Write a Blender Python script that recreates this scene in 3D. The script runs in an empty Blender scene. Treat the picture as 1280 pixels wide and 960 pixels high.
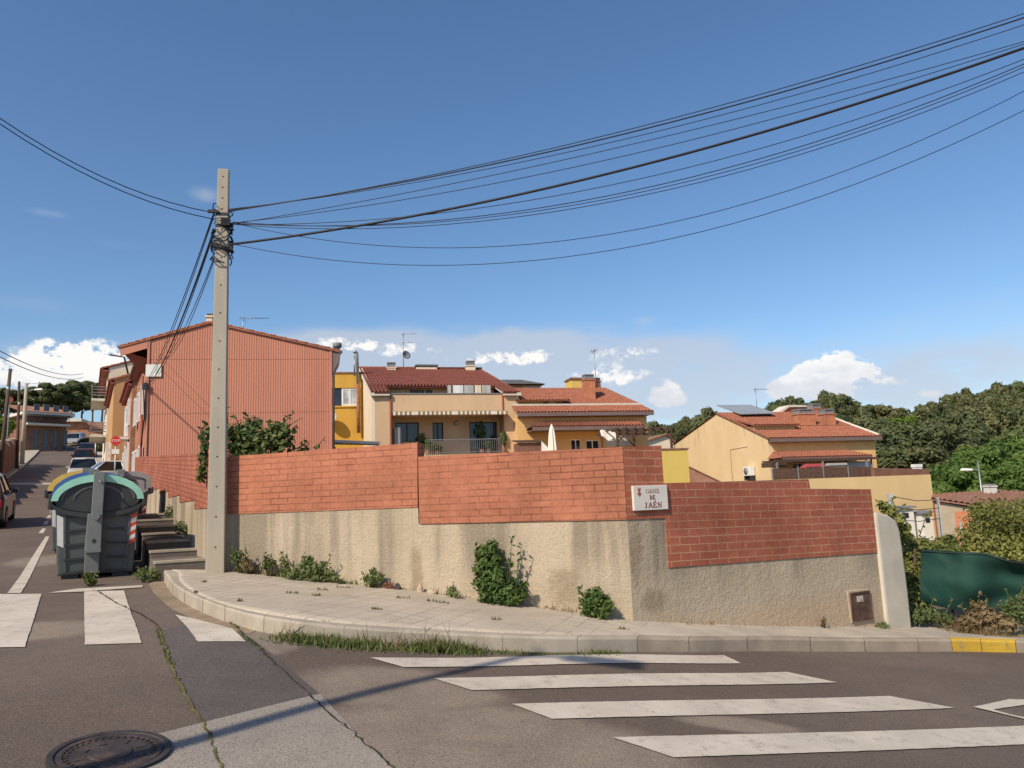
import bpy, bmesh, math, random
import numpy as np
from mathutils import Vector, Matrix
R = math.radians
random.seed(7)
NPR = np.random.RandomState(11)
SC = bpy.context.scene
COL = SC.collection

# ------------------------------------------------------------------ camera
EYE = 1.75
FPX = 960.0
PITCH = math.atan(146/960)
ROLL = R(2.2)
_f = Vector((0, math.cos(PITCH), math.sin(PITCH)))
_u0 = Vector((0, -math.sin(PITCH), math.cos(PITCH)))
_r0 = Vector((1, 0, 0))
_r = _r0*math.cos(ROLL) - _u0*math.sin(ROLL)
_u = _u0*math.cos(ROLL) + _r0*math.sin(ROLL)
cd = bpy.data.cameras.new('camera')
cd.sensor_width = 36.0
cd.lens = 36.0*FPX/1280.0
cd.clip_start = 0.05
cd.clip_end = 3000
cam = bpy.data.objects.new('camera', cd)
COL.objects.link(cam)
cam.matrix_world = Matrix(((_r.x, _u.x, -_f.x, 0), (_r.y, _u.y, -_f.y, 0), (_r.z, _u.z, -_f.z, EYE), (0, 0, 0, 1)))
SC.camera = cam

# ------------------------------------------------------------------ light
SUN_AZ = R(38)       # direction the light travels, from +Y towards +X
SUN_EL = R(40)
LDIR = Vector((math.cos(SUN_EL)*math.sin(SUN_AZ), math.cos(SUN_EL)*math.cos(SUN_AZ), -math.sin(SUN_EL)))
sd = bpy.data.lights.new('sun', 'SUN')
sd.energy = 3.45
sd.angle = R(0.5)
sd.color = (1.0, 0.87, 0.69)
sun = bpy.data.objects.new('sun', sd)
COL.objects.link(sun)
sun.rotation_euler = LDIR.to_track_quat('-Z', 'Y').to_euler()
SC.view_settings.view_transform = 'Standard'
SC.view_settings.look = 'None'
SC.view_settings.gamma = 1
SC.view_settings.use_curve_mapping = False
SC.view_settings.exposure = 0.52

def ray(px, py):
    return _f*FPX + _r*(px-640) + _u*(480-py)
def at(px, py, Y):
    d = ray(px, py)
    return Vector((0, 0, EYE)) + d*(Y/d.y)
def proj(p):
    d = Vector(p)-Vector((0, 0, EYE)); k = FPX/d.dot(_f)
    return 640+d.dot(_r)*k, 480-d.dot(_u)*k
def azel(px, py):
    d = ray(px, py).normalized()
    return math.atan2(d.x, d.y), math.asin(d.z)

w = bpy.data.worlds.new('World')
SC.world = w
w.use_nodes = True
WT = w.node_tree
WN, WL = WT.nodes, WT.links
for n in list(WN): WN.remove(n)
def wm(op, a, b=None, c=None):
    n = WN.new('ShaderNodeMath'); n.operation = op
    for i, v in enumerate((a, b, c)):
        if v is None: continue
        if isinstance(v, (int, float)): n.inputs[i].default_value = v
        else: WL.new(v, n.inputs[i])
    return n.outputs[0]
sky = WN.new('ShaderNodeTexSky')
sky.sky_type = 'NISHITA'
sky.sun_disc = False
sky.sun_elevation = SUN_EL
sky.sun_rotation = SUN_AZ + math.pi
sky.altitude = 100
sky.air_density = 1.0
sky.dust_density = 0.7
sky.ozone_density = 3.0
tc = WN.new('ShaderNodeTexCoord')
sep = WN.new('ShaderNodeSeparateXYZ'); WL.new(tc.outputs['Generated'], sep.inputs[0])
AZ = wm('ARCTAN2', sep.outputs[0], sep.outputs[1])
EL = wm('ARCSINE', sep.outputs[2])
def wnoise(sa, se, detail, off=0.0, rough=0.55):
    cx = WN.new('ShaderNodeCombineXYZ')
    WL.new(wm('MULTIPLY', AZ, sa), cx.inputs[0]); WL.new(wm('MULTIPLY', EL, se), cx.inputs[1]); cx.inputs[2].default_value = off
    n = WN.new('ShaderNodeTexNoise'); n.inputs['Scale'].default_value = 1.0; n.inputs['Detail'].default_value = detail
    n.inputs['Roughness'].default_value = rough
    WL.new(cx.outputs[0], n.inputs['Vector'])
    return n.outputs['Fac']
def blob(px, py, wpx, hpx, amp):
    a, e = azel(px, py)
    ra, re = wpx/FPX, hpx/FPX
    da = wm('DIVIDE', wm('SUBTRACT', AZ, a), ra)
    de = wm('DIVIDE', wm('SUBTRACT', EL, e), re)
    q = wm('ADD', wm('MULTIPLY', da, da), wm('MULTIPLY', de, de))
    return wm('MULTIPLY', wm('POWER', 2.71828, wm('MULTIPLY', q, -1.0)), amp)
def wsum(l):
    s = l[0]
    for x in l[1:]: s = wm('ADD', s, x)
    return s
def sstep(x, a, b):
    n = WN.new('ShaderNodeMapRange'); n.interpolation_type = 'SMOOTHSTEP'
    WL.new(x, n.inputs[0]); n.inputs[1].default_value = a; n.inputs[2].default_value = b
    return n.outputs[0]
n_fine = wnoise(38, 52, 9, 1.3, 0.66)
n_wisp = wnoise(9, 22, 6, 5.1, 0.6)
cum = wsum([blob(985, 487, 16, 9, .8), blob(1020, 470, 22, 14, .9), blob(1045, 458, 26, 13, .9), blob(1075, 466, 18, 9, .7), blob(120, 448, 30, 20, .9), blob(70, 442, 30, 14, .8), blob(20, 462, 40, 12, .7), blob(430, 428, 50, 9, .42), blob(490, 436, 70, 11, .45), blob(610, 448, 50, 10, .5), blob(665, 447, 34, 10, .58), blob(780, 440, 50, 11, .45), blob(835, 498, 22, 12, .7), blob(832, 492, 16, 14, .9), blob(1160, 492, 20, 6, .55), blob(760, 470, 60, 14, .55), blob(100, 470, 70, 22, .8), blob(1030, 480, 40, 15, 1.9), blob(1000, 486, 26, 10, 1.5), blob(1040, 460, 24, 13, 1.7), blob(1072, 463, 16, 7, 1.1), blob(1110, 478, 26, 7, .4)])
cmask = sstep(wm('MULTIPLY', cum, wm('ADD', wm('MULTIPLY', n_fine, 5.6), -1.80)), .28, .64)
soft = wsum([blob(950, 470, 520, 60, .36), blob(200, 460, 420, 50, .3), blob(540, 450, 200, 34, .5), blob(760, 460, 160, 40, .4), blob(500, 440, 170, 26, .80), blob(700, 465, 170, 40, .95), blob(820, 490, 90, 40, .6), blob(450, 422, 80, 9, .5), blob(1180, 470, 150, 40, .55), blob(1010, 500, 200, 30, .4), blob(60, 470, 140, 30, .5),
             blob(256, 243, 22, 10, .55), blob(140, 305, 60, 10, .25), blob(60, 266, 30, 6, .35), blob(805, 400, 14, 7, .4), blob(702, 421, 30, 6, .45), blob(640, 411, 12, 5, .3), blob(40, 378, 50, 12, .3), blob(300, 95, 160, 60, .16), blob(1200, 330, 200, 120, .14)])
smask = sstep(wm('MULTIPLY', soft, wm('ADD', wm('MULTIPLY', n_wisp, 2.2), -.25)), .12, 1.0)
def wmix(fac, a, b):
    n = WN.new('ShaderNodeMix'); n.data_type = 'RGBA'
    for s, v in ((n.inputs[0], fac), (n.inputs[6], a), (n.inputs[7], b)):
        if isinstance(v, (int, float)): s.default_value = v
        elif isinstance(v, tuple): s.default_value = v
        else: WL.new(v, s)
    return n.outputs[2]
hsv = WN.new('ShaderNodeHueSaturation'); hsv.inputs['Saturation'].default_value = 1.12; hsv.inputs['Value'].default_value = 1.0
WL.new(sky.outputs[0], hsv.inputs['Color'])
CLOUD = 6.6
c1 = wmix(wm('MULTIPLY', smask, .72), hsv.outputs[0], (CLOUD*.60, CLOUD*.645, CLOUD*.73, 1))
shade = wmix(sstep(wm('ADD', EL, wm('MULTIPLY', wm('SUBTRACT', wnoise(30, 60, 6, 9.7, .6), .5), .10)), azel(640, 520)[1], azel(640, 462)[1]), (CLOUD*.78, CLOUD*.80, CLOUD*.86, 1), (CLOUD*1.12, CLOUD*1.09, CLOUD*1.04, 1))
c2 = wmix(wm('MULTIPLY', cmask, .9), c1, shade)
bg = WN.new('ShaderNodeBackground'); bg.inputs['Strength'].default_value = 0.10
WL.new(c2, bg.inputs['Color'])
wo = WN.new('ShaderNodeOutputWorld'); WL.new(bg.outputs[0], wo.inputs[0])

# ------------------------------------------------------------------ materials
def lin(r, g, b):
    f = lambda c: ((c/255+.055)/1.055)**2.4 if c/255 > .04045 else c/255/12.92
    return (f(r), f(g), f(b))
class NT:
    def __init__(s, name):
        s.m = bpy.data.materials.new(name); s.m.use_nodes = True
        s.t = s.m.node_tree; s.N = s.t.nodes; s.L = s.t.links
        s.b = s.N['Principled BSDF']
        s.tc = s.N.new('ShaderNodeTexCoord')
    def n(s, kind, **kw):
        x = s.N.new(kind)
        for k, v in kw.items(): setattr(x, k, v)
        return x
    def setv(s, sock, v):
        if hasattr(v, 'node'): s.L.new(v, sock)
        elif isinstance(v, tuple) and len(v) == 3 and sock.type == 'RGBA': sock.default_value = (*v, 1)
        else: sock.default_value = v
    def noise(s, scale, detail=4, rough=.55, coord='Object', stretch=None):
        x = s.n('ShaderNodeTexNoise'); x.inputs['Scale'].default_value = scale; x.inputs['Detail'].default_value = detail; x.inputs['Roughness'].default_value = rough
        c = s.tc.outputs[coord]
        if stretch:
            mp = s.n('ShaderNodeMapping'); mp.inputs['Scale'].default_value = stretch; s.L.new(c, mp.inputs[0]); c = mp.outputs[0]
        s.L.new(c, x.inputs['Vector'])
        return x.outputs['Fac']
    def mr(s, v, a, b, c=0, d=1):
        x = s.n('ShaderNodeMapRange'); x.interpolation_type = 'SMOOTHSTEP'
        s.L.new(v, x.inputs[0])
        for i, q in enumerate((a, b, c, d)): x.inputs[i+1].default_value = q
        return x.outputs[0]
    def math(s, op, a, b):
        x = s.n('ShaderNodeMath'); x.operation = op; s.setv(x.inputs[0], a); s.setv(x.inputs[1], b); return x.outputs[0]
    def mix(s, fac, a, b, mode='MIX'):
        x = s.n('ShaderNodeMix'); x.data_type = 'RGBA'; x.blend_type = mode
        s.setv(x.inputs[0], fac); s.setv(x.inputs[6], a); s.setv(x.inputs[7], b)
        return x.outputs[2]
    def bump(s, h, strength=.5, dist=.01):
        x = s.n('ShaderNodeBump'); x.inputs['Strength'].default_value = strength; x.inputs['Distance'].default_value = dist
        s.L.new(h, x.inputs['Height']); s.L.new(x.outputs[0], s.b.inputs['Normal'])
    def col(s, c): s.setv(s.b.inputs['Base Color'], c)
    def fin(s, rough=.8, metal=0, spec=.3):
        s.b.inputs['Roughness'].default_value = rough; s.b.inputs['Metallic'].default_value = metal
        s.b.inputs['Specular IOR Level'].default_value = spec
        return s.m
def sc(c, k): return tuple(min(1, x*k) for x in c)
def M(name, col, rough=.8, var=.15, scale=3, bump=0, bscale=60, metal=0, spec=.3, dirt=None, dirtamt=.5, stretch=None, bdist=.01):
    t = NT(name)
    f = t.noise(scale, 5, .6, stretch=stretch)
    c = t.mix(t.mr(f, .25, .75), sc(col, 1-var), sc(col, 1+var))
    if dirt:
        g = t.noise(scale*.45, 6, .65, stretch=stretch or (1, 1, .6))
        c = t.mix(t.math('MULTIPLY', t.mr(g, .48, .72), dirtamt), c, dirt)
    t.col(c)
    if bump: t.bump(t.noise(bscale, 4), bump, bdist)
    return t.fin(rough, metal, spec)
def Mbrick(name, c1, c2, mortar, bw, bh, ms=.007, uv='UV', var=.27, bump=.6, dirt=None, offset=.5, flush=0):
    t = NT(name)
    b = t.n('ShaderNodeTexBrick'); b.offset = offset
    t.L.new(t.tc.outputs[uv], b.inputs['Vector'])
    for k, v in (('Color1', (*c1, 1)), ('Color2', (*c2, 1)), ('Mortar', (*mortar, 1))): b.inputs[k].default_value = v
    b.inputs['Scale'].default_value = 1; b.inputs['Mortar Size'].default_value = ms; b.inputs['Mortar Smooth'].default_value = .15
    b.inputs['Brick Width'].default_value = bw; b.inputs['Row Height'].default_value = bh; b.inputs['Bias'].default_value = -.1
    f = t.noise(1.1, 6, .65); g = t.noise(28, 4)
    c = b.outputs['Color']
    if flush:   # joints smeared with brick coloured dust in patches
        c = t.mix(t.math('MULTIPLY', t.mr(t.noise(1.7, 5, .6), .40, .58), flush), c, sc(c1, .95))
    c = t.mix(1.0, c, t.mix(t.mr(f, .3, .7), (1-var,)*3, (1+var*.6,)*3), 'MULTIPLY')
    c = t.mix(1.0, c, t.mix(t.mr(g, .3, .7), (.90,)*3, (1.08,)*3), 'MULTIPLY')
    if dirt:
        c = t.mix(t.math('MULTIPLY', t.mr(t.noise(2.2, 6, .7, stretch=(1, 1, .35)), .55, .8), .55), c, dirt)
    t.col(c)
    h = t.math('ADD', t.math('MULTIPLY', b.outputs['Fac'], -1.0), t.math('MULTIPLY', g, .25))
    t.bump(h, bump, .006)
    return t.fin(.85, 0, .2)
def Mleaf(name, c1, c2, scale=1.5, trans=.25):
    t = NT(name)
    oi = t.n('ShaderNodeObjectInfo')
    f = t.math('ADD', t.noise(scale, 3), t.math('MULTIPLY', t.math('SUBTRACT', oi.outputs['Random'], .5), .22))
    g = t.noise(scale*9, 2)
    c = t.mix(t.mr(t.math('ADD', t.math('MULTIPLY', f, .6), t.math('MULTIPLY', g, .4)), .32, .68), c1, c2)
    t.col(c)
    t.b.inputs['Roughness'].default_value = .6; t.b.inputs['Specular IOR Level'].default_value = .25
    tr = t.n('ShaderNodeBsdfTranslucent'); t.L.new(t.mix(1.0, c, (1.3, 1.35, .7), 'MULTIPLY'), tr.inputs['Color'])
    ms = t.n('ShaderNodeMixShader'); ms.inputs[0].default_value = trans
    t.L.new(t.b.outputs[0], ms.inputs[1]); t.L.new(tr.outputs[0], ms.inputs[2])
    t.L.new(ms.outputs[0], t.N['Material Output'].inputs[0])
    return t.m
def Mglass(name, col=(.015, .022, .035), rough=.06):
    t = NT(name); t.col(t.mix(t.mr(t.noise(1.2, 2), .3, .7), sc(col, .6), sc(col, 1.5))); return t.fin(rough, 0, .6)

MAT = {}
def asphalt(name, base, light, patch=.35):
    t = NT(name)
    big = t.noise(.32, 6, .62); mid = t.noise(2.3, 5, .6); fine = t.noise(95, 3, .7); fine2 = t.noise(210, 2, .6)
    c = t.mix(t.mr(big, .40, .66), base, light)
    c = t.mix(t.math('MULTIPLY', t.mr(mid, .35, .75), .5), c, sc(base, .72))
    c = t.mix(1.0, c, t.mix(t.mr(fine, .30, .70), (.55,)*3, (1.45,)*3), 'MULTIPLY')
    c = t.mix(t.math('MULTIPLY', t.mr(fine2, .63, .70), .55), c, (.34, .30, .27))
    t.col(c); t.bump(fine, .55, .006)
    return t.fin(.88, 0, .25)
MAT['asphalt'] = asphalt('asphalt', (.108, .088, .079), (.140, .117, .103))
MAT['asphalt_old'] = asphalt('asphalt_old', (.205, .172, .140), (.275, .235, .185))
MAT['asphalt_smooth'] = asphalt('asphalt_smooth', (.100, .083, .077), (.120, .102, .094))
MAT['concrete_patch'] = asphalt('concrete_patch', (.27, .235, .20), (.34, .30, .25))
def paint(name, c, wear=.6):
    t = NT(name)
    n = t.noise(7, 8, .75); n2 = t.noise(70, 4, .7)
    k = t.math('ADD', t.math('MULTIPLY', n, .55), t.math('MULTIPLY', n2, .45))
    cc = t.mix(t.mr(t.noise(2.2, 4), .3, .7), sc(c, .84), c)
    cc = t.mix(t.math('MULTIPLY', t.mr(k, .515, .62), wear), cc, (.22, .185, .155))
    t.col(cc); t.bump(n2, .35, .004)
    return t.fin(.75, 0, .25)
MAT['paint'] = paint('road_paint', (.57, .505, .415), .75)
MAT['paint_yellow'] = paint('kerb_paint_yellow', (.62, .39, .04), 1.0)
MAT['paint_worn'] = paint('road_paint_worn', (.48, .42, .36), .85)
def panot():
    t = NT('paving_tiles')
    b = t.n('ShaderNodeTexBrick'); b.offset = 0
    mp = t.n('ShaderNodeMapping'); mp.inputs['Rotation'].default_value = (0, 0, R(20)); t.L.new(t.tc.outputs['Object'], mp.inputs[0]); t.L.new(mp.outputs[0], b.inputs['Vector'])
    b.inputs['Color1'].default_value = (.46, .40, .32, 1); b.inputs['Color2'].default_value = (.40, .345, .275, 1); b.inputs['Mortar'].default_value = (.27, .22, .17, 1)
    b.inputs['Scale'].default_value = 1; b.inputs['Mortar Size'].default_value = .0075; b.inputs['Mortar Smooth'].default_value = .3; b.inputs['Brick Width'].default_value = .2; b.inputs['Row Height'].default_value = .2
    c = t.mix(t.math('MULTIPLY', t.mr(t.noise(1.3, 5), .42, .58), .75), b.outputs['Color'], (.44, .38, .30))
    c = t.mix(1.0, c, t.mix(t.mr(t.noise(.8, 6, .65), .3, .7), (.86,)*3, (1.1,)*3), 'MULTIPLY')
    c = t.mix(1.0, c, t.mix(t.mr(t.noise(60, 3), .3, .7), (.88,)*3, (1.1,)*3), 'MULTIPLY')
    t.col(c); t.bump(t.math('SUBTRACT', t.noise(40, 3), b.outputs['Fac']), .45, .006)
    return t.fin(.9, 0, .2)
MAT['panot'] = panot()
MAT['pavement'] = M('pavement_concrete', (.42, .365, .295), .92, .14, 2.5, .4, 90, dirt=(.22, .19, .15), dirtamt=.4)
MAT['kerb'] = M('kerb_stone', (.37, .32, .255), .9, .16, 3, .5, 70, dirt=(.20, .17, .13), dirtamt=.45)
MAT['step_shaded'] = M('step_concrete_shaded', (.15, .125, .11), .92, .2, 3, .4, 60, dirt=(.08, .07, .06))  # container shadow and unlit risers put into this dark base colour
MAT['gutter'] = M('gutter_sand', (.27, .20, .135), .95, .22, 3, .6, 110, dirt=(.16, .125, .09))
MAT['earth'] = M('earth', (.17, .13, .075), .95, .3, 1.2, .6, 30, dirt=(.07, .09, .03))
MAT['brick'] = Mbrick('wall_brick_light', (.40, .155, .090), (.35, .128, .076), (.19, .070, .045), .275, .083, .0062, flush=.75, dirt=(.26, .12, .08))
MAT['brick2'] = Mbrick('wall_brick_red', (.38, .122, .074), (.33, .098, .060), (.46, .28, .17), .305, .096, .0056, dirt=(.27, .10, .06), flush=.3)
MAT['brick3'] = Mbrick('wall_brick_slope', (.40, .14, .085), (.33, .11, .07), (.21, .08, .05), .275, .083, .008, dirt=(.25, .11, .07))
def stucco(spots=()):
    t = NT('roughcast_stucco')
    big = t.noise(.9, 6, .65)
    c = t.mix(t.mr(big, .3, .7), (.385, .315, .228), (.465, .382, .280))
    sep_ = t.n('ShaderNodeSeparateXYZ'); t.L.new(t.tc.outputs['Object'], sep_.inputs[0])
    st = t.mr(t.noise(2.1, 6, .62, stretch=(1, 1, .07)), .42, .60)
    top = t.mr(t.math('ADD', sep_.outputs[2], t.math('MULTIPLY', t.math('SUBTRACT', t.noise(.7, 4), .5), 1.2)), .35, 1.25)
    c = t.mix(t.math('MULTIPLY', t.math('MULTIPLY', st, top), .72), c, (.185, .155, .118))
    low = t.mr(t.math('ADD', sep_.outputs[2], t.math('MULTIPLY', t.noise(2.2, 5), .6)), .35, .75, 1, 0)
    c = t.mix(t.math('MULTIPLY', low, .42), c, (.47, .325, .195))
    for x, z, rx, rz in spots:
        dx = t.math('DIVIDE', t.math('SUBTRACT', sep_.outputs[0], x), rx); dz = t.math('DIVIDE', t.math('SUBTRACT', sep_.outputs[2], z), rz)
        d = t.math('ADD', t.math('SUBTRACT', 1.0, t.math('ADD', t.math('MULTIPLY', dx, dx), t.math('MULTIPLY', dz, dz))), t.math('MULTIPLY', t.math('SUBTRACT', t.noise(5, 6, .65), .5), 2.2))
        c = t.mix(t.math('MULTIPLY', t.mr(d, 0, 1.0), .55), c, (.20, .145, .09))
    c = t.mix(1.0, c, t.mix(t.mr(t.noise(45, 3), .3, .7), (.86,)*3, (1.12,)*3), 'MULTIPLY')
    t.col(c); t.bump(t.math('ADD', t.noise(34, 5, .6), t.noise(11, 2)), .75, .014)
    return t.fin(.95, 0, .15)
MAT['stucco'] = stucco()
MAT['kerb_worn'] = M('kerb_stone_worn', (.315, .26, .20), .9, .18, 2.5, .5, 70, dirt=(.16, .135, .105), dirtamt=.5)
MAT['plaster_white'] = M('plaster_white', (.50, .455, .375), .9, .12, 2, .25, 40, dirt=(.40, .32, .22), dirtamt=.45)
MAT['concrete_pole'] = M('concrete_pole', (.37, .335, .275), .9, .12, 1.5, .3, 90, dirt=(.33, .235, .12), dirtamt=.55, stretch=(3, 3, .5))
MAT['dark_metal'] = M('dark_metal', (.035, .035, .04), .55, .2, 8)
MAT['cable'] = M('cable_rubber', (.022, .021, .024), .6, .2, 8)
MAT['rust'] = M('rusted_steel', (.085, .05, .038), .75, .4, 9, .4, 60, dirt=(.16, .07, .035))
MAT['steel'] = M('galvanised_steel', (.30, .31, .32), .45, .15, 6, metal=.7)
MAT['white_paint'] = M('white_paint', (.72, .71, .68), .5, .06, 4, dirt=(.55, .50, .42), dirtamt=.25)
MAT['glass'] = Mglass('window_glass')
MAT['glass_pale'] = Mglass('window_glass_curtained', (.34, .37, .38), .15)
# ------------------------------------------------------------------ mesh builder
class MB:
    def __init__(s): s.v = []; s.f = []; s.mi = []; s.uv = None; s.sm = []
    def face(s, pts, mi=0, sm=False):
        i = len(s.v); s.v += [tuple(p) for p in pts]; s.f.append(tuple(range(i, i+len(pts)))); s.mi.append(mi); s.sm.append(sm)
    def box(s, x0, x1, y0, y1, z0, z1, mi=0):
        if x0 > x1: x0, x1 = x1, x0
        if y0 > y1: y0, y1 = y1, y0
        if z0 > z1: z0, z1 = z1, z0
        s.hexa([(x0, y0, z0), (x1, y0, z0), (x1, y1, z0), (x0, y1, z0), (x0, y0, z1), (x1, y0, z1), (x1, y1, z1), (x0, y1, z1)], mi)
        return s
    def hexa(s, p, mi=0):
        i = len(s.v); s.v += [tuple(q) for q in p]
        for a in ((0, 3, 2, 1), (4, 5, 6, 7), (0, 1, 5, 4), (1, 2, 6, 5), (2, 3, 7, 6), (3, 0, 4, 7)):
            s.f.append(tuple(i+k for k in a)); s.mi.append(mi); s.sm.append(False)
    def prism(s, poly, a0, a1, axis='y', mi=0):
        """poly: 2D points; axis y -> (x,z) extruded along y; z -> (x,y); x -> (y,z)"""
        def P(q, t):
            return {'y': (q[0], t, q[1]), 'z': (q[0], q[1], t), 'x': (t, q[0], q[1])}[axis]
        n = len(poly); i = len(s.v)
        s.v += [P(q, a0) for q in poly] + [P(q, a1) for q in poly]
        s.f.append(tuple(range(i, i+n))); s.f.append(tuple(range(i+2*n-1, i+n-1, -1))); s.mi += [mi, mi]; s.sm += [False]*2
        for k in range(n):
            l = (k+1) % n
            s.f.append((i+k, i+n+k, i+n+l, i+l)); s.mi.append(mi); s.sm.append(False)
        return s
    def tube(s, pts, r, n=6, mi=0, cap=True):
        pts = [Vector(p) for p in pts]; rs = r if isinstance(r, (list, tuple)) else [r]*len(pts)
        i0 = len(s.v); prev = None
        for k, p in enumerate(pts):
            d = (pts[min(k+1, len(pts)-1)]-pts[max(k-1, 0)])
            d = d.normalized() if d.length > 1e-9 else Vector((0, 0, 1))
            if prev is None:
                a = d.orthogonal().normalized()
            else:
                a = prev - d*prev.dot(d); a = a.normalized() if a.length > 1e-6 else d.orthogonal().normalized()
            prev = a; b = d.cross(a)
            for j in range(n):
                t = 2*math.pi*j/n
                s.v.append(tuple(p + (a*math.cos(t)+b*math.sin(t))*rs[k]))
        for k in range(len(pts)-1):
            for j in range(n):
                l = (j+1) % n
                s.f.append((i0+k*n+j, i0+k*n+l, i0+(k+1)*n+l, i0+(k+1)*n+j)); s.mi.append(mi); s.sm.append(True)
        if cap:
            s.f.append(tuple(i0+j for j in range(n-1, -1, -1))); s.mi.append(mi); s.sm.append(False)
            e = i0+(len(pts)-1)*n
            s.f.append(tuple(e+j for j in range(n))); s.mi.append(mi); s.sm.append(False)
        return s
    def lathe(s, prof, c=(0, 0, 0), n=20, mi=0):
        i0 = len(s.v)
        for r, z in prof:
            for j in range(n):
                t = 2*math.pi*j/n; s.v.append((c[0]+r*math.cos(t), c[1]+r*math.sin(t), c[2]+z))
        for k in range(len(prof)-1):
            for j in range(n):
                l = (j+1) % n
                s.f.append((i0+k*n+j, i0+k*n+l, i0+(k+1)*n+l, i0+(k+1)*n+j)); s.mi.append(mi); s.sm.append(True)
        return s
    def grid(s, rows, mi=0, sm=True, flip=False):
        i0 = len(s.v); m = len(rows[0])
        for r in rows: s.v += [tuple(p) for p in r]
        for a in range(len(rows)-1):
            for b in range(m-1):
                q = (i0+a*m+b, i0+a*m+b+1, i0+(a+1)*m+b+1, i0+(a+1)*m+b)
                s.f.append(q[::-1] if flip else q); s.mi.append(mi); s.sm.append(sm)
        return s
    def build(s, name, mats, parent=None, loc=(0, 0, 0), rz=0, bevel=0, uvfn=None, wmats=None):
        me = bpy.data.meshes.new(name)
        me.from_pydata(s.v, [], s.f)
        me.validate()
        mats = mats if isinstance(mats, (list, tuple)) else [mats]
        for m in mats: me.materials.append(MAT[m] if isinstance(m, str) else m)
        if len(me.polygons) == len(s.mi):
            me.polygons.foreach_set('material_index', s.mi); me.polygons.foreach_set('use_smooth', s.sm)
        me.update()
        if bevel:
            bm = bmesh.new(); bm.from_mesh(me)
            bmesh.ops.remove_doubles(bm, verts=bm.verts, dist=1e-5)
            ed = [e for e in bm.edges if len(e.link_faces) == 2 and e.calc_face_angle(0) > .5]
            bmesh.ops.bevel(bm, geom=ed, offset=bevel, segments=2, profile=.6, affect='EDGES', clamp_overlap=True)
            bm.to_mesh(me); bm.free()
        uvl = me.uv_layers.new(name='UVMap')
        nv = len(me.loops); uv = np.zeros((nv, 2))
        co = np.zeros(len(me.vertices)*3); me.vertices.foreach_get('co', co); co = co.reshape(-1, 3)
        for p in me.polygons:
            n = p.normal; ax = max(range(3), key=lambda k: abs(n[k]))
            for li in p.loop_indices:
                c = co[me.loops[li].vertex_index]
                if uvfn: uv[li] = uvfn(c, ax)
                elif ax == 0: uv[li] = (c[1], c[2])
                elif ax == 1: uv[li] = (c[0], c[2])
                else: uv[li] = (c[0], c[1])
        uvl.data.foreach_set('uv', uv.ravel())
        o = bpy.data.objects.new(name, me); COL.objects.link(o)
        o.location = loc; o.rotation_euler = (0, 0, rz)
        if parent: o.parent = parent
        return o
def tag(o, label=None, cat=None, group=None, kind=None):
    if label: o['label'] = label
    if cat: o['category'] = cat
    if group: o['group'] = group
    if kind: o['kind'] = kind
    return o
def thing(name, label, cat, loc=(0, 0, 0), rz=0, group=None):
    o = bpy.data.objects.new(name, None); COL.objects.link(o)
    o.empty_display_size = .3
    o.location = loc; o.rotation_euler = (0, 0, rz)
    return tag(o, label, cat, group)
def dup(root, loc, rz=None, label=None, group=None, scale=None):
    r = root.copy(); COL.objects.link(r); r.location = loc
    if rz is not None: r.rotation_euler = (0, 0, rz)
    if scale is not None: r.scale = scale if isinstance(scale, (tuple, list)) else (scale,)*3
    if label: r['label'] = label
    if group: r['group'] = group
    for ch in list(root.children):
        c = ch.copy(); COL.objects.link(c); c.parent = r
        for g in ch.children:
            d = g.copy(); COL.objects.link(d); d.parent = c
    return r
class Fr:
    """local frame of a building: x along its front, y inwards, z up"""
    def __init__(s, px, py, Y, yaw, z0=None):
        p = at(px, py, Y); s.o = Vector((p.x, p.y, p.z if z0 is None else z0)); s.yaw = yaw
        s.t = Vector((math.cos(yaw), math.sin(yaw), 0)); s.n = Vector((-math.sin(yaw), math.cos(yaw), 0))
    def hit(s, px, py, off=0):
        d = ray(px, py); c = Vector((0, 0, EYE)); p0 = s.o + s.n*off
        k = (p0-c).dot(s.n)/d.dot(s.n); q = c+d*k-s.o
        return q.dot(s.t), q.z
    def hx(s, px, off=0, py=540): return s.hit(px, py, off)[0]
    def side(s, px, py, x):
        """hit the plane local x = const -> (y, z)"""
        d = ray(px, py); c = Vector((0, 0, EYE)); p0 = s.o + s.t*x
        k = (p0-c).dot(s.t)/d.dot(s.t); q = c+d*k-s.o
        return q.dot(s.n), q.z

# ------------------------------------------------------------------ terrain
PXS = -.557
SU = Vector((PXS, 1, 0)).normalized()       # up the side street
SV = Vector((-SU.y, SU.x, 0))               # towards the far (left) kerb of the side street
def wallY(px):
    if px <= 787: return 1/(1/11.2 + (1/9.3-1/11.2)*(px-282)/(787-282))
    return 1/(1/9.3 - 6.16e-5*(px-787))
KH = .15
ctrl = []
def cp(px, py, Y, dz=0.0):
    p = at(px, py, Y); ctrl.append((p.x, p.y, p.z+dz))
for px, py in ((285, 713), (400, 726), (520, 738), (650, 756), (787, 775), (900, 780), (1060, 783), (1135, 784)): cp(px, py, wallY(px), -KH)
for px, py, Y in ((205, 712, 11.6), (240, 743, 9.2), (340, 771, 7.6), (430, 783, 7.6), (560, 791, 7.9), (700, 796, 8.15), (850, 798, 8.8), (1000, 798, 9.6), (1180, 799, 10.3), (1280, 801, 10.6)): cp(px, py, Y, -KH)
for c in ((-2, 5, .30), (0, 4.5, .10), (2, 5, -.10), (3.7, 6, -.26), (0, 0, 0), (5, 0, -.4), (-5, 0, .4), (-5, 8, .66), (9, 8, -.8), (14, 10, -1.4), (20, 0, -1.6), (-20, 0, 1.4), (0, -15, 0), (25, 14, -2.2)): ctrl.append(c)
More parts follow.
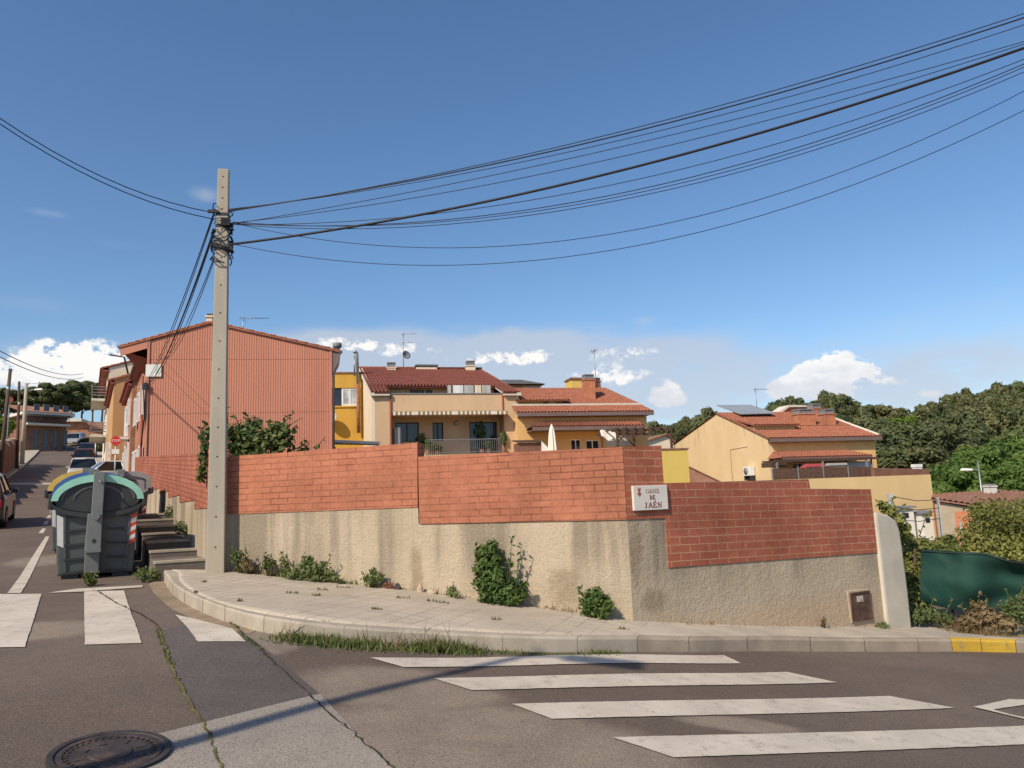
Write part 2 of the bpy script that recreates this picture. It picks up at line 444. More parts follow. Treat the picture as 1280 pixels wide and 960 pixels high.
S0 = at(268, 700, 11.2); S0 = Vector((S0.x, S0.y, 0))
def SP(s, w): return S0 + SU*s + SV*w
def prof(Y):
    d = Y-12.2
    return .78 + .06*d + .00066*d*d if d > 0 else .78+.06*d
for Y in (12.2, 16, 20, 26, 34, 42, 50, 60, 70, 80, 90):
    s = (Y-S0.y)/SU.y
    for ww in (0.5, 3, 6.5, 9): 
        q = SP(s, ww); ctrl.append((q.x, q.y, prof(Y)))
for c in ((-95, 150, 17), (-60, 140, 16), (-130, 140, 17), (-120, 90, 11), (-60, 40, 4.2), (-40, 0, 2.5), (-150, 250, 17), (-30, 140, 11), (0, 30, 1.0), (0, 50, 1.2), (-8, 40, 2.0), (10, 30, -.6), (20, 25, -1.8), (25, 45, -1.6), (45, 60, -2),
          (0, 100, 1.5), (30, 100, 2), (40, 170, 10), (65, 165, 12.5), (110, 175, 14), (140, 170, 15), (90, 120, 3), (60, 110, 2), (160, 250, 14), (60, 260, 12), (0, 250, 6), (80, 30, -4), (120, 80, -3), (-100, -100, 2), (100, -100, -5), (0, -100, -1)): ctrl.append(c)
for k in range(16):
    a = 2*math.pi*k/16; ctrl.append((900*math.cos(a), 900*math.sin(a), 0))
CT = np.array(ctrl); _sc = 10.0
def _phi(r2): return np.where(r2 > 1e-12, .5*r2*np.log(np.maximum(r2, 1e-12)), 0)
def _fit():
    P = CT[:, :2]/_sc; n = len(P)
    d2 = ((P[:, None]-P[None])**2).sum(-1)
    A = np.zeros((n+3, n+3)); A[:n, :n] = _phi(d2)+np.eye(n)*.002
    A[:n, n] = 1; A[:n, n+1:] = P; A[n, :n] = 1; A[n+1:, :n] = P.T
    return np.linalg.solve(A, np.concatenate([CT[:, 2], [0, 0, 0]]))
_W = _fit()
def zfa(xy):
    q = np.asarray(xy, float).reshape(-1, 2)/_sc; out = np.zeros(len(q)); P = CT[:, :2]/_sc; n = len(P)
    for i in range(0, len(q), 4000):
        b = q[i:i+4000]; d2 = ((b[:, None]-P[None])**2).sum(-1)
        out[i:i+4000] = _phi(d2)@_W[:n] + _W[n] + b@_W[n+1:]
    return out
def zf(x, y): return float(zfa([(x, y)])[0])
def gnd(px, py, dz=0.0, far=60):
    d = ray(px, py); d = d/d.y
    ys = np.concatenate([np.arange(2.5, 20, .1), np.arange(20, far, .5)])
    pts = np.stack([d.x*ys, ys], 1); h = EYE + d.z*ys - (zfa(pts)+dz)
    for i in range(len(ys)-1):
        if h[i] > 0 >= h[i+1]:
            t = h[i]/(h[i]-h[i+1]); Y = ys[i]+(ys[i+1]-ys[i])*t
            return Vector((d.x*Y, Y, EYE+d.z*Y))
    Y = ys[np.argmin(np.abs(h))]
    return Vector((d.x*Y, Y, EYE+d.z*Y))
def onz(p, dz=0): return Vector((p.x, p.y, zf(p.x, p.y)+dz))

def axis_vals(lo, hi, near0, near1, fine, growth=1.18):
    v = list(np.arange(near0, near1+1e-6, fine)); st = fine
    x = near1
    while x < hi: st *= growth; x += st; v.append(min(x, hi))
    st = fine; x = near0
    while x > lo: st *= growth; x -= st; v.insert(0, max(x, lo))
    return v
# ground sheet to the horizon
gx = axis_vals(-900, 900, -40, 30, 1.0); gy = axis_vals(-300, 1200, -6, 60, 1.0)
pts = np.array([(x, y) for y in gy for x in gx]); zz = zfa(pts) - .14
rr = np.hypot(pts[:, 0], pts[:, 1]); 
g = MB(); g.grid([[(x, y, zz[j*len(gx)+i]) for i, x in enumerate(gx)] for j, y in enumerate(gy)])
tag(g.build('ground', 'earth'), kind='structure')
# road: intersection and both streets as one asphalt sheet on the same relief
def wall_front(X):
    xs = [-60, S0.x, at(787, 775, 9.3).x, at(1135, 784, wallY(1135)).x, 8.0, 40]
    ys = [11.6, 11.3, 9.2, wallY(1135)-.2, 11.0, 17.0]
    return np.interp(X, xs, ys)
def in_road(x, y):
    p = Vector((x, y, 0))-S0; s = p.dot(SU); ww = p.dot(SV)
    if -30 < s < 95 and .4 < ww < 6.6: return True
    return y < wall_front(x) and abs(x) < 40 and ww > -60 and not (s > 6 and ww > 6.6)
def sheet(name, mat, cond, dz, x0, x1, y0, y1, step):
    xs = np.arange(x0, x1+1e-6, step); ys = np.arange(y0, y1+1e-6, step)
    P = np.array([(x, y) for y in ys for x in xs]); Z = zfa(P)+dz; W = len(xs)
    b = MB(); b.v = [(P[i, 0], P[i, 1], Z[i]) for i in range(len(P))]
    for j in range(len(ys)-1):
        for i in range(W-1):
            if cond(xs[i]+step/2, ys[j]+step/2):
                b.f.append((j*W+i, j*W+i+1, (j+1)*W+i+1, (j+1)*W+i)); b.mi.append(0); b.sm.append(True)
    return b.build(name, mat)
def drape(name, mat, poly, dz, kind='structure', sub=.25, jit=0):
    """polygon laid on the relief (fan of fine strips)"""
    bm = bmesh.new()
    vs = [bm.verts.new((p[0], p[1], 0)) for p in poly]
    bm.faces.new(vs)
    bmesh.ops.triangulate(bm, faces=bm.faces[:])
    for _ in range(6):
        ed = [e for e in bm.edges if e.calc_length() > sub*2]
        if not ed: break
        bmesh.ops.subdivide_edges(bm, edges=ed, cuts=1)
        bmesh.ops.triangulate(bm, faces=bm.faces[:])
    if jit:
        rj = random.Random(len(poly)*7+int(poly[0][0]*100))
        for v in bm.verts:
            if v.is_boundary: v.co.x += rj.gauss(0, jit); v.co.y += rj.gauss(0, jit)
    z = zfa([(v.co.x, v.co.y) for v in bm.verts])
    for v, h in zip(bm.verts, z): v.co.z = h+dz
    for f in bm.faces:
        f.normal_update()
        if f.normal.z < 0: f.normal_flip()
    me = bpy.data.meshes.new(name); bm.to_mesh(me); bm.free()
    me.materials.append(MAT[mat]); uvl = me.uv_layers.new(name='UVMap')
    o = bpy.data.objects.new(name, me); COL.objects.link(o)
    if kind: o['kind'] = kind
    return o
def gp(l, dz=0): return [gnd(x, y, dz) for x, y in l]
# ------------------------------------------------------------------ street surfaces
def on(l, dz): return gp(l, 0)
# older, paler wear in the asphalt where it lies in the place: blotches with ragged outlines
def asphalt_worn():
    t = NT('asphalt_street')
    big = t.noise(.32, 6, .62); mid = t.noise(2.3, 5, .6); fine = t.noise(95, 3, .7); fine2 = t.noise(210, 2, .6)
    c = t.mix(t.mr(big, .40, .66), (.118, .088, .069), (.152, .118, .093))
    sp_ = t.n('ShaderNodeSeparateXYZ'); t.L.new(t.tc.outputs['Object'], sp_.inputs[0])
    rag = t.math('ADD', t.math('MULTIPLY', t.math('SUBTRACT', t.noise(1.5, 7, .68), .5), 1.5), t.math('MULTIPLY', t.math('SUBTRACT', t.noise(.5, 3), .5), 1.2))
    acc = None
    for px, py, rx, ry in ((600, 925, 1.25, .75), (500, 860, .8, .55), (700, 945, 1.0, .55), (330, 800, .35, .5), (920, 905, .5, .2), (60, 700, .7, 1.0), (20, 790, .9, .6)):
        q = gnd(px, py); dx = t.math('DIVIDE', t.math('SUBTRACT', sp_.outputs[0], q.x), rx); dy = t.math('DIVIDE', t.math('SUBTRACT', sp_.outputs[1], q.y), ry)
        d = t.math('SUBTRACT', 1.0, t.math('ADD', t.math('MULTIPLY', dx, dx), t.math('MULTIPLY', dy, dy)))
        acc = d if acc is None else t.math('MAXIMUM', acc, d)
    k = t.mr(t.math('ADD', acc, rag), -.35, .5)
    c = t.mix(t.math('MULTIPLY', k, .85), c, (.265, .212, .160))
    c = t.mix(t.math('MULTIPLY', t.mr(mid, .35, .75), .35), c, (.085, .070, .062))
    c = t.mix(1.0, c, t.mix(t.mr(fine, .30, .70), (.52,)*3, (1.48,)*3), 'MULTIPLY')
    c = t.mix(t.math('MULTIPLY', t.mr(fine2, .61, .69), .6), c, (.36, .31, .27))
    t.col(c); t.bump(fine, .6, .006)
    return t.fin(.88, 0, .25)
MAT['asphalt_street'] = asphalt_worn()
near = lambda x, y: -13 <= x < 11 and 2 <= y < 15
tag(sheet('road', 'asphalt_street', lambda x, y: in_road(x, y) and not near(x, y), 0, -60, 30, -8, 92, .5), kind='structure')
tag(sheet('road_junction', 'asphalt_street', lambda x, y: in_road(x, y), 0, -13, 11, 2, 15, .125), kind='structure')
drape('asphalt_smooth_patch', 'asphalt_smooth', gp([(196, 790), (215, 840), (250, 905), (400, 868), (355, 830), (300, 790), (232, 782)]), .004)
drape('concrete_patch', 'concrete_patch', gp([(250, 905), (400, 868), (492, 962), (520, 1000), (120, 1000), (60, 965), (150, 930)]), .0065)
drape('gutter', 'gutter', gp([(186, 731), (192, 742), (215, 762), (248, 778), (282, 788), (312, 793), (330, 783), (300, 772), (262, 758), (236, 744), (215, 729), (203, 718)]), .005)
PZ = .009
def mark(poly, mat='paint', dz=PZ, name='road_marking'): return drape(name, mat, gp(poly), dz, sub=.05, jit=.0022)
# zebra crossing on the right
mark([(462, 823), (905, 820), (927, 830), (505, 835)])
mark([(542, 849), (985, 841), (1047, 854), (590, 864)])
mark([(640, 881), (1112, 871), (1194, 886), (690, 900)])
mark([(765, 923), (1400, 903), (1400, 926), (842, 948)])
# zebra crossing on the left
mark([(-60, 743), (52, 743), (31, 810), (-60, 811)])
mark([(105, 740), (155, 739), (177, 805), (106, 807)])
mark([(219, 769), (290, 787), (307, 803), (247, 803)])
mark([(60, 742), (95, 737), (178, 732.5), (178, 735), (95, 741)], dz=PZ+.003)
mark([(9, 742), (26, 742), (62, 671), (57, 671)])
for a in ((50, 667, 54, 661), (55, 656, 58, 651.5), (59.5, 647.5, 62, 644), (63.5, 641, 66, 637)):
    mark([(a[0]-2, a[1]), (a[0]+4, a[1]), (a[2]+3.5, a[3]), (a[2]-1, a[3])])
mark([(1216, 885), (1262, 875), (1300, 876), (1300, 879.5), (1240, 888)])
mark([(1216, 885), (1300, 902), (1300, 905), (1240, 888)], 'paint', PZ+.003)
mark([(0, 606), (130, 606), (130, 603.5), (2, 603.5)], 'paint_worn')

def lerp_list(l, n):
    """resample an open px polyline to n points"""
    P = np.array(l, float); d = np.concatenate([[0], np.cumsum(np.hypot(*np.diff(P, axis=0).T))])
    t = np.linspace(0, d[-1], n); return np.stack([np.interp(t, d, P[:, 0]), np.interp(t, d, P[:, 1])], 1)
def smooth_curve(pts, n):
    """Catmull-Rom through world points"""
    out = []; P = [pts[0]]+list(pts)+[pts[-1]]
    for i in range(1, len(P)-2):
        for k in range(n):
            t = k/n; a, b, c, d = P[i-1], P[i], P[i+1], P[i+2]
            out.append(.5*((2*b)+(c-a)*t+(2*a-5*b+4*c-d)*t*t+(3*b-a-3*c+d)*t**3))
    out.append(pts[-1]); return out
# pavement: kerb line (outer) and wall line (inner)
outer = [at(x, y, Y) for x, y, Y in ((205, 712, 11.6), (215, 729, 10.2), (240, 743, 9.2), (285, 760, 8.1), (340, 771, 7.6), (430, 783, 7.6), (560, 791, 7.9), (700, 796, 8.15), (850, 798, 8.8), (1000, 798, 9.6), (1180, 799, 10.3), (1280, 801, 10.6), (1500, 812, 11.4))]
outer = smooth_curve(outer, 14)
def inner_at(i):
    t = i/(len(outer)-1)
    px = np.interp(t, [0, .25, .40, .55, .66, .75, .83, .91, 1], [262, 300, 480, 700, 850, 1000, 1135, 1280, 1500])
    Y = wallY(px) if px <= 1140 else wallY(1140)+(px-1140)/360*1.6
    p = at(px, 700, Y); return Vector((p.x, p.y, zf(p.x, p.y)+KH))
kw = .16
def top(p, dz=0): return Vector((p.x, p.y, zf(p.x, p.y)+KH+dz))
rowsA, rowsB = [], []
KN = len(outer)
inn = [inner_at(i) for i in range(KN)]
split = int(KN*.632)
def paverow(i):
    o, n = outer[i], inn[i]; d = (n-o); d.z = 0; L = d.length; d = d/L
    a = o+d*(kw-.008)
    return [top(a, -.03)]+[top(a.lerp(n+d*.25, max(k/14, .002)), .003) for k in range(15)]
rows = [paverow(i) for i in range(KN)]
def sheet_rows(name, mat, rw):
    b = MB(); b.grid(rw); return tag(b.build(name, mat), kind='structure')
sheet_rows('pavement_tiles', 'panot', rows[:split+1])
sheet_rows('pavement', 'pavement', rows[split:])
# kerb stones with open joints
kb = MB(); ky = MB(); kr = MB()
acc = 0; start = 0
seg = []
for i in range(KN-1):
    acc += (outer[i+1]-outer[i]).length
    _pa, _pb = proj(outer[i])[0], proj(outer[i+1])[0]
    if acc > (.75 if i < split-8 else random.uniform(.6, 1.05)) or i == KN-2 or any(_pa < q <= _pb for q in (1186, 1222, 1260)): seg.append((start, i+1)); start = i+1; acc = 0
def kerb_seg(b, i0, i1, jit):
    n = 4; P = []
    pts_ = [outer[i0+k*(i1-i0)/n if False else i0] for k in range(1)]
    idx = np.linspace(i0, i1, n+1)
    def ev(t):
        k = min(int(t), KN-2); return outer[k].lerp(outer[k+1], t-k), inn[k].lerp(inn[k+1], t-k)
    secs = []
    for q, t in enumerate(idx):
        o, nn = ev(t); d = nn-o; d.z = 0; d.normalize()
        if q == 0: o2, _ = ev(t+.03)
        tang = Vector((-d.y, d.x, 0))
        sh = (.0022 if i0 < split-8 else .003)*(1 if q == 0 else (-1 if q == n else 0))
        o = o - tang*sh*(1)
        zt = zf(o.x, o.y)+KH+jit; zb = zf(o.x, o.y)-.10
        secs.append([o-d*.012+Vector((0, 0, zb-o.z)), Vector((o.x-d.x*.004, o.y-d.y*.004, zt-.022)), Vector((o.x+d.x*.02, o.y+d.y*.02, zt)), Vector((o.x+d.x*kw, o.y+d.y*kw, zt)), Vector((o.x+d.x*kw, o.y+d.y*kw, zb))])
    b.grid(secs, sm=False)
    b.face(secs[0][::-1]); b.face(secs[-1])
for k, (a, c) in enumerate(seg):
    m = (outer[a]+outer[c])/2
    px = proj(m)[0]
    kerb_seg(ky if 1180 < px < 1264 else (kb if px < 760 else kr), a, c, random.uniform(-.004, .001))
tag(kb.build('kerb', 'kerb'), kind='structure'); tag(kr.build('kerb_straight', 'kerb_worn'), kind='structure'); 
if ky.f: tag(ky.build('kerb_yellow', 'paint_yellow'), kind='structure')
# stepped pavement climbing the side street
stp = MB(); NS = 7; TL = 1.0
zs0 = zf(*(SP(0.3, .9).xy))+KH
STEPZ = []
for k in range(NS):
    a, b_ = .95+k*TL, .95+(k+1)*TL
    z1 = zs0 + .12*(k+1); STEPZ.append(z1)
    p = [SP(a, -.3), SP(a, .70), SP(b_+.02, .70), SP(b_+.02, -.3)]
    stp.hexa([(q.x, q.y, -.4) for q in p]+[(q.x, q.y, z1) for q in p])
tag(stp.build('steps', 'step_shaded', bevel=.012), kind='structure')
nb = MB()  # added pale strips: sunlight on the treads put into the colour
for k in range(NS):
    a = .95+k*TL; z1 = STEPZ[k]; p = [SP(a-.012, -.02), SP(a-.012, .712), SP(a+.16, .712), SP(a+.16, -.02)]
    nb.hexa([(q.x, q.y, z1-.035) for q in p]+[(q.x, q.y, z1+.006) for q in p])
tag(nb.build('step_edges_lit', 'kerb', bevel=.006), kind='structure')
SEND = .95+NS*TL
sw = MB(); rw = []; rl = []
for s in np.linspace(SEND, 90, 60):
    z0 = max(zf(*SP(s, 1.2).xy)+.15, STEPZ[-1] if s < SEND+2 else -9)
    rw.append([Vector((*SP(s, 1.22).xy, z0-.5)), Vector((*SP(s, 1.2).xy, z0)), Vector((*SP(s, -.2).xy, z0))])
    q = SP(s, 6.3); zl = zf(*q.xy)+.15
    rl.append([Vector((*SP(s, 7.9).xy, zl)), Vector((*SP(s, 6.3).xy, zl)), Vector((*SP(s, 6.28).xy, zl-.4))])
tag(sw.grid(rw, sm=False).build('side_street_pavement', 'pavement'), kind='structure')
tag(MB().grid(rl, sm=False).build('far_pavement', 'pavement'), kind='structure')

# manhole cover
c = gnd(138, 944); 
mh = thing('manhole_cover', 'round rusty cast iron manhole cover set in the road in the foreground', 'manhole cover', (c.x, c.y, c.z+.019))
e = 1e-2; gxn = (zf(c.x+.3, c.y)-zf(c.x-.3, c.y))/.6; gyn = (zf(c.x, c.y+.3)-zf(c.x, c.y-.3))/.6
mh.rotation_euler = (math.atan(gyn), -math.atan(gxn), 0)
MAT['iron'] = M('cast_iron', (.050, .040, .038), .7, .35, 7, .5, 60, dirt=(.15, .085, .05), dirtamt=.6)
MAT['iron_rim'] = M('cast_iron_rim', (.045, .038, .036), .65, .3, 9, .3, 60)
RD = .335
b = MB(); b.lathe([(RD, -.06), (RD, .006), (RD-.035, .006), (RD-.04, -.004), (RD-.05, -.004)], n=48); b.sm = [False]*len(b.sm); b.build('rim', 'iron_rim', mh)
b = MB(); b.lathe([(RD-.047, -.05), (RD-.047, .002), (RD-.08, .002), (RD-.083, -.006), (.12, -.006), (.117, .001), (.0, .001)], n=48)
for k in range(36):
    a = 2*math.pi*k/36
    b.prism([(math.cos(a+t)*r_, math.sin(a+t)*r_) for t, r_ in ((-.035, .25), (.035, .25), (.035, .225), (-.035, .225))], -.02, .0005, 'z')
for k in range(8):
    a = 2*math.pi*k/8
    b.prism([(math.cos(a+t)*r_, math.sin(a+t)*r_) for t, r_ in ((-.09, .205), (.09, .205), (.16, .14), (-.16, .14))], -.02, -.001, 'z')
b.sm = [False]*len(b.sm); b.build('lid', 'iron', mh)

# ------------------------------------------------------------------ the corner wall
P_L = at(268, 700, wallY(268)); P_K = at(787, 700, 9.3); P_E = at(1097, 700, wallY(1097))
def yaw_of(a, b): return math.atan2(b.y-a.y, b.x-a.x)
YAW1 = yaw_of(P_L, P_K); YAW2 = yaw_of(P_K, P_E)
wl = Fr(268, 700, wallY(268), YAW1, 0.0); wr = Fr(787, 700, 9.3, YAW2, 0.0)
cw = thing('corner_wall', 'long brick garden wall on a tan roughcast base turning the corner to a white buttress', 'wall', (P_L.x, P_L.y, 0))
def hits(fr, l): return [fr.hit(x, y) for x, y in l]
def wall_prism(name, fr, px, y0, y1, mat, uvfn=None, origin=None):
    b = MB(); b.prism(px, y0, y1, 'y')
    d = Vector((fr.o.x-P_L.x, fr.o.y-P_L.y, 0))
    return b.build(name, mat, cw, d, fr.yaw, uvfn=uvfn)
KX = (P_K-P_L); KX.z = 0; KX = KX.length
ybot = lambda l: [(x, z-.35) for x, z in l]
# main side
p1 = hits(wl, [(268, 572), (522, 553.5), (522.5, 634), (268, 643.6)])
p1[0] = (0.0, p1[0][1]); p1[3] = (0.0, p1[3][1])
wall_prism('brick_panel', wl, p1, -.012, .19, 'brick')
p2 = hits(wl, [(523, 571), (787, 558.5), (787, 649.5), (523, 655)])
xs2 = p1[1][0]+.012
p2 = [(xs2, p2[0][1]), (KX, p2[1][1]), (KX, p2[2][1]), (xs2, p2[3][1])]
wall_prism('brick_panel', wl, p2, -.018, .19, 'brick')
# end face of the higher panel, a dark pier standing behind the joint
pr = hits(wl, [(523, 556), (533, 556)])
b_ = hits(wl, [(268, 716), (400, 729), (520, 740), (650, 759), (787, 779)]); b_[0] = (0, b_[0][1]); b_[-1] = (KX, b_[-1][1])
st = [p1[3], p1[2], (p1[2][0], p2[3][1]), p2[3], p2[2]]
base1 = [(0, p1[3][1]-.002), (p1[2][0], p1[2][1]-.002), (p1[2][0]+.004, p2[3][1]-.002), (KX, p2[2][1]-.002)] + ybot(b_[::-1])
MAT['stucco_left'] = stucco([(*wl.hit(705, 732), .28, .30), (*wl.hit(520, 720), .12, .5)])
wall_prism('roughcast_base', wl, base1, 0, .22, 'stucco_left')
# street side after the corner
q1 = hits(wr, [(787, 558.5), (822, 557), (829, 604), (1010, 599), (1012, 611), (1090, 611.5), (1096, 690.5), (835, 709.5), (831, 647.5), (787, 649.5)])
q1[0] = (0, p2[1][1]); q1[9] = (0, p2[2][1]); q1[1] = (q1[2][0], q1[1][1])
q1[7] = (q1[7][0], q1[7][1]); q1[8] = (q1[7][0], q1[8][1]); q1[6] = (q1[6][0], q1[6][1]); q1[5] = (q1[6][0], q1[5][1])
slope = -.021
uvw = lambda c, ax: (c[0] if ax != 0 else c[1], c[2]-slope*c[0]) if ax != 2 else (c[0], c[1])
wall_prism('brick_panel', wr, q1, -.012, .19, 'brick2', uvfn=uvw)
XE = q1[6][0]
bb = hits(wr, [(787, 779), (900, 783), (1060, 786), (1100, 787)]); bb[0] = (0, bb[0][1]); bb[-1] = (XE, bb[-1][1])
base2 = [(0, q1[9][1]-.002), (q1[8][0]-.002, q1[8][1]-.002), (q1[7][0]-.002, q1[7][1]-.002), (q1[6][0], q1[6][1]-.002)] + ybot(bb[::-1])
MAT['stucco_right'] = stucco([(*wr.hit(818, 752), .22, .22), (*wr.hit(795, 690), .12, .5)])
wall_prism('roughcast_base', wr, base2, 0, .22, 'stucco_right')
bt = hits(wr, [(1092, 640), (1106, 643), (1117, 651), (1121, 662), (1124, 680), (1131, 735), (1136, 784), (1100, 784)])
bt[0] = (XE+.003, bt[0][1]); bt[-1] = (XE+.003, bt[-1][1])
bt[-1] = (bt[-1][0], bt[-1][1]-.3); bt[-2] = (bt[-2][0], bt[-2][1]-.3)
bb_ = MB(); bb_.prism(bt, -.05, .30, 'y')
d = Vector((wr.o.x-P_L.x, wr.o.y-P_L.y, 0))
bb_.build('buttress', 'plaster_white', cw, d, wr.yaw, bevel=.035)
# wall stepping up the side street behind the pole
def side_top(s): return 2.62 + (3.98-2.62)*s/21.3
sl = thing('side_street_wall', 'brick wall on a stepped roughcast base climbing the side street behind the pole', 'wall', (S0.x, S0.y, 0))
YS = math.atan2(SU.y, SU.x)
ks = (3.98-2.62)/21.3
b = MB(); 
steps_ = []
for k in range(9):
    a = k*2.4; zb = 1.74+.062*(a+1.2); steps_.append((a, zb)); steps_.append((a+2.4, zb))
steps_ = [(min(a, 21.3), zb) for a, zb in steps_]
poly = [(0.02, side_top(0)), (21.3, side_top(21.3))] + [(a, z+.003) for a, z in steps_[::-1]]
poly = [(max(a, .02), z) for a, z in poly]
b.prism(poly, -.19, .012, 'y')
uvs = lambda c, ax: (c[0], c[2]-ks*c[0]) if ax != 2 else (c[0], c[1])
b.build('brick_panel', 'brick3', sl, (0, 0, 0), YS, uvfn=uvs)
b = MB(); b.prism([(max(a, .02), z) for a, z in steps_] + [(21.3, 0), (.02, -.2)], -.22, 0, 'y'); b.build('roughcast_base', 'stucco', sl, (0, 0, 0), YS)

MAT['mortar_pale'] = M('mortar_pale', (.45, .35, .25), .95, .15, 5, .6, 40)
# broken stones lying at the wall foot
def stone(px, py, wpx, hpx, label, mat, seed):
    Y = wallY(px)-.1; q = at(px, py, Y); z = zf(q.x, q.y)+KH; r = random.Random(seed); w_, h_ = wpx/960*Y, hpx/960*Y
    b = MB(); n = 7
    ring = lambda k, z_: [((math.cos(2*math.pi*i/n)*w_*.5*k*r.uniform(.75, 1.1)), math.sin(2*math.pi*i/n)*w_*.35*k*r.uniform(.75, 1.1), z_*r.uniform(.9, 1.1)) for i in range(n)]
    a, c, d = ring(1, -.01), ring(.95, h_*.5), ring(.35, h_)
    for p_, q_ in ((a, c), (c, d)):
        for i in range(n): b.face([p_[i], p_[(i+1) % n], q_[(i+1) % n], q_[i]])
    b.face(d)
    tag(b.build('broken_stone', mat, None, (q.x, q.y, z)), label, 'stone')
stone(525, 734, 8, 10, 'pale pointed stone standing at the wall foot under the joint of the two brick panels', 'mortar_pale', 1)
stone(497, 736, 11, 7, 'dark flat stone left of the pale pointed stone at the wall foot', 'iron', 2)
stone(485, 737, 16, 7, 'orange brick fragment at the wall foot beside the dark flat stone', 'brick', 3)
stone(540, 739, 16, 5, 'low tan stone just right of the pale pointed stone', 'mortar_pale', 4)
# rusty meter box in the wall
x0, z1 = wr.hit(1061, 741); x1, z0 = wr.hit(1089, 774)
mb = thing('meter_box', 'small rusty metal meter door set low in the roughcast wall beside the white buttress', 'meter box', wr.o+wr.t*x0+Vector((0, 0, z0)), wr.yaw)
W, H = x1-x0, z1-z0
b = MB(); b.prism([(-.02, -.012), (W+.025, -.015), (W+.045, H*.5), (W+.015, H+.02), (W*.4, H+.035), (-.045, H+.03)], -.012, .05); b.build('surround', 'mortar_pale', mb, bevel=.01)
b = MB(); b.box(0, W, -.03, .02, 0, .022).box(0, W, -.03, .02, H-.022, H).box(0, .022, -.03, .02, .022, H-.022).box(W-.022, W, -.03, .02, .022, H-.022); b.build('frame', 'rust', mb)
b = MB(); b.box(.024, W-.024, -.022, .0, .024, H-.024); dr = b.build('door', 'rust', mb)
b = MB(); b.lathe([(0, .006), (.016, .006), (.016, 0)], n=12); o = b.build('lock', 'steel', dr, (W*.5, -.022, H*.72)); o.rotation_euler = (R(90), 0, 0)
b = MB(); b.box(W*.30, W*.62, -.026, -.02, H*.66, H*.86); b.build('warning_plate', 'paint_worn', dr)

# street name sign
x0, z1 = wr.hit(788, 607.5); x1, z0 = wr.hit(832.5, 636.5)
W, H = x1-x0, z1-z0
sg = thing('street_sign', 'white stone street name plaque with red lettering on the brick corner', 'street sign', wr.o+wr.t*x0+wr.n*-.05+Vector((0, 0, z0)), wr.yaw)
MAT['sign_stone'] = M('sign_stone', (.66, .62, .56), .55, .06, 3)
MAT['sign_red'] = M('sign_lettering_red', (.20, .035, .03), .7, .2, 20)
MAT['sign_faded'] = M('sign_lettering_faded', (.40, .29, .24), .7, .2, 20)
b = MB(); b.box(0, W, 0, .038, 0, H); b.build('plaque', 'sign_stone', sg, bevel=.006)
def letter(b, ch, x, z, h, wd):
    t = h*.17; tn = h*.09; s = h*.07; y0, y1 = -.004, 0
    def v(cx, w_=t, a=0, c_=1): b.box(x+cx-w_/2, x+cx+w_/2, y0, y1, z+h*a, z+h*c_)
    def hbar(xa, xb, zz, th=tn): b.box(x+xa, x+xb, y0-.0006, y1, z+zz*h-(th/2 if 0 < zz < 1 else (0 if zz == 0 else th)), z+zz*h+(th/2 if 0 < zz < 1 else (th if zz == 0 else 0)))
    def diag(xa, za, xb, zb, th):
        d = Vector((xb-xa, (zb-za)*h)); n = Vector((-d.y, d.x)).normalized()*th/2
        b.prism([(x+xa-n.x, z+za*h-n.y), (x+xb-n.x, z+zb*h-n.y), (x+xb+n.x, z+zb*h+n.y), (x+xa+n.x, z+za*h+n.y)], y0-.0003, y1)
    def serif(cx, zz, w_=None): w_ = w_ or t*2; hbar(cx-w_/2, cx+w_/2, zz, tn*.8)
    def arc(cx, cz, rx, rz, a0, a1, th):
        N = 12; P = [(x+cx+math.cos(a)*rx, z+(cz)*h+math.sin(a)*rz) for a in np.linspace(a0, a1, N)]
        Q = [(x+cx+math.cos(a)*(rx-th), z+(cz)*h+math.sin(a)*(rz-tn)) for a in np.linspace(a0, a1, N)]
        for i in range(N-1): b.prism([P[i], P[i+1], Q[i+1], Q[i]], y0, y1)
    w_ = wd
    if ch == 'J': v(w_*.62, a=.10); serif(w_*.62, 1); arc(w_*.62-h*.22+t/2, .16, h*.22, h*.18, math.pi*.95, 2*math.pi, t*.75)
    elif ch == 'A': diag(w_*.08, 0, w_*.5, 1, tn); diag(w_*.92, 0, w_*.5, 1, t); hbar(w_*.25, w_*.75, .36); serif(w_*.1, 0); serif(w_*.9, 0)
    elif ch in 'EÉ':
        v(w_*.22); hbar(w_*.05, w_*.85, 0); hbar(w_*.05, w_*.82, 1); hbar(w_*.2, w_*.68, .52); v(w_*.84, tn, 0, .25); v(w_*.80, tn, .78, 1)
        if ch == 'É': diag(w_*.40, 1.14, w_*.68, 1.36, tn)
    elif ch == 'N': v(w_*.15, tn); v(w_*.85, tn); diag(w_*.15, 1, w_*.85, 0, t); serif(w_*.15, 0); serif(w_*.85, 1)
    elif ch == 'D': v(w_*.2); serif(w_*.2, 0); serif(w_*.2, 1); arc(w_*.25, .5, w_*.65, h*.5, -math.pi/2, math.pi/2, t)
    elif ch == 'C': arc(w_*.52, .5, w_*.47, h*.5, R(50), R(310), t)
    elif ch == 'R': v(w_*.2); serif(w_*.2, 0); serif(w_*.2, 1); arc(w_*.25, .73, w_*.5, h*.27, -math.pi/2, math.pi/2, t*.9); diag(w_*.4, .48, w_*.9, 0, t)
def word(name, s, xc, z, h, mat, adv):
    b = MB(); tot = len(s)*adv; x = xc-tot/2
    for ch in s: letter(b, ch, x+adv*.06, z, h, adv*.88); x += adv
    b.build(name, mat, sg)
word('lettering', 'CARRER', W*.55, H*.70, H*.155, 'sign_faded', W*.068)
word('lettering', 'DE', W*.545, H*.43, H*.17, 'sign_red', W*.085)
word('lettering', 'JAÉN', W*.535, H*.10, H*.21, 'sign_red', W*.135)
b = MB(); cx, cz = W*.165, H*.66
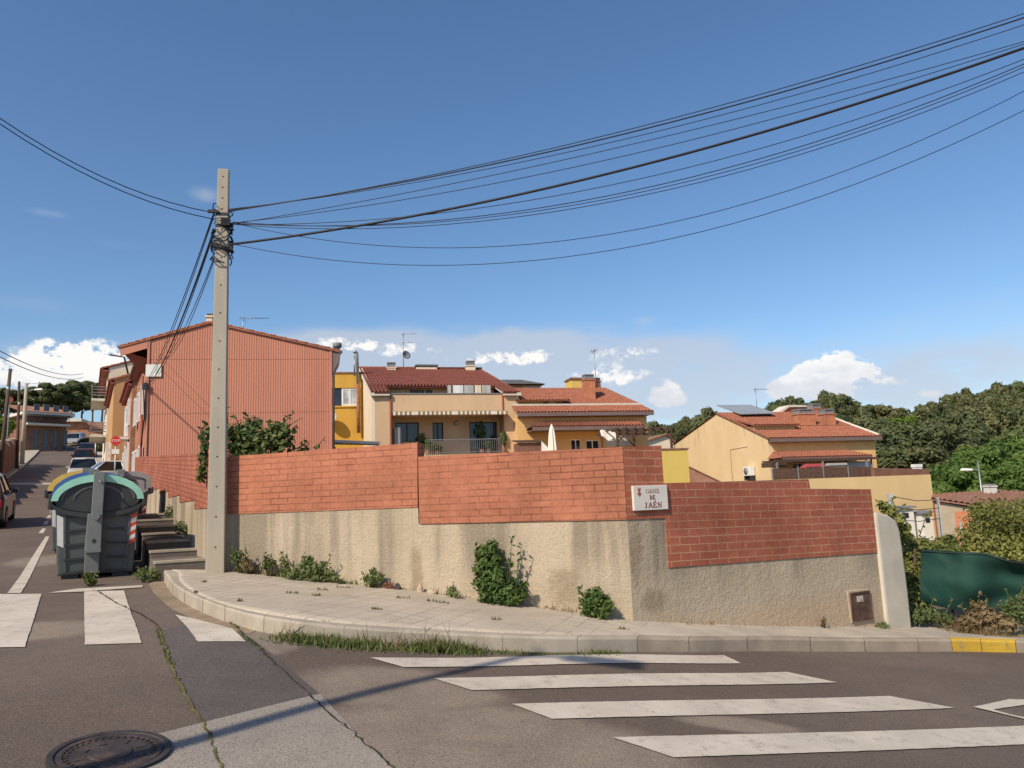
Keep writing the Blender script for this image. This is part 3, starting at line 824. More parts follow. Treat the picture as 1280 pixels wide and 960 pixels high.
b.prism([(cx, cz-.1*H), (cx+.06*W, cz+.02*H), (cx, cz+.12*H), (cx-.06*W, cz+.02*H)], -.004, 0)
b.prism([(cx-.03*W, cz+.12*H), (cx+.03*W, cz+.12*H), (cx+.045*W, cz+.27*H), (cx+.015*W, cz+.2*H), (cx, cz+.28*H), (cx-.015*W, cz+.2*H), (cx-.045*W, cz+.27*H)], -.004, 0)
MAT['sign_crest'] = M('sign_crest', (.34, .10, .07), .7, .2, 20)
b.build('crest', 'sign_crest', sg)

# ------------------------------------------------------------------ concrete pole
pb = at(270, 712, 11.0); PZB = zf(pb.x, pb.y)+KH
ptop = at(275.5, 213, 11.0); PH = ptop.z-PZB
pole = thing('utility_pole', 'tall tapered concrete utility pole with bolt holes carrying tangled cables at the corner', 'utility pole', (pb.x, pb.y, PZB), R(12))
b = MB()
wb, db, wt, dt = .125, .10, .078, .062
b.hexa([(-wb, -db, -.3), (wb, -db, -.3), (wb, db, -.3), (-wb, db, -.3), (-wt, -dt, PH), (wt, -dt, PH), (wt, dt, PH), (-wt, dt, PH)])
b.build('shaft', 'concrete_pole', pole, bevel=.012)
MAT['hole'] = M('bolt_hole_rust', (.10, .065, .04), .95, .2, 9)
for k in range(26):
    z = .35 + (k*.42 if k < 11 else 11*.42+(k-11)*.17)
    if z > PH-.1: break
    f = z/PH; yy = -(db+(dt-db)*f)
    b = MB(); b.prism([(math.cos(a)*.013, z+math.sin(a)*.013) for a in np.linspace(0, 2*math.pi, 9)[:-1]], yy-.002, yy+.006); b.build('bolt_hole', 'hole', pole)
pass
hZ = [at(272, y, 11.0).z-PZB for y in (268, 284, 312)]
for z, arm_ in ((hZ[0]-.02, (-.20, -.05, -.10, -.05, .01, .05)), (hZ[1], (.05, .16, -.10, -.06, -.03, .03)), (hZ[2], (.05, .16, -.10, -.06, -.03, .03))):
    f = z/PH; ww = wb+(wt-wb)*f+.008; dd = db+(dt-db)*f+.008
    b = MB(); b.box(-ww, ww, -dd, dd, z-.02, z+.02); b.box(*arm_[:4], z+arm_[4], z+arm_[5]); b.build('bracket', 'dark_metal', pole)
b = MB(); rg = random.Random(5)
for k in range(26):
    z0 = rg.uniform(hZ[2]-.12, hZ[0]+.02); pts_ = []
    zz_ = z0; a0 = rg.uniform(0, 6.28)
    for q in range(9):
        a = a0+q*.55; f = zz_/PH; rr_ = (wb+(wt-wb)*f)*1.25+.02+rg.uniform(0, .04)
        pts_.append((math.cos(a)*rr_, math.sin(a)*rr_*.9, zz_+rg.uniform(-.04, .04))); zz_ += rg.uniform(-.07, .05)
    b.tube(pts_, rg.uniform(.006, .011), 5)
for k in range(2):
    z = rg.uniform(hZ[2]-.05, hZ[0]); b.box(rg.uniform(-.12, .02), rg.uniform(.05, .13), -.16, -.09, z-.05, z+.05)
b.build('cable_tangle', 'cable', pole)

# ------------------------------------------------------------------ waste containers
MAT['bin_grey'] = M('bin_plastic_grey', (.092, .102, .100), .5, .12, 3, .12, 120, spec=.35, dirt=(.13, .12, .10), dirtamt=.35)
MAT['bin_dark'] = M('bin_plastic_dark', (.040, .042, .044), .5, .15, 3, .1, 120, spec=.35, dirt=(.10, .09, .08), dirtamt=.3)
MAT['bin_steel'] = M('bin_lifting_arm', (.165, .175, .172), .5, .12, 4, .1, 90, dirt=(.10, .085, .07), dirtamt=.4, spec=.4)
for nm, c in (('green', (.30, .60, .47)), ('blue', (.06, .13, .36)), ('yellow', (.66, .44, .09)), ('lidgrey', (.30, .28, .265)), ('brown', (.10, .055, .04))):
    MAT['bin_'+nm] = M('bin_lid_'+nm, c, .45, .12, 2.5, .08, 90, dirt=sc(c, 1.35), dirtamt=.4, spec=.4)
MAT['refl_red'] = M('reflector_red', (.60, .08, .05), .4, .08, 20)
MAT['refl_white'] = M('reflector_white', (.70, .69, .66), .4, .08, 20)
def container(px, Y, label, lidmat, bodymat, flat=False, yaw=None, cheek='bin_dark'):
    c = at(px, 700, Y); zg = zf(c.x, c.y)
    yaw = YS-math.pi/2 if yaw is None else yaw
    t = thing('waste_container', label, 'waste container', (c.x, c.y, zg), yaw, 'waste containers lined up along the kerb'); t.scale = (.83, 1, 1)
    LEN = 1.45
    # body: taper, wider at the top; profile x half widths
    wb_, wt_, zb, zt = .63, .70, .06, 1.16
    ysec = [(0.05, .0), (.0, .0)]
    b = MB()
    b.hexa([(-wb_, .08, zb), (wb_, .08, zb), (wb_, LEN-.08, zb), (-wb_, LEN-.08, zb), (-wt_, 0, zt), (wt_, 0, zt), (wt_, LEN, zt), (-wt_, LEN, zt)])
    body = b.build('body', bodymat, t, bevel=.035)
    fy = lambda z: .08*(1-(z-zb)/(zt-zb))
    b = MB()
    for k, z in enumerate((.10, .30, .52, .74, .95)):     # stepped louvre ribs moulded in the end panel
        for sx in (-1, 1):
            xa, xb = .16, .53
            z2 = z+.05-.035
            b.prism([(sx*xa, z), (sx*xb, z-.02), (sx*xb, z+.012), (sx*xa, z+.03)] if sx > 0 else [(-xb, z-.02), (-xa, z), (-xa, z+.03), (-xb, z+.012)], fy(z)-.022, fy(z)+.05)
    b.build('end_rib', 'bin_dark', t)
    b = MB()
    for sx in (-1, 1):
        b.hexa([(sx*.50-.02, fy(.1)-.02, .1), (sx*.50+.02, fy(.1)-.02, .1), (sx*.50+.02, fy(.1)+.05, .1), (sx*.50-.02, fy(.1)+.05, .1), (sx*.55-.02, fy(1)-.02, 1.0), (sx*.55+.02, fy(1)-.02, 1.0), (sx*.55+.02, fy(1)+.05, 1.0), (sx*.55-.02, fy(1)+.05, 1.0)])
    b.build('corner_rib', bodymat, t)
    # lens shaped end cheek between lid arch and sagging rim
    RW = .775; zr = 1.20; top_ = 1.60; dip = 1.00
    N = 18
    arch = [(RW*math.cos(a), zr+(top_-zr)*math.sin(a)**(1.03 if not flat else .35)) for a in np.linspace(0, math.pi, N)]
    low = [(-RW*math.cos(a), zr-(zr-dip)*math.sin(a)**1.1) for a in np.linspace(0, math.pi, N)][1:-1]
    for y0, y1 in ((-.035, .05), (LEN-.05, LEN+.035)):
        b = MB(); b.prism([(x*.93, zr+(z-zr)*.93) for x, z in arch+low], y0+.015, y1-.015); b.build('end_cheek', cheek, t)
        b = MB()
        for (xa, za), (xb, zb_) in zip(([arch[-1]]+low+[arch[0]])[:-1], ([arch[-1]]+low+[arch[0]])[1:]):
            b.prism([(xa, za), (xb, zb_), (xb*.97, zb_-.075), (xa*.97, za-.075)], y0-.012, y1+.012)
        b.build('rim', 'bin_dark', t)
    # raised bands on the cheek
    b = MB()
    for f in (.80, .55):
        P = [(x*f, zr+.02+(z-zr)*f*.98) for x, z in arch]
        for (xa, za), (xb, zb_) in zip(P[:-1], P[1:]): b.prism([(xa, za), (xb, zb_), (xb*.96, zb_-.03), (xa*.96, za-.03)], -.028, 0)
    b.build('cheek_band', 'bin_grey', t)
    # lid: thick arched shell
    b = MB(); TH = .125
    inn_ = [(x*(1-TH/RW*.9), zr+(z-zr)*(1-TH/(top_-zr)*.9)) for x, z in arch]
    for y0, y1 in ((-.055, LEN+.055),):
        for k in range(N-1):
            p = [arch[k], arch[k+1], inn_[k+1], inn_[k]]
            b.hexa([(p[3][0], y0, p[3][1]), (p[0][0], y0, p[0][1]), (p[0][0], y1, p[0][1]), (p[3][0], y1, p[3][1]), (p[2][0], y0, p[2][1]), (p[1][0], y0, p[1][1]), (p[1][0], y1, p[1][1]), (p[2][0], y1, p[2][1])])
    lid = b.build('lid', lidmat, t)
    b = MB(); b.box(RW-.03, RW+.05, -.05, LEN+.05, zr-.12, zr+.03); b.box(-RW-.05, -RW+.03, -.05, LEN+.05, zr-.12, zr+.03); b.build('edge_rail', 'bin_dark', t, bevel=.02)
    # lifting arm on the end face
    b = MB()
    b.hexa([(-.115, -.13, .95), (.075, -.13, .95), (.075, .03, .95), (-.115, .03, .95), (-.095, -.13, 1.635), (.095, -.13, 1.635), (.095, .03, 1.635), (-.095, .03, 1.635)])
    b.hexa([(-.20, -.15, .40), (.07, -.15, .40), (.07, .08, .40), (-.20, .08, .40), (-.17, -.15, .99), (.075, -.15, .99), (.075, .05, .99), (-.17, .05, .99)])
    b.hexa([(-.19, -.10, .08), (.05, -.10, .08), (.05, .1, .08), (-.19, .1, .08), (-.19, -.12, .42), (.05, -.12, .42), (.05, .08, .42), (-.19, .08, .42)])
    arm = b.build('lifting_arm', 'bin_steel', t, bevel=.012)
    b = MB(); b.prism([(-.05+math.cos(a)*.035, .57+math.sin(a)*.035) for a in np.linspace(0, 6.283, 15)[:-1]], -.154, -.14); b.build('socket_hole', 'bin_dark', arm)
    b = MB(); b.tube([(-.03, -.14, .95), (-.03, -.22, .95)], .06, 12); b.tube([(0.0, -.12, 1.50), (.03, -.22, 1.46)], .016, 8); b.box(-.2, .07, -.19, -.145, .40, .455); b.build('pivot', 'bin_steel', arm)
    # reflectors
    for sx, stripes in ((1, 6), (-1, 6)):
        b = MB(); z0, z1 = .50, .96
        for k in range(7):
            za, zb2 = z0+(z1-z0)*k/7, z0+(z1-z0)*(k+1)/7
            f = lambda x, z: (sx*(.575+.06*(z-.5)) + x, fy(z)-.014-(.0 if sx > 0 else .0), z)
            sl_ = .03*sx
            b.face([f(-.065, za-sl_), f(.065, za+sl_), f(.065, zb2+sl_), f(-.065, zb2-sl_)][::1], (k % 2) if sx > 0 else 1)
            b.face([Vector(f(-.065, za-sl_))+Vector((0, .012, 0)), Vector(f(-.065, zb2-sl_))+Vector((0, .012, 0)), Vector(f(.065, zb2+sl_))+Vector((0, .012, 0)), Vector(f(.065, za+sl_))+Vector((0, .012, 0))], 1)
        b.build('reflector', ['refl_red', 'refl_white'], t)
    b = MB()
    for k in range(6):
        za = .5+.46*k/6
        b.face([(-.69+.05*(.9-za)*-1*0-.0, .22, za), (-.69, .10, za), (-.70, .10, za+.46/6), (-.70, .22, za+.46/6)], k % 2)
    b.build('side_reflector', ['refl_red', 'refl_white'], t)
    b = MB()
    for sx in (-1, 1):
        for y in (.12, LEN-.3): b.box(sx*.42-.14, sx*.42+.14, y, y+.2, -.02, .08)
    b.build('foot', 'bin_dark', t)
    return t
container(120, 12.2, 'dark grey waste container with a pale green arched lid, nearest at the crossing', 'bin_green', 'bin_grey')
container(113, 13.9, 'recycling container with blue body and blue lid just behind the green lidded one', 'bin_blue', 'bin_blue').scale = (.83, 1, 1.025)
container(104, 15.7, 'recycling container with a yellow lid behind the blue one', 'bin_yellow', 'bin_grey').scale = (.88, 1, 1.03)
container(147, 17.6, 'waste container with a flat rounded grey lid on a brown body, nearest the steps', 'bin_lidgrey', 'bin_brown', flat=True, cheek='bin_lidgrey')
# ------------------------------------------------------------------ buildings
def tilemat(name, c, c2):
    t = NT(name)
    f = t.noise(2.2, 5, .7); g = t.noise(9, 3, .6)
    c_ = t.mix(t.mr(f, .3, .7), c, c2)
    c_ = t.mix(1.0, c_, t.mix(t.mr(g, .3, .7), (.72,)*3, (1.2,)*3), 'MULTIPLY')
    c_ = t.mix(t.math('MULTIPLY', t.mr(t.noise(1.1, 6, .7), .58, .75), .5), c_, (.13, .10, .08))
    t.col(c_); return t.fin(.85, 0, .2)
MAT['tile_dark'] = tilemat('roof_tile_dark', (.165, .055, .042), (.215, .072, .052))
MAT['tile_orange'] = tilemat('roof_tile_orange', (.29, .110, .068), (.36, .145, .088))
MAT['tile_brown'] = tilemat('roof_tile_brown', (.24, .125, .085), (.30, .16, .11))
MAT['render_pink'] = M('corrugated_pink', (.50, .212, .140), .75, .07, .6, dirt=(.38, .13, .09), dirtamt=.35, stretch=(1, 1, .3))
MAT['render_beige'] = M('render_beige', (.60, .42, .26), .9, .08, .8, .15, 30, dirt=(.36, .24, .14), dirtamt=.3, stretch=(1, 1, .4))
MAT['render_cream'] = M('render_cream', (.74, .63, .47), .9, .07, .8, .15, 30, dirt=(.45, .36, .24), dirtamt=.3)
MAT['render_orange'] = M('render_orange', (.70, .43, .18), .9, .08, .8, .15, 30, dirt=(.42, .22, .08), dirtamt=.3)
MAT['render_yellow'] = M('render_yellow', (.66, .48, .24), .9, .06, .5, .15, 30, dirt=(.50, .34, .17), dirtamt=.3, stretch=(1, 1, .25))
def gable_stained():
    t = NT('render_yellow_stained')
    c = t.mix(t.mr(t.noise(.6, 5), .3, .7), (.66, .49, .28), (.71, .54, .32))
    st = t.mr(t.noise(2.4, 6, .65, stretch=(1, 1, .08)), .50, .66)
    sp_ = t.n('ShaderNodeSeparateXYZ'); t.L.new(t.tc.outputs['Object'], sp_.inputs[0])
    # soot streaks running down from the verge: distance below the two roof slopes
    dz = t.math('SUBTRACT', t.math('SUBTRACT', GAP_Z, t.math('MULTIPLY', t.math('ABSOLUTE', t.math('SUBTRACT', sp_.outputs[1], GAP_Y), 0), GAP_S)), sp_.outputs[2])
    c = t.mix(t.math('MULTIPLY', t.math('MULTIPLY', st, t.mr(dz, 0, 1.3, 1, 0)), .6), c, (.30, .235, .15))
    t.col(c); t.bump(t.noise(30), .15, .01); return t.fin(.9, 0, .2)
MAT['mustard'] = M('render_mustard', (.56, .32, .055), .9, .10, .8, .2, 30, dirt=(.40, .22, .05), dirtamt=.5, stretch=(1, 1, .4))
MAT['yellow_flat'] = M('render_lemon', (.62, .45, .12), .9, .05, .9, .2, 30, dirt=(.52, .36, .12), dirtamt=.3)
MAT['ochre'] = M('render_ochre', (.52, .29, .13), .9, .08, .6, .15, 20, dirt=(.40, .22, .10), dirtamt=.35)
MAT['brick_orange'] = Mbrick('house_brick_orange', (.46, .20, .11), (.40, .165, .09), (.36, .22, .15), .26, .07, .008)
MAT['brick_chimney'] = Mbrick('chimney_brick', (.50, .20, .11), (.45, .17, .09), (.40, .20, .13), .26, .07, .008, uv='Object')
MAT['brick_brown'] = Mbrick('house_brick_brown', (.24, .115, .075), (.20, .09, .06), (.20, .13, .10), .26, .08, .008)
MAT['soffit_red'] = M('soffit_red', (.28, .07, .05), .7, .12, 2)
MAT['fascia'] = M('fascia_grey', (.17, .125, .12), .7, .12, 3)
MAT['verge'] = M('verge_white', (.62, .57, .49), .8, .08, 3)
MAT['wood_dark'] = M('wood_dark', (.085, .05, .035), .8, .3, 5, stretch=(1, 1, 6))
MAT['wood_screen'] = M('heather_screen', (.115, .065, .045), .95, .35, 6, .5, 40)
MAT['roof_grey'] = M('roof_grey', (.11, .105, .10), .85, .15, 1.5, dirt=(.17, .14, .10))
MAT['solar'] = M('corrugated_sheet_grey', (.33, .35, .37), .5, .08, 1.5, metal=.2, spec=.4)
MAT['canvas'] = M('canvas_white', (.72, .68, .60), .85, .06, 4)
MAT['canvas_grey'] = M('canvas_grey', (.42, .42, .40), .85, .08, 4)
MAT['canvas_red'] = M('canvas_red', (.33, .055, .06), .8, .12, 3)
MAT['awning_stripe'] = M('awning_brown', (.28, .19, .09), .85, .1, 4)
MAT['linen'] = M('linen', (.70, .70, .68), .9, .05, 5)
MAT['chim_grey'] = M('chimney_cap_grey', (.20, .20, .21), .8, .15, 5)
MAT['aluminium'] = M('aluminium', (.42, .43, .44), .45, .08, 5, metal=.6)
MAT['rust_pipe'] = M('rusty_flue', (.26, .115, .07), .75, .3, 3, dirt=(.11, .06, .05), dirtamt=.7)

def tiled(b, e0, e1, r1, r0, period=.22, amp=.05, rows=10, mi=0, thick=.07):
    """Spanish tile sheet between eave e0-e1 and ridge r0-r1"""
    e0, e1, r0, r1 = map(Vector, (e0, e1, r0, r1))
    L = max((e1-e0).length, (r1-r0).length); n = max(2, int(L/period)); m = n*6
    nrm = (e1-e0).cross(r0-e0).normalized()
    if nrm.z < 0: nrm = -nrm
    prof = [0, .75, 1, .75, 0, -.25]
    R_ = []
    for j in range(rows+1):
        for half in ((0, 1) if 0 < j < rows else (0,)):
            t = j/rows; a, c = e0.lerp(r0, t), e1.lerp(r1, t); lift = .028*(1 if (half == 1 or j == 0) else 0)
            R_.append([a.lerp(c, i/m)+nrm*(amp*prof[i % 6]+lift) for i in range(m+1)])
    b.grid(R_, mi=mi, sm=False)
    dn = nrm*-thick
    b.face([e0+dn, r0+dn, r1+dn, e1+dn], mi)
    b.face([e0, e1, e1+dn, e0+dn], mi); b.face([r0, r0+dn, r1+dn, r1], mi); b.face([e0, e0+dn, r0+dn, r0], mi); b.face([e1, r1, r1+dn, e1+dn], mi)
    return b
def holes(b, x0, x1, z0, z1, hs, y0, y1, mi=0):
    """wall slab in the xz plane with rectangular openings"""
    xs = sorted({x0, x1, *[h[0] for h in hs], *[h[1] for h in hs]}); zs = sorted({z0, z1, *[h[2] for h in hs], *[h[3] for h in hs]})
    xs = [x for x in xs if x0 <= x <= x1]; zs = [z for z in zs if z0 <= z <= z1]
    # merge column by column
    for i in range(len(xs)-1):
        run = None
        for k in range(len(zs)-1):
            cx, cz = (xs[i]+xs[i+1])/2, (zs[k]+zs[k+1])/2
            inside = any(h[0] < cx < h[1] and h[2] < cz < h[3] for h in hs)
            if not inside:
                run = (run[0], zs[k+1]) if run else (zs[k], zs[k+1])
            if inside or k == len(zs)-2:
                if run: b.box(xs[i], xs[i+1], y0, y1, run[0], run[1], mi); run = None
    return b
def window(par, x0, x1, z0, z1, y, frame='white_paint', glass='glass', fw=.06, mull=1, name='window', depth=.06, sill=False):
    b = MB(); yb = y+depth
    b.box(x0, x0+fw, y, yb, z0, z1).box(x1-fw, x1, y, yb, z0, z1).box(x0+fw, x1-fw, y, yb, z0, z0+fw).box(x0+fw, x1-fw, y, yb, z1-fw, z1)
    for k in range(1, mull+1):
        xm = x0+(x1-x0)*k/(mull+1); b.box(xm-fw*.5, xm+fw*.5, y, yb, z0+fw, z1-fw)
    wdw = b.build(name, frame, par)
    p = MB(); p.box(x0+fw*.6, x1-fw*.6, y+depth*.55, y+depth*.75, z0+fw*.6, z1-fw*.6); p.build('pane', glass, wdw)
    if sill: q = MB(); q.box(x0-.06, x1+.06, y-.10, y+.02, z0-.07, z0-.005); q.build('sill', 'verge', wdw)
    return wdw
def chimney(par, x0, x1, y0, y1, z0, z1, mat='brick_chimney', cap='chim_grey', caph=.45, name='chimney'):
    b = MB(); b.box(x0, x1, y0, y1, z0, z1); b.box(x0-.05, x1+.05, y0-.05, y1+.05, z1, z1+.07); c = b.build(name, mat, par)
    b = MB(); w_, d_ = (x1-x0)*.10, (y1-y0)*.10
    b.box(x0+w_, x1-w_, y0+d_, y1-d_, z1+.07, z1+caph*.75)
    b.box(x0+w_*.2, x1-w_*.2, y0+d_*.2, y1-d_*.2, z1+caph*.80, z1+caph)
    for sx in (x0+w_*.5, x1-w_*1.5): b.box(sx, sx+w_, y0+d_*.5, y1-d_*.5, z1+.07, z1+caph*.8)
    b.build('cap', cap, c); return c
def antenna(loc, h, label, yaw=0.3, dish=False, two=True):
    t = thing('tv_antenna', label, 'antenna', loc, yaw)
    b = MB(); b.tube([(0, 0, 0), (0, 0, h)], .028, 6); b.build('mast', 'steel', t)
    for zz, L in ((h-.1, 1.1), (h*.72, .8))[:2 if two else 1]:
        b = MB(); b.tube([(-.15, 0, zz), (L, 0, zz)], .014, 5)
        for k in range(7): b.tube([(-.1+k*L/7, -.28+k*.02, zz), (-.1+k*L/7, .28-k*.02, zz)], .009, 4)
        b.tube([(L*.05, -.2, zz-.2), (L*.05, -.2, zz+.2)], .009, 4); b.tube([(L*.05, .2, zz-.2), (L*.05, .2, zz+.2)], .009, 4)
        b.build('aerial', 'steel', t)
    if dish:
        b = MB(); b.lathe([(0, .0), (.14, .02), (.28, .07), (.36, .12), (.36, .135), (.27, .085), (0, .012)], n=20); o = b.build('dish', 'chim_grey', t, (.18, -.08, h*.36)); o.rotation_euler = (R(75), 0, R(35))
        b = MB(); b.tube([(0, 0, h*.36), (.2, -.1, h*.36)], .02, 5); b.build('dish_arm', 'steel', t)
    return t

# ---- corrugated gable house on the side street
GYAW = R(11.5)
gh = Fr(181, 600, 30.0, GYAW, 0.0)
GH = thing('gable_house', 'two storey house with a blank pink corrugated gable rising behind the garden wall', 'house', gh.o, GYAW)
xr, zr_ = gh.hit(413.5, 437); xa, za = gh.hit(262, 404); _, zl = gh.hit(181, 426.5); 
zb0 = 1.0
b = MB(); n = 74
cs = []
for k in range(n):
    x0 = xr*k/n; ww = xr/n
    cs += [(x0, 0), (x0+ww*.50, 0), (x0+ww*.62, -.010), (x0+ww*.88, -.010)]
cs.append((xr, 0))
topz = lambda x: zl+(za-zl)*x/xa if x < xa else za+(zr_-za)*(x-xa)/(xr-xa)
zm = [gh.hit(300, y)[1] for y in (566, 516, 449)]
b.grid([[(x, y, z if z is not None else topz(x)) for x, y in cs] for z in (zb0, zm[1]-.006)], sm=False, flip=False)
b.grid([[(x, y-.008, z) for x, y in cs] for z in (zm[1], zm[2]-.006)], sm=False)
b.grid([[(x, y-.016, z if z is not None else topz(x)) for x, y in cs] for z in (zm[2], None)], sm=False)
b.build('cladding', 'render_pink', GH)
DEP = 8.5
yv = YS - GYAW     # the street direction in house coordinates
du = Vector((math.cos(yv), math.sin(yv)))
b = MB()
A0 = Vector((0.02, .03)); A1 = Vector((xr-.02, .03)); B0 = A0+du*DEP; B1 = A1+du*DEP
b.prism([tuple(A0), tuple(A1), tuple(B1), tuple(B0)], zb0, zl-.2, 'z'); b.build('wall', 'brick_orange', GH)
b = MB(); b.box(xr-.04, xr+.05, -.06, .02, zb0, zr_+.03).box(-.05, .04, -.06, .02, zb0, zl+.03); b.build('corner_trim', 'render_pink', GH)
# roof: two tiled slopes following the street direction, with a deep street eave
xe, ze = gh.hit(150, 434); 
o2 = (-.10*du.x, -.10*du.y)
P = lambda x, z, t: (x+du.x*t, 0.0+du.y*t, z)
b = MB(); tiled(b, P(xe, ze+.03, -.10), P(xe*.25, zl-.15, 3.2), P(xa, za+.05, 3.2), P(xa, za+.05, -.10), rows=12)
tiled(b, P(xe*.25, zl-.15, 3.2), P(xe*.25, zl-.15, DEP), P(xa, za+.05, DEP), P(xa, za+.05, 3.2), rows=12)
tiled(b, P(xr+.35, zr_-.06, -.10), P(xr+.35, zr_-.06, DEP), P(xa, za+.05, DEP), P(xa, za+.05, -.10), rows=12)
b.build('roof', 'tile_orange', GH)
b = MB(); zo = lambda x: ze+(za-ze)*(x-xe)/(xa-xe)-.06
b.prism([(xe, zo(xe)), (0, zo(0)), (0, zo(0)-.30), (xe+.05, zo(xe)-.30)], -.06, -.02); b.build('verge_board', 'render_pink', GH)
b = MB(); zs_ = gh.hit(181, 449)[1]
b.face([P(xe, ze-.10, 0), P(xe*.25, zl-.25, 3.2), P(.0, zs_-.1, 3.2), P(0.0, zs_, 0)]); b.face([P(xe*.25, zl-.25, 3.2), P(xe*.25, zl-.25, DEP), P(.0, zl-.35, DEP), P(0.0, zl-.35, 3.2)]); b.build('soffit', 'soffit_red', GH)
b = MB(); b.tube([P(xe-.05, ze-.0, -.1), P(xe*.25-.05, zl-.18, 3.2), P(xe*.25-.05, zl-.18, DEP)], .06, 8); b.build('gutter', 'fascia', GH)
b = MB(); b.tube([P(xr+.38, zr_-.12, -.1), P(xr+.38, zr_-.12, DEP)], .08, 8); b.tube([P(xr+.36, zr_-.15, 0), P(xr+.12, zr_-1.0, 0.03), P(xr+.10, 2, .03)], .05, 8)
b.prism([(xr+.02, zr_-.02), (xr+.38, zr_-.10), (xr+.30, zr_-.55), (xr+.05, zr_-1.05)], -.03, .06); b.build('gutter', 'fascia', GH)
# street front windows and doors (on the facade along the street)
def street_part(par, s0, s1, z0, z1, w_, mat, name, org=None):
    """panel on a facade plane parallel to the side street: s along, w out from it"""
    pass
GF = thing  # facade helper below
def facade_obj(mbd, name, mat, par, frame_o, s, w_, z, rz):
    o = mbd.build(name, mat, par); return o
fpar_rz = yv   # rotation inside the house
def fac_window(par, s0, s1, z0, z1, out, frame='white_paint', glass='glass'):
    b = MB(); f = .09
    for a0, a1, c0, c1 in ((s0, s0+f, z0, z1), (s1-f, s1, z0, z1), (s0+f, s1-f, z0, z0+f), (s0+f, s1-f, z1-f, z1)): b.box(a0, a1, out-.02, out+.10, c0, c1)
    w_ = b.build('window', frame, par, (0, 0, 0), fpar_rz)
    p = MB(); p.box(s0+f*.6, s1-f*.6, out+.01, out+.04, z0+f*.6, z1-f*.6); p.build('pane', glass, w_)
zst = zf(*SP(23, 1).xy)
for s0, z0, h, wd in ((1.2, zst+.2, 2.2, 1.0), (3.6, zst+.9, 1.5, 1.1), (6.0, zst+1.1, 1.4, 1.1), (1.0, zst+3.6, 1.3, 1.1), (3.6, zst+3.6, 1.3, 1.1), (6.2, zst+3.7, 1.3, 1.0)): fac_window(GH, s0, s0+wd, z0, z0+h, .06)
b = MB(); b.tube([(0.3, .16, zst), (0.3, .16, zst+3.1), (1.1, .14, zst+3.6), (1.1, .14, zst+5.2)], .05, 6); b.build('drainpipe', 'soffit_red', GH, (0, 0, 0), fpar_rz)
# white notice board, cable bracket
x0, z1 = gh.hit(183, 456); x1, z0 = gh.hit(202, 471)
t = thing('notice_board', 'plain white square board high on the pink corrugated gable', 'board', gh.o+gh.t*x0+gh.n*-.06+Vector((0, 0, z0)), GYAW)
b = MB(); b.box(0, x1-x0, -.02, .02, 0, z1-z0); b.build('board', 'white_paint', t)
MAT['faded_green'] = M('faded_green', (.40, .52, .40), .8, .1, 9)
b = MB(); b.prism([((x1-x0)*.62, (z1-z0)*.2), ((x1-x0)*.86, (z1-z0)*.35), ((x1-x0)*.78, (z1-z0)*.8), ((x1-x0)*.66, (z1-z0)*.6)], -.024, -.02); b.build('emblem', 'faded_green', t)
brk = gh.hit(179, 483)
BRK = gh.o+gh.t*-.12+gh.n*-.15+Vector((0, 0, brk[1]))
t = thing('cable_bracket', 'dark cable bracket on the street corner of the pink gable house', 'bracket', BRK, GYAW)
b = MB(); b.box(-.05, .13, -.03, .15, -.14, .12); b.build('arm', 'dark_metal', t); b = MB(); b.tube([(0, 0, -.1), (.05, .05, -1.2), (-.05, .1, -2.4)], .03, 6); b.build('cable_drop', 'cable', t)
# chimney and antenna behind the ridge
x0, z1 = gh.hit(258, 392, 3); x1, z0 = gh.hit(265, 406, 3)
chimney(GH, x0, x1, 3, 3.5, za-.3, z1-.16, 'render_cream', caph=.18)
x0, z0 = gh.hit(304, 410, 3); p = gh.o+gh.t*x0+gh.n*3+Vector((0, 0, z0-.5))
t = antenna((p.x, p.y, p.z), 1.05, 'low wide television antenna over the ridge of the pink gable house', .15, two=False)
# grey bent flue at the right corner of the gable
x0, z0 = gh.hit(417, 460, .6); x1, z1 = gh.hit(421.5, 429, .6)
t = thing('flue_pipe', 'bent grey steel flue with a cowl at the right eave of the pink gable house', 'flue', gh.o+gh.t*x0+gh.n*.6+Vector((0, 0, z0)), GYAW)
L = z1-z0; dx = x1-x0
b = MB(); b.tube([(-.25, 0, -.45), (-.05, 0, -.2), (dx*.8, 0, .12), (dx, 0, .35), (dx, 0, L-.2)], .11, 10); b.build('pipe', 'aluminium', t)
b = MB(); b.lathe([(.12, -.22), (.19, -.18), (.19, 0), (0, .05)], (dx, 0, L), 14); b.build('cowl', 'chim_grey', t)

# ---- mustard rear building with windows, between gable house and beige house
mbf = Fr(413, 560, 55.0, R(12), 0.0)
x1, zt = mbf.hit(456, 465); _, zbk = mbf.hit(430, 470)
MBH = thing('mustard_house', 'narrow mustard yellow house front squeezed between the pink gable and the beige house', 'house', mbf.o, mbf.yaw)
wx0, wz1 = mbf.hit(405, 485); wx1, wz0 = mbf.hit(447.5, 507)
b = MB(); holes(b, -2.5, x1, 0, zt-.12, [(wx0, wx1, wz0, wz1)], 0, .35); b.box(-2.5, x1, .35, 1.2, 0, zt-.2); b.build('wall', 'mustard', MBH)
b = MB(); b.box(-2.5, x1+.05, -.06, 1.25, zt-.12, zt); b.build('coping', 'tile_brown', MBH)
xm = mbf.hx(427); xn = mbf.hx(431)
window(MBH, wx0, xm, wz0, wz1, .10, 'dark_metal', 'glass', .08)
window(MBH, xm+.01, wx1, wz0, wz1, .06, 'white_paint', 'glass_pale', .13, 1)
b = MB(); b.box(wx0, wx1+.1, -.08, .06, wz0-.12, wz0-.005); b.build('sill', 'mustard', MBH)
x0, z0 = mbf.hit(414.5, 524); 
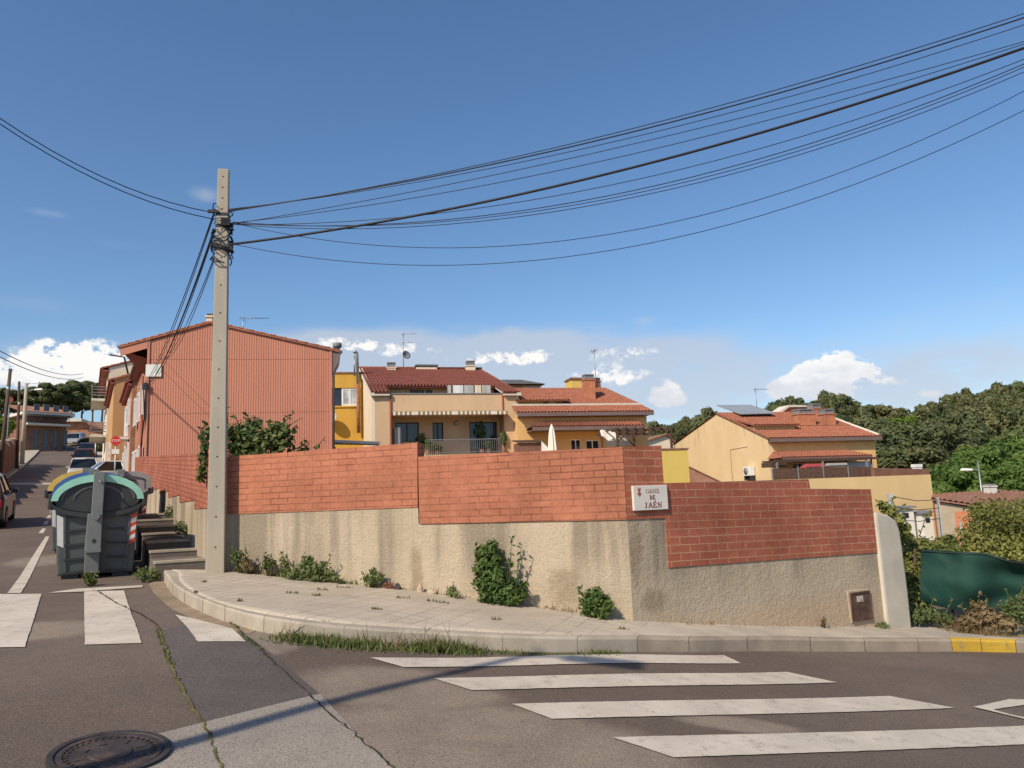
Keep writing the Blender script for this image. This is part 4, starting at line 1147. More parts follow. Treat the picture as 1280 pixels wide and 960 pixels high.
t = thing('satellite_dish', 'pale satellite dish low on the mustard wall beside the pink gable', 'satellite dish', mbf.o+mbf.t*(x0)+mbf.n*-.5+Vector((0, 0, z0)), 0)
b = MB(); b.lathe([(0, 0), (.2, .02), (.36, .07), (.46, .13), (.46, .145), (.35, .085), (0, .015)], n=24); o = b.build('dish', 'canvas_grey', t); o.rotation_euler = (R(72), 0, R(-12)); 
b = MB(); b.tube([(0, .05, 0), (0, .5, -.1)], .03, 6); b.build('arm', 'steel', t)
x0, z0 = mbf.hit(448.5, 541, -.3); x1_, z1 = mbf.hit(446, 440, -.3)
t = thing('flue_pipe', 'tall rusty brown flue with a bent top against the mustard wall', 'flue', mbf.o+mbf.t*x0+mbf.n*-.3+Vector((0, 0, z0)), mbf.yaw)
b = MB(); b.tube([(0, 0, 0), (-.03, 0, (z1-z0)*.6)], .13, 10); b.build('lower_pipe', 'rust_pipe', t)
b = MB(); b.tube([(-.03, 0, (z1-z0)*.6), (-.08, 0, z1-z0-.25), (-.10, -.02, z1-z0-.05), (-.20, -.05, z1-z0+.03), (-.30, -.08, z1-z0-.08)], .105, 10); b.tube([(-.27, 0, (z1-z0)*.70), (-.27, 0, (z1-z0)-.25)], .06, 8); b.build('upper_pipe', 'steel', t)
x0, z0 = mbf.hit(414, 552, -20); x1_, z1 = mbf.hit(475, 553, -20)
t = thing('lean_to_roof', 'thin white lean-to roof edge showing above the brick wall left of the beige house', 'roof', mbf.o+mbf.t*x0+mbf.n*-20+Vector((0, 0, z0)), mbf.yaw)
b = MB(); Lx = x1_-x0; b.hexa([(0, 0, -.03), (Lx, 0, -.16), (Lx, 3, -.0), (0, 3, .1), (0, 0, .09), (Lx, 0, -.05), (Lx, 3, .1), (0, 3, .22)]); b.build('roof_sheet', 'white_paint', t)
b = MB()
for x, y in ((.1, .2), (Lx-.1, .2), (.1, 2.8), (Lx-.1, 2.8)): b.box(x-.05, x+.05, y-.05, y+.05, -z0+1.0, -.05 if x < 1 else -.12)
b.build('post', 'steel', t)

# ---- beige house
HY = R(15)
bf = Fr(469, 560, 48.0, HY, 0.0)
H = lambda x, y, off=0: bf.hit(x, y, off)
xW = H(645, 500)[0]; zE = H(470, 490)[1]
xp0 = H(487, 500)[0]; xp1 = H(629, 500)[0]
BH = thing('terraced_house', 'beige two storey house with dark red tiled roof, long balcony parapet and rolled awning', 'house', bf.o, HY)
yr, zr_ = bf.side(453, 462, 0.0)
zr_ = H(500, 461, yr)[1]
DP = yr*1.9
zpt, zpb = H(560, 492.5)[1], H(560, 514)[1]
zfl = H(560, 569, 1.2)[1]
b = MB()
ws = []
for pa, pb_, ya, yb in ((494, 524, 528, 552), (540.5, 554.5, 528, 551), (586.5, 622.5, 527.5, 568)):
    xa_, z1_ = H(pa, ya, 1.2); xb_, z0_ = H(pb_, yb, 1.2); ws.append((xa_, xb_, z0_, z1_))
b.box(0, xp0, 0, .3, 0, zE).box(xp1, xW, 0, .3, 0, zE)                                 # piers
b.box(xp0, xp1, .02, .2, zpb-.25, zpt)                                                # upper parapet
b.box(xp0, xp1, .2, 1.2, zpb-.25, zpb-.05)                                            # slab
holes(b, xp0-.001, xp1+.001, 0, zpb-.25, ws, 1.2, 1.5)
b.box(xp0, xp1, .05, 1.2, 0, zfl)
b.box(0, xp0-.002, .3, 1.5, 0, zE-.1).box(xp1+.002, xW, .3, 1.5, 0, zE-.1)
wall = b.build('wall', 'render_beige', BH)
b = MB(); b.prism([(0, 0), (DP, 0), (DP, zE), (yr, zr_-.1), (.02, zE-.02)], -.18, -.002, 'x'); b.build('side_wall', 'render_cream', BH)
b = MB(); b.prism([(0, 0), (DP, 0), (DP, zE), (yr, zr_-.1), (.02, zE-.02)], xW+.002, xW+.18, 'x'); b.build('side_wall', 'render_cream', BH)
b = MB(); b.box(0, xW, DP-.3, DP, 0, zE); b.build('back_wall', 'render_cream', BH)
# terrace recess
REC = 2.6
zt0 = zpb-.05
_, ztl = H(550, 478, REC*.6)
zsl = lambda y: zE+(zr_-zE)*(y)/yr
uw = []
for pa, pb_ in ((512, 530), (532, 540)):
    xa_ = H(pa, 487, REC)[0]; xb_ = H(pb_, 487, REC)[0]; uw.append((xa_, xb_, zt0+.9, zsl(REC)-.30))
b = MB(); holes(b, xp0, xp1, zt0, zsl(REC)-.05, uw, REC, REC+.25); b.build('terrace_wall', 'render_beige', BH)
for xa_, xb_, z0_, z1_ in uw: window(BH, xa_, xb_, z0_, z1_, REC+.08, 'wood_dark', 'glass', .06, 1)
for (xa_, xb_, z0_, z1_), nm in zip(ws, ('window', 'window', 'balcony_door')): window(BH, xa_, xb_, z0_, z1_, 1.32, 'dark_metal', 'glass', .07, 1, name=nm)
# roof
b = MB()
ov = .25
sl_ = (zr_-zE)/yr
zz = lambda y: zE+sl_*y+.02
tiled(b, (-.25, -ov, zz(-ov)), (xp0, -ov, zz(-ov)), (xp0, REC, zz(REC)), (-.25, REC, zz(REC)), rows=8)
tiled(b, (xp1, -ov, zz(-ov)), (xW+.25, -ov, zz(-ov)), (xW+.25, REC, zz(REC)), (xp1, REC, zz(REC)), rows=8)
ylow = REC-.55
tiled(b, (-.25, REC, zz(REC)+.001), (xW+.25, REC, zz(REC)+.001), (xW+.25, yr, zz(yr)), (-.25, yr, zz(yr)), rows=12)
tiled(b, (xp0, ylow, zz(ylow)), (xp1, ylow, zz(ylow)), (xp1, REC, zz(REC)), (xp0, REC, zz(REC)), rows=3)
tiled(b, (-.25, DP+ov, zE-.1), (xW+.25, DP+ov, zE-.1), (xW+.25, yr, zz(yr)), (-.25, yr, zz(yr)), rows=10)
b.tube([(-.25, yr, zz(yr)+.03), (xW+.25, yr, zz(yr)+.03)], .12, 8)
b.build('roof', 'tile_dark', BH)
b = MB()
for x in (-.30, xW+.02):
    b.hexa([(x, -ov, zz(-ov)-.22), (x+.28, -ov, zz(-ov)-.22), (x+.28, yr, zz(yr)-.2), (x, yr, zz(yr)-.2), (x, -ov, zz(-ov)-.02), (x+.28, -ov, zz(-ov)-.02), (x+.28, yr, zz(yr)+.02), (x, yr, zz(yr)+.02)])
b.box(-.02, xp0, -ov, .02, zz(-ov)-.20, zz(-ov)-.10); b.box(xp1, xW+.02, -ov, .02, zz(-ov)-.20, zz(-ov)-.10)
b.hexa([(xp0-.10, .02, zpt), (xp0, .02, zpt), (xp0, REC, zsl(REC)-.1), (xp0-.10, REC, zsl(REC)-.1), (xp0-.10, .02, zE), (xp0, .02, zE), (xp0, REC, zsl(REC)), (xp0-.10, REC, zsl(REC))])
b.hexa([(xp1, .02, zpt), (xp1+.1, .02, zpt), (xp1+.1, REC, zsl(REC)-.1), (xp1, REC, zsl(REC)-.1), (xp1, .02, zE), (xp1+.1, .02, zE), (xp1+.1, REC, zsl(REC)), (xp1, REC, zsl(REC))])
b.build('verge', 'verge', BH)
b = MB(); b.box(xp0-.02, xp1+.02, -.03, .23, zpt, zpt+.06); b.build('parapet_coping', 'chim_grey', BH)
b = MB()
for x in (xp0+.06, xp1-.06): b.tube([(x, -.05, zE-.2), (x, -.05, 0)], .04, 6)
b.build('drainpipe', 'soffit_red', BH)
# rolled awning with a scalloped valance
xa_, zaw = H(490, 516); xb_ = H(631, 516)[0]
b = MB(); PJ = .75; zaw = zpb-.12
b.hexa([(xa_, -PJ, zaw-.05), (xb_, -PJ, zaw-.05), (xb_, .0, zaw+.10), (xa_, .0, zaw+.10), (xa_, -PJ, zaw+.0), (xb_, -PJ, zaw+.0), (xb_, 0, zaw+.15), (xa_, 0, zaw+.15)])
aw = b.build('awning', 'awning_stripe', BH)
b = MB(); nn = 52
for k in range(nn):
    x0, x1 = xa_+(xb_-xa_)*k/nn, xa_+(xb_-xa_)*(k+1)/nn; m_ = k % 2 if k % 9 else 0
    b.prism([(x0, zaw+.02), (x1, zaw+.02), (x1, zaw-.16), ((x0+x1)/2, zaw-.22), (x0, zaw-.16)], -PJ-.02, -PJ, 'y', m_)
b.build('valance', ['canvas', 'awning_stripe'], aw)
# railing
x0, z1 = H(532, 549.5); x1 = H(628, 549.5)[0]
b = MB(); b.box(x0, x1, -.02, .03, z1-.05, z1); b.box(x0, x1, -.01, .02, zfl+.08, zfl+.12)
k = x0
while k < x1: b.box(k-.010, k+.010, -.005, .015, zfl, z1-.05); k += .125
b.build('railing', 'chim_grey', BH)
# chimneys, roof box
for pa, pb_, yt, nm in ((484, 495, 453, 0), (583, 594, 451, 0)):
    yy = yr-.9; x0, z1 = H(pa, yt, yy); x1 = H(pb_, yt, yy)[0]
    chimney(BH, x0, x1, yy, yy+.55, zz(yy)-.3, z1-.42, 'render_cream', 'chim_grey', .45)
yy = yr-.5; x0, z1 = H(521, 455.5, yy); x1 = H(546, 455.5, yy)[0]
b = MB(); b.box(x0, x1, yy, yy+.9, zz(yy)-.8, z1-.2); rb = b.build('roof_vent', 'render_cream', BH)
b = MB(); b.box(x0-.1, x1+.1, yy-.1, yy+1, z1-.1, z1).box(x0+.1, x1-.1, yy+.05, yy+.8, z1-.2, z1-.1); b.build('cap', 'chim_grey', rb)
x0, z0 = H(504.5, 462, yr); z1 = H(504.5, 416, yr)[1]; p = bf.o+bf.t*x0+bf.n*yr
antenna((p.x, p.y, zz(yr)), z1-zz(yr), 'tall television antenna with a small dish on the ridge of the beige house', .1, dish=True)
# terrace things
def world(fr, x, y, z): q = fr.o+fr.t*x+fr.n*y; return (q.x, q.y, fr.o.z+z)
for i, (pa, pb_, mt, lb) in enumerate(((559, 564, 'canvas_grey', 'pale grey sheet at the left of the washing on the upper terrace'), (566, 579, 'linen', 'bright white sheet hanging in the washing on the upper terrace'), (580, 592, 'canvas_grey', 'grey cloth hanging right of the white sheet on the upper terrace'), (593.5, 601, 'render_cream', 'cream cloth hanging near the right end of the upper terrace'), (602, 613, 'canvas_grey', 'wide grey cloth at the right end of the washing line'))):
    x0, z1 = H(pa, 481.5, 1.6); x1 = H(pb_, 481.5, 1.6)[0]; Wd = x1-x0
    b = MB(); b.grid([[(u*Wd, .018*math.sin(u*6+i)*(.4+v), -v*1.25) for u in np.linspace(0, 1, 13)] for v in np.linspace(0, 1, 6)]); b.grid([[(u*Wd, .018*math.sin(u*6+i)*(.4+v)+.01, -v*1.25) for u in np.linspace(0, 1, 13)] for v in np.linspace(0, 1, 6)], flip=True)
    tag(b.build('hanging_laundry', mt, None, world(bf, x0, 1.6, z1), HY), lb, 'laundry', 'washing hung on the upper terrace')
x0, z0 = H(493, 551, .6); x1, z1 = H(501, 534.5, .6)
t = thing('storage_cabinet', 'pale grey storage cabinet at the left end of the beige house balcony', 'cabinet', world(bf, x0, .45, zfl), HY)
b = MB(); b.box(0, x1-x0, 0, .5, 0.05, z1-zfl); b.build('body', 'canvas_grey', t, bevel=.02)
b = MB(); b.box(.03, (x1-x0)*.48, -.02, 0, .1, z1-zfl-.05).box((x1-x0)*.52, x1-x0-.03, -.02, 0, .1, z1-zfl-.05); b.build('door', 'canvas_grey', t)
x0, z0 = H(570, 529, 1.2)
t = thing('wall_lamp', 'round wall lamp between the small window and the balcony door of the beige house', 'lamp', world(bf, x0, 1.19, z0), HY)
b = MB(); b.lathe([(0, .1), (.1, .08), (.15, 0)], n=14); o = b.build('shade', 'canvas_grey', t); o.rotation_euler = (R(90), 0, 0)
b = MB(); b.lathe([(.17, .02), (.17, -.01)], n=14); b.lathe([(0, .02), (.17, .02)], n=14); o = b.build('plate', 'dark_metal', t); o.rotation_euler = (R(90), 0, 0)

# ---- grey hipped roof behind
gf = Fr(622, 500, 64.0, HY, 0.0)
g0 = thing('grey_roofed_house', 'dark grey roofed attic showing between the beige and the orange house', 'house', gf.o, HY)
xa_, z1 = gf.hit(628, 471); xb_ = gf.hit(658, 471)[0]; xc, z2 = gf.hit(678, 482); xz = gf.hit(620, 480)[0]
b = MB(); b.face([(xz-2, -1, z2), (xc, -1, z2), (xb_, 1.5, z1), (xa_-1, 1.5, z1)]); b.face([(xc, -1, z2), (xc, 5, z2), (xb_, 1.5, z1)]); b.face([(xz-2, 5, z2), (xa_-1, 1.5, z1), (xb_, 1.5, z1), (xc, 5, z2)]); b.face([(xz-2, -1, z2), (xa_-1, 1.5, z1), (xz-2, 5, z2)]); b.face([(xz-2, -1, z2), (xz-2, 5, z2), (xc, 5, z2), (xc, -1, z2)])
b.build('roof', 'roof_grey', g0)
b = MB(); b.box(xz-1.5, xc-.4, -.4, 4.6, 0, z2-.02); b.build('wall', 'ochre', g0)
x0, z0_ = gf.hit(656, 484); x1, z1_ = gf.hit(668, 481.5)
b = MB(); b.box(x0-.3, x1+.4, -.46, -.42, z2-.55, z2-.08); b.build('window', 'canvas_grey', g0)

# ---- orange house
of = Fr(648, 560, 49.5, R(14), 0.0)
O = lambda x, y, off=0: of.hit(x, y, off)
xW = O(808, 520)[0]; zEv = O(700, 515)[1]
OH = thing('terraced_house', 'orange house with terracotta roof, tall brick chimney and a tiled porch', 'house', of.o, of.yaw)
zP = O(730, 533, -1.6)[1]; zPt = O(730, 527, 0)[1]
yk = 4.2; zk = O(740, 485, yk)[1]
ow = []
for pa, pb_, ya, yb in ((713, 727, 549, 562), (732, 750, 550, 562)):
    xa_, z1_ = O(pa, ya); xb_, z0_ = O(pb_, yb); ow.append((xa_, xb_, z0_-.8, z1_))
b = MB(); holes(b, 0, xW, 0, zEv-.15, ow, 0, .3); b.box(0, xW, .3, 9, 0, zEv-.3); b.build('wall', 'render_orange', OH)
for w_ in ow: window(OH, *w_, .08, 'white_paint', 'glass', .07, 1)
b = MB()
zel = zEv; E0 = (-.1, -.5, zEv-.05); E1 = (xW+.35, -.5, zEv-.05)
zL = O(700, 507, .9)[1]
xk0, _ = O(672, 485, yk); xk1, _ = O(757, 485, yk)
tiled(b, E0, E1, (xW+.1, .9, zL), (-.1, .9, zL), rows=4)
hipx = O(803, 507, .9)[0]
tiled(b, (-.1, .9, zL+.02), (hipx, .9, zL+.02), (xk1, yk, zk), (-.1, yk, zk), rows=14)
b.face([(hipx, .9, zL+.02), (xW+.2, 9, zL-.2), (xk1, yk, zk)]); b.face([(xk1, yk, zk), (xW+.2, 9, zL-.2), (-.1, 9, zL-.2), (-.1, yk, zk)])
b.build('roof', 'tile_orange', OH)
b = MB(); b.box(-.1, xW+.3, -.58, -.45, zEv-.32, zEv-.10); b.box(0, xW, -.45, 0, zEv-.34, zEv-.28); b.box(-.05, xW, .86, .94, zL, zL+.10); 
b.build('gutter', 'fascia', OH)
b = MB(); b.box(-.05, xW+.1, .84, .96, zL-.0, zL+.13); b.build('ridge_strip', 'verge', OH)
# dormer strip on the left with small tiled eave
x0, z1 = O(655, 501.5, 1.0); x1, z0 = O(718, 507, 1.0)
b = MB(); b.prism([(x0-.6, z0-.3), (x1, z0-.3), (x1-.9, z1), (x0-.6, z1)], 1.0, 2.6); dm = b.build('dormer', 'yellow_flat', OH)
for pa, pb_ in ((679, 685), (695, 711)):
    xa_, za_ = O(pa, 503, 1.0); xb_, zb_ = O(pb_, 506, 1.0); b = MB(); b.box(xa_, xb_, .97, 1.0, zb_, za_); b.build('vent', 'dark_metal', dm)
b = MB(); xq0, zq = O(645, 500.5, .7); xq1 = O(713, 500.5, .7)[0]
tiled(b, (xq0, .7, zq), (xq1, .7, zq), (xq1, 2.6, zq+.62), (xq0, 2.6, zq+.62), rows=5); b.build('dormer_roof', 'tile_orange', OH)
# chimney
x0, z1 = O(730.5, 475, 1.9); x1, _ = O(743.5, 475, 1.9)
chimney(OH, x0, x1, 1.9, 2.5, zL, z1, 'brick_chimney', 'chim_grey', .42)
x0, z1 = O(714, 472, 4.6); x1, z0 = O(735, 487, 4.6)
b = MB(); b.box(x0, x1, 4.6, 6, zk-.8, z1-.12); sh = b.build('stair_head', 'yellow_flat', OH)
b = MB(); b.box(x0-.08, x1+.12, 4.5, 6.1, z1-.12, z1); b.build('coping', 'tile_brown', sh)
x0, z1 = O(743, 473, 4.4); x1 = O(750.5, 473, 4.4)[0]
chimney(OH, x0, x1, 4.4, 4.9, zk-.4, z1-.25, 'brick_brown', 'brick_brown', .3)
x0, z1 = O(742.5, 436, 4.3); p = world(of, x0, 4.3, zk)
antenna((p[0], p[1], p[2]-.1), z1-zk+.1, 'thin television antenna beside the chimney of the orange house', 1.6, two=False)
# porch
x0, zq = O(664, 533.5, -1.7); x1 = O(806, 533.5, -1.7)[0]
b = MB(); xi0 = O(680, 527, 0)[0]; xi1 = O(797, 527, 0)[0]; zq2 = O(730, 526.5, 0)[1]
tiled(b, (x0, -1.7, zq), (x1, -1.7, zq), (xi1, -.0, zq2), (xi0, 0, zq2), rows=5)
b.face([(x0, -1.7, zq), (xi0, 0, zq2), (x0+.1, 0, zq)]); b.face([(x1, -1.7, zq), (x1-.1, 0, zq), (xi1, 0, zq2)])
b.build('porch_roof', 'tile_orange', OH)
b = MB(); b.box(x0+.1, x1-.1, -1.75, -1.6, zq-.24, zq-.05); b.box(x0+.15, x1-.15, -1.6, -.002, zq-.2, zq-.15); b.build('porch_beam', 'fascia', OH)
zt_ = O(700, 562, -3)[1]-.5
b = MB(); b.box(-.2, O(818, 600, -6)[0], -6, -.002, 0, zt_); b.build('terrace_floor', 'render_orange', OH)
# parasol, pergola, things on the terrace
x0, zb_ = O(691, 566, -3); z1 = O(691, 530, -3)[1]
t = thing('parasol', 'closed white parasol standing on the terrace of the orange house', 'parasol', world(of, x0, -3, zt_), of.yaw)
hh = z1-zt_
b = MB(); b.tube([(0, 0, 0), (0, 0, hh)], .025, 8); b.build('pole', 'white_paint', t)
b = MB()
prf = [(.24, hh*.22), (.21, hh*.45), (.17, hh*.7), (.11, hh*.88), (.03, hh*.99)]
b.grid([[((r_*(1+.22*math.cos(7*a)))*math.cos(a), (r_*(1+.22*math.cos(7*a)))*math.sin(a), z) for a in np.linspace(0, 2*math.pi, 57)] for r_, z in prf]); b.build('canopy', 'canvas', t)
b = MB(); b.lathe([(.3, 0), (.3, .1), (.05, .14)], n=16); b.build('base', 'chim_grey', t)
x0, z0 = O(648, 558, -2.5); x1, z1 = O(676, 551, -2.5)
t = thing('garden_shed', 'low dark brown wooden shed at the left of the orange house terrace', 'shed', world(of, x0, -2.5, zt_), of.yaw)
b = MB(); b.box(0, x1-x0, 0, 1.2, 0, z1-zt_-.1); b.build('wall', 'brick_brown', t); b = MB(); b.hexa([(-.1, -.15, z1-zt_-.1), (x1-x0+.1, -.15, z1-zt_-.1), (x1-x0+.1, 1.3, z1-zt_+.1), (-.1, 1.3, z1-zt_+.1), (-.1, -.15, z1-zt_-.03), (x1-x0+.1, -.15, z1-zt_-.03), (x1-x0+.1, 1.3, z1-zt_+.17), (-.1, 1.3, z1-zt_+.17)]); b.build('roof', 'wood_dark', t)
x0, z1 = O(673, 552, -2.6); x1 = O(685, 552, -2.6)[0]
t = thing('folded_panel', 'white slanted panel leaning beside the closed parasol', 'panel', world(of, x0, -2.8, zt_), of.yaw)
b = MB(); b.prism([(.1, 0), (x1-x0, 0), (x1-x0, .55*(z1-zt_)), (.15, z1-zt_)], 0, .05); b.build('board', 'linen', t)
PGY = -5.2
x0, zp = O(768, 536.5, PGY); x1, _ = O(840, 536.5, PGY)
t = thing('pergola', 'dark wooden pergola frame on the right of the orange house terrace', 'pergola', world(of, x0, PGY, zt_), of.yaw)
Lp = x1-x0; zp -= zt_
b = MB()
for y in (0, 2.6): b.box(-.2, Lp, y-.06, y+.06, zp-.16, zp)
b.build('beam', 'wood_dark', t)
b = MB(); k = .15
while k < Lp-.3: b.box(k-.035, k+.035, -.3, 3.0, zp+.003, zp+.10); k += .55
b.build('rafter', 'wood_dark', t)
for x, y in ((.15, 0), (Lp-.1, 0), (Lp-1.4, 2.6), (.15, 2.6)):
    b = MB(); b.box(x-.06, x+.06, y-.06, y+.06, 0, zp-.16); b.build('post', 'wood_dark', t)
b = MB()
b.tube([(.15, -.02, zp-.8), (.75, -.02, zp-.15)], .05, 6); b.tube([(Lp-2.2, 2.5, zp-.1), (Lp-1.4, 2.5, zp-.9)], .05, 6); b.build('brace', 'wood_dark', t)
x0, z1 = O(750, 538, -3.4); x1, z0 = O(771, 545, -3.4)
t = thing('shade_cloth', 'slack pale shade cloth hung beside the pergola of the orange house', 'awning', world(of, x0, -3.4, z0), of.yaw)
b = MB(); Wd = x1-x0; b.grid([[(u*Wd, -v*.2, (z1-z0)*(1-v)-.25*math.sin(u*3.14)*v+.05*math.sin(u*12)) for u in np.linspace(0, 1, 12)] for v in np.linspace(0, 1, 6)]); b.grid([[(u*Wd, -v*.2+.012, (z1-z0)*(1-v)-.25*math.sin(u*3.14)*v+.05*math.sin(u*12)) for u in np.linspace(0, 1, 12)] for v in np.linspace(0, 1, 6)], flip=True); b.build('cloth', 'canvas', t)
b = MB(); b.tube([(0, .02, z1-z0), (Wd, .02, z1-z0)], .03, 6); b.build('rod', 'steel', t)
x0, z1 = O(757, 546, -2.2); x1, z0 = O(788, 557, -2.2)
t = thing('blind', 'grey roller blind panel under the pergola', 'blind', world(of, x0, -2.2, z0), of.yaw)
b = MB(); b.box(0, x1-x0, 0, .04, 0, z1-z0); b.build('panel', 'canvas_grey', t); b = MB(); b.tube([(0, .02, z1-z0), (x1-x0, .02, z1-z0)], .06, 8); b.build('roller', 'canvas_grey', t)

# ---- yellow house on the right
rf = Fr(964, 600, 50.0, R(15), 0.0)
Q = lambda x, y, off=0: rf.hit(x, y, off)
xW = Q(1094, 560)[0]; zE = Q(966, 545.5)[1]
ya, za_ = rf.side(897, 516, 0); yb_, zb2 = rf.side(843, 556, 0)
GAP_Z, GAP_Y, GAP_S = za_, ya, (za_-zE)/ya
MAT['gable_yellow'] = gable_stained()
RH = thing('yellow_house', 'large pale yellow house with a tall stained gable, tiled roof and grey sheet roofing', 'house', rf.o, rf.yaw)
b = MB(); b.prism([(0, -2), (yb_, -2), (yb_, zb2), (ya, za_), (0, zE)], 0, .3, 'x'); b.build('gable_wall', 'gable_yellow', RH)
b = MB(); b.box(.3, xW, 0, .3, -2, zE-.1); b.box(.3, xW, yb_-.3, yb_, -2, zb2); b.prism([(.3, -2), (yb_-.3, -2), (yb_-.3, zb2-.1), (ya, za_-.1), (.3, zE-.1)], xW-.3, xW, 'x'); b.build('wall', 'render_orange', RH)
b = MB(); sl_ = (za_-zE)/ya; zz = lambda y: zE+sl_*y
Y1 = 2.2
xv0, zv0 = Q(1044, 524, ya*.62); xv1, zv1 = Q(1094, 540)
tiled(b, (-.12, -.35, zz(-.35)), (xW+.3, -.35, zz(-.35)), (xW+.05, Y1, zz(Y1)), (-.12, Y1, zz(Y1)), rows=6)
xtop = Q(1020, 517, ya)[0]
tiled(b, (-.12, Y1, zz(Y1)+.02), (xW+.05, Y1, zz(Y1)+.02), (xtop, ya, zz(ya)), (-.12, ya, zz(ya)), rows=12)
b.face([(xtop, ya, zz(ya)), (xW+.05, Y1, zz(Y1)), (xW+.3, -.35, zz(-.35)), (xW+.3, yb_, zb2)])
b.face([(-.12, ya, zz(ya)), (xtop, ya, zz(ya)), (xW+.3, yb_+.3, zb2), (-.12, yb_+.3, zb2)])
b.build('roof', 'tile_orange', RH)
b = MB(); b.box(-.05, xW+.3, -.45, -.32, zE-.40, zE-.18); b.box(.0, xW+.05, -.32, -.002, zE-.40, zE-.32); b.build('gutter', 'fascia', RH)
b = MB(); b.tube([(xW+.15, -.3, zz(-.3)+.08), (xW+.05, Y1, zz(Y1)+.08), (xtop, ya, zz(ya)+.08)], .09, 6); b.build('verge', 'verge', RH)
# grey sheet roofing over a raised part
(xs0, zs0_), (xs1, zs1), (xs2_, zs2), (xs3, zs3) = Q(896, 507, 8.5), Q(938, 506.5, 8.5), Q(968, 516.5, 4.5), Q(925, 517.5, 4.5)
b = MB(); b.hexa([(xs3, 4.5, zs3-.03), (xs2_, 4.5, zs2-.03), (xs1, 8.5, zs1-.03), (xs0, 8.5, zs0_-.03), (xs3, 4.5, zs3+.05), (xs2_, 4.5, zs2+.05), (xs1, 8.5, zs1+.05), (xs0, 8.5, zs0_+.05)]); b.build('sheet_roof', 'solar', RH)
b = MB(); xd0 = Q(930, 530, 5)[0]; xd1 = Q(966, 530, 5)[0]; b.box(max(xd0, .1), xd1, 5, 8, zz(5)-.3, min(zs3, zs2)-.05); b.build('attic_wall', 'brick_brown', RH)
b = MB()
for t_ in (.1, .5, .9): x = xs3+(xs2_-xs3)*t_; b.box(x-.05, x+.05, 4.6, 4.7, zz(4.6), zs3-.02)
b.build('sheet_roof_post', 'dark_metal', RH)
# lower dormer eave
x0, z1 = Q(926, 531.5, 1.2); x1, _ = Q(1000, 531, 1.2)
b = MB(); tiled(b, (max(x0, -.1), 1.2, z1), (x1, 1.2, z1), (x1, 3.9, z1+.7), (max(x0, -.1), 3.9, z1+.7), rows=6); dmr = b.build('dormer_roof', 'tile_orange', RH)
b = MB(); b.box(.1, x1-.2, 1.5, 3.5, zz(1.5)-.3, z1-.02); b.build('dormer', 'render_yellow', RH)
for pa, pb_, yt, yy in ((998, 1019, 518, 2.3), (1031, 1044, 518, 2.3), (1016, 1027, 511, 5.5)):
    x0, z1 = Q(pa, yt, yy); x1, _ = Q(pb_, yt, yy); chimney(RH, x0, x1, yy, yy+.8, zz(yy)-.3, z1, 'brick_chimney', 'chim_grey', .40)
x0, z0 = Q(970, 516, 8.5); x1, z1 = Q(1013, 507, 8.5); xm = Q(983, 507, 8.5)[0]
b = MB(); b.prism([(x0, z0), (xm, z1+.02), (x1, z1), (x1, z1-.14), (xm+.05, z1-.14), (x0+.1, z0-.14)], 8.2, 9.6); b.build('dormer_verge', 'verge', RH)
b = MB(); b.prism([(x0+.2, z0-.8), (x1-.1, z0-.8), (x1-.1, z1-.14), (xm+.05, z1-.142), (x0+.2, z0-.15)], 8.5, 9.5); b.build('dormer', 'brick_chimney', RH)
x0, z1 = Q(944, 485, 7); p = world(rf, x0, 7, zz(ya*.9))
antenna((p[0], p[1], p[2]), z1-zz(ya*.9), 'thin television antenna above the grey sheet roof of the yellow house', .25, two=False)
# gable fittings
yq, zq = rf.side(940, 588, 0)
t = thing('air_conditioner', 'white air conditioning unit on the gable of the yellow house', 'air conditioner', world(rf, -.42, yq, zq-.35), rf.yaw)
b = MB(); b.box(0, .36, -.42, .42, 0, .62); b.build('casing', 'white_paint', t, bevel=.02)
b = MB(); b.lathe([(0, .02), (.24, .02), (.24, 0)], n=20); o = b.build('fan_grille', 'chim_grey', t, (0, .08, .31)); o.rotation_euler = (0, R(-90), 0)
b = MB(); b.box(.02, .4, -.38, -.34, -.3, 0).box(.02, .4, .34, .38, -.3, 0).box(.05, .3, -.3, .3, -.28, -.22); b.build('bracket', 'dark_metal', t)
y0_, z0_ = rf.side(913, 562, 0); y1_, z1_ = rf.side(914, 600, 0); y2_, z2_ = rf.side(935, 562, 0)
b = MB(); b.tube([(-.03, y0_, z1_-.5), (-.03, y0_, z0_), (-.03, y2_, z0_+.06)], .018, 5); b.build('gable_pipe', 'render_beige', RH)
# porch on the front
x0, zq = Q(977, 572, -1.8); x1, _ = Q(1091, 569.5, -1.8); zq2 = Q(1030, 563.5, 0)[1]
b = MB(); tiled(b, (x0, -1.8, zq), (x1, -1.8, zq), (x1-.5, 0, zq2), (x0+.6, 0, zq2), rows=5); b.face([(x0, -1.8, zq), (x0+.6, 0, zq2), (x0+.1, 0, zq)]); b.face([(x1, -1.8, zq), (x1-.1, 0, zq), (x1-.5, 0, zq2)]); b.build('porch_roof', 'tile_orange', RH)
b = MB(); b.box(x0+.1, x1-.1, -1.85, -1.7, zq-.26, zq-.06).box(x0+.2, x1-.2, -1.7, -.002, zq-.2, zq-.12); b.build('porch_beam', 'fascia', RH)
zt2 = Q(1030, 600, -2)[1]
xw0, _ = Q(985, 590); xw1, _ = Q(1060, 590)
window(RH, Q(990, 585)[0], Q(1003, 585)[0], zt2, zq-.3, -.05, 'white_paint', 'glass', .06, 1, name='terrace_door')
window(RH, Q(1030, 585)[0], Q(1060, 585)[0], zt2+.5, zq-.35, -.05, 'wood_dark', 'glass', .06, 2)
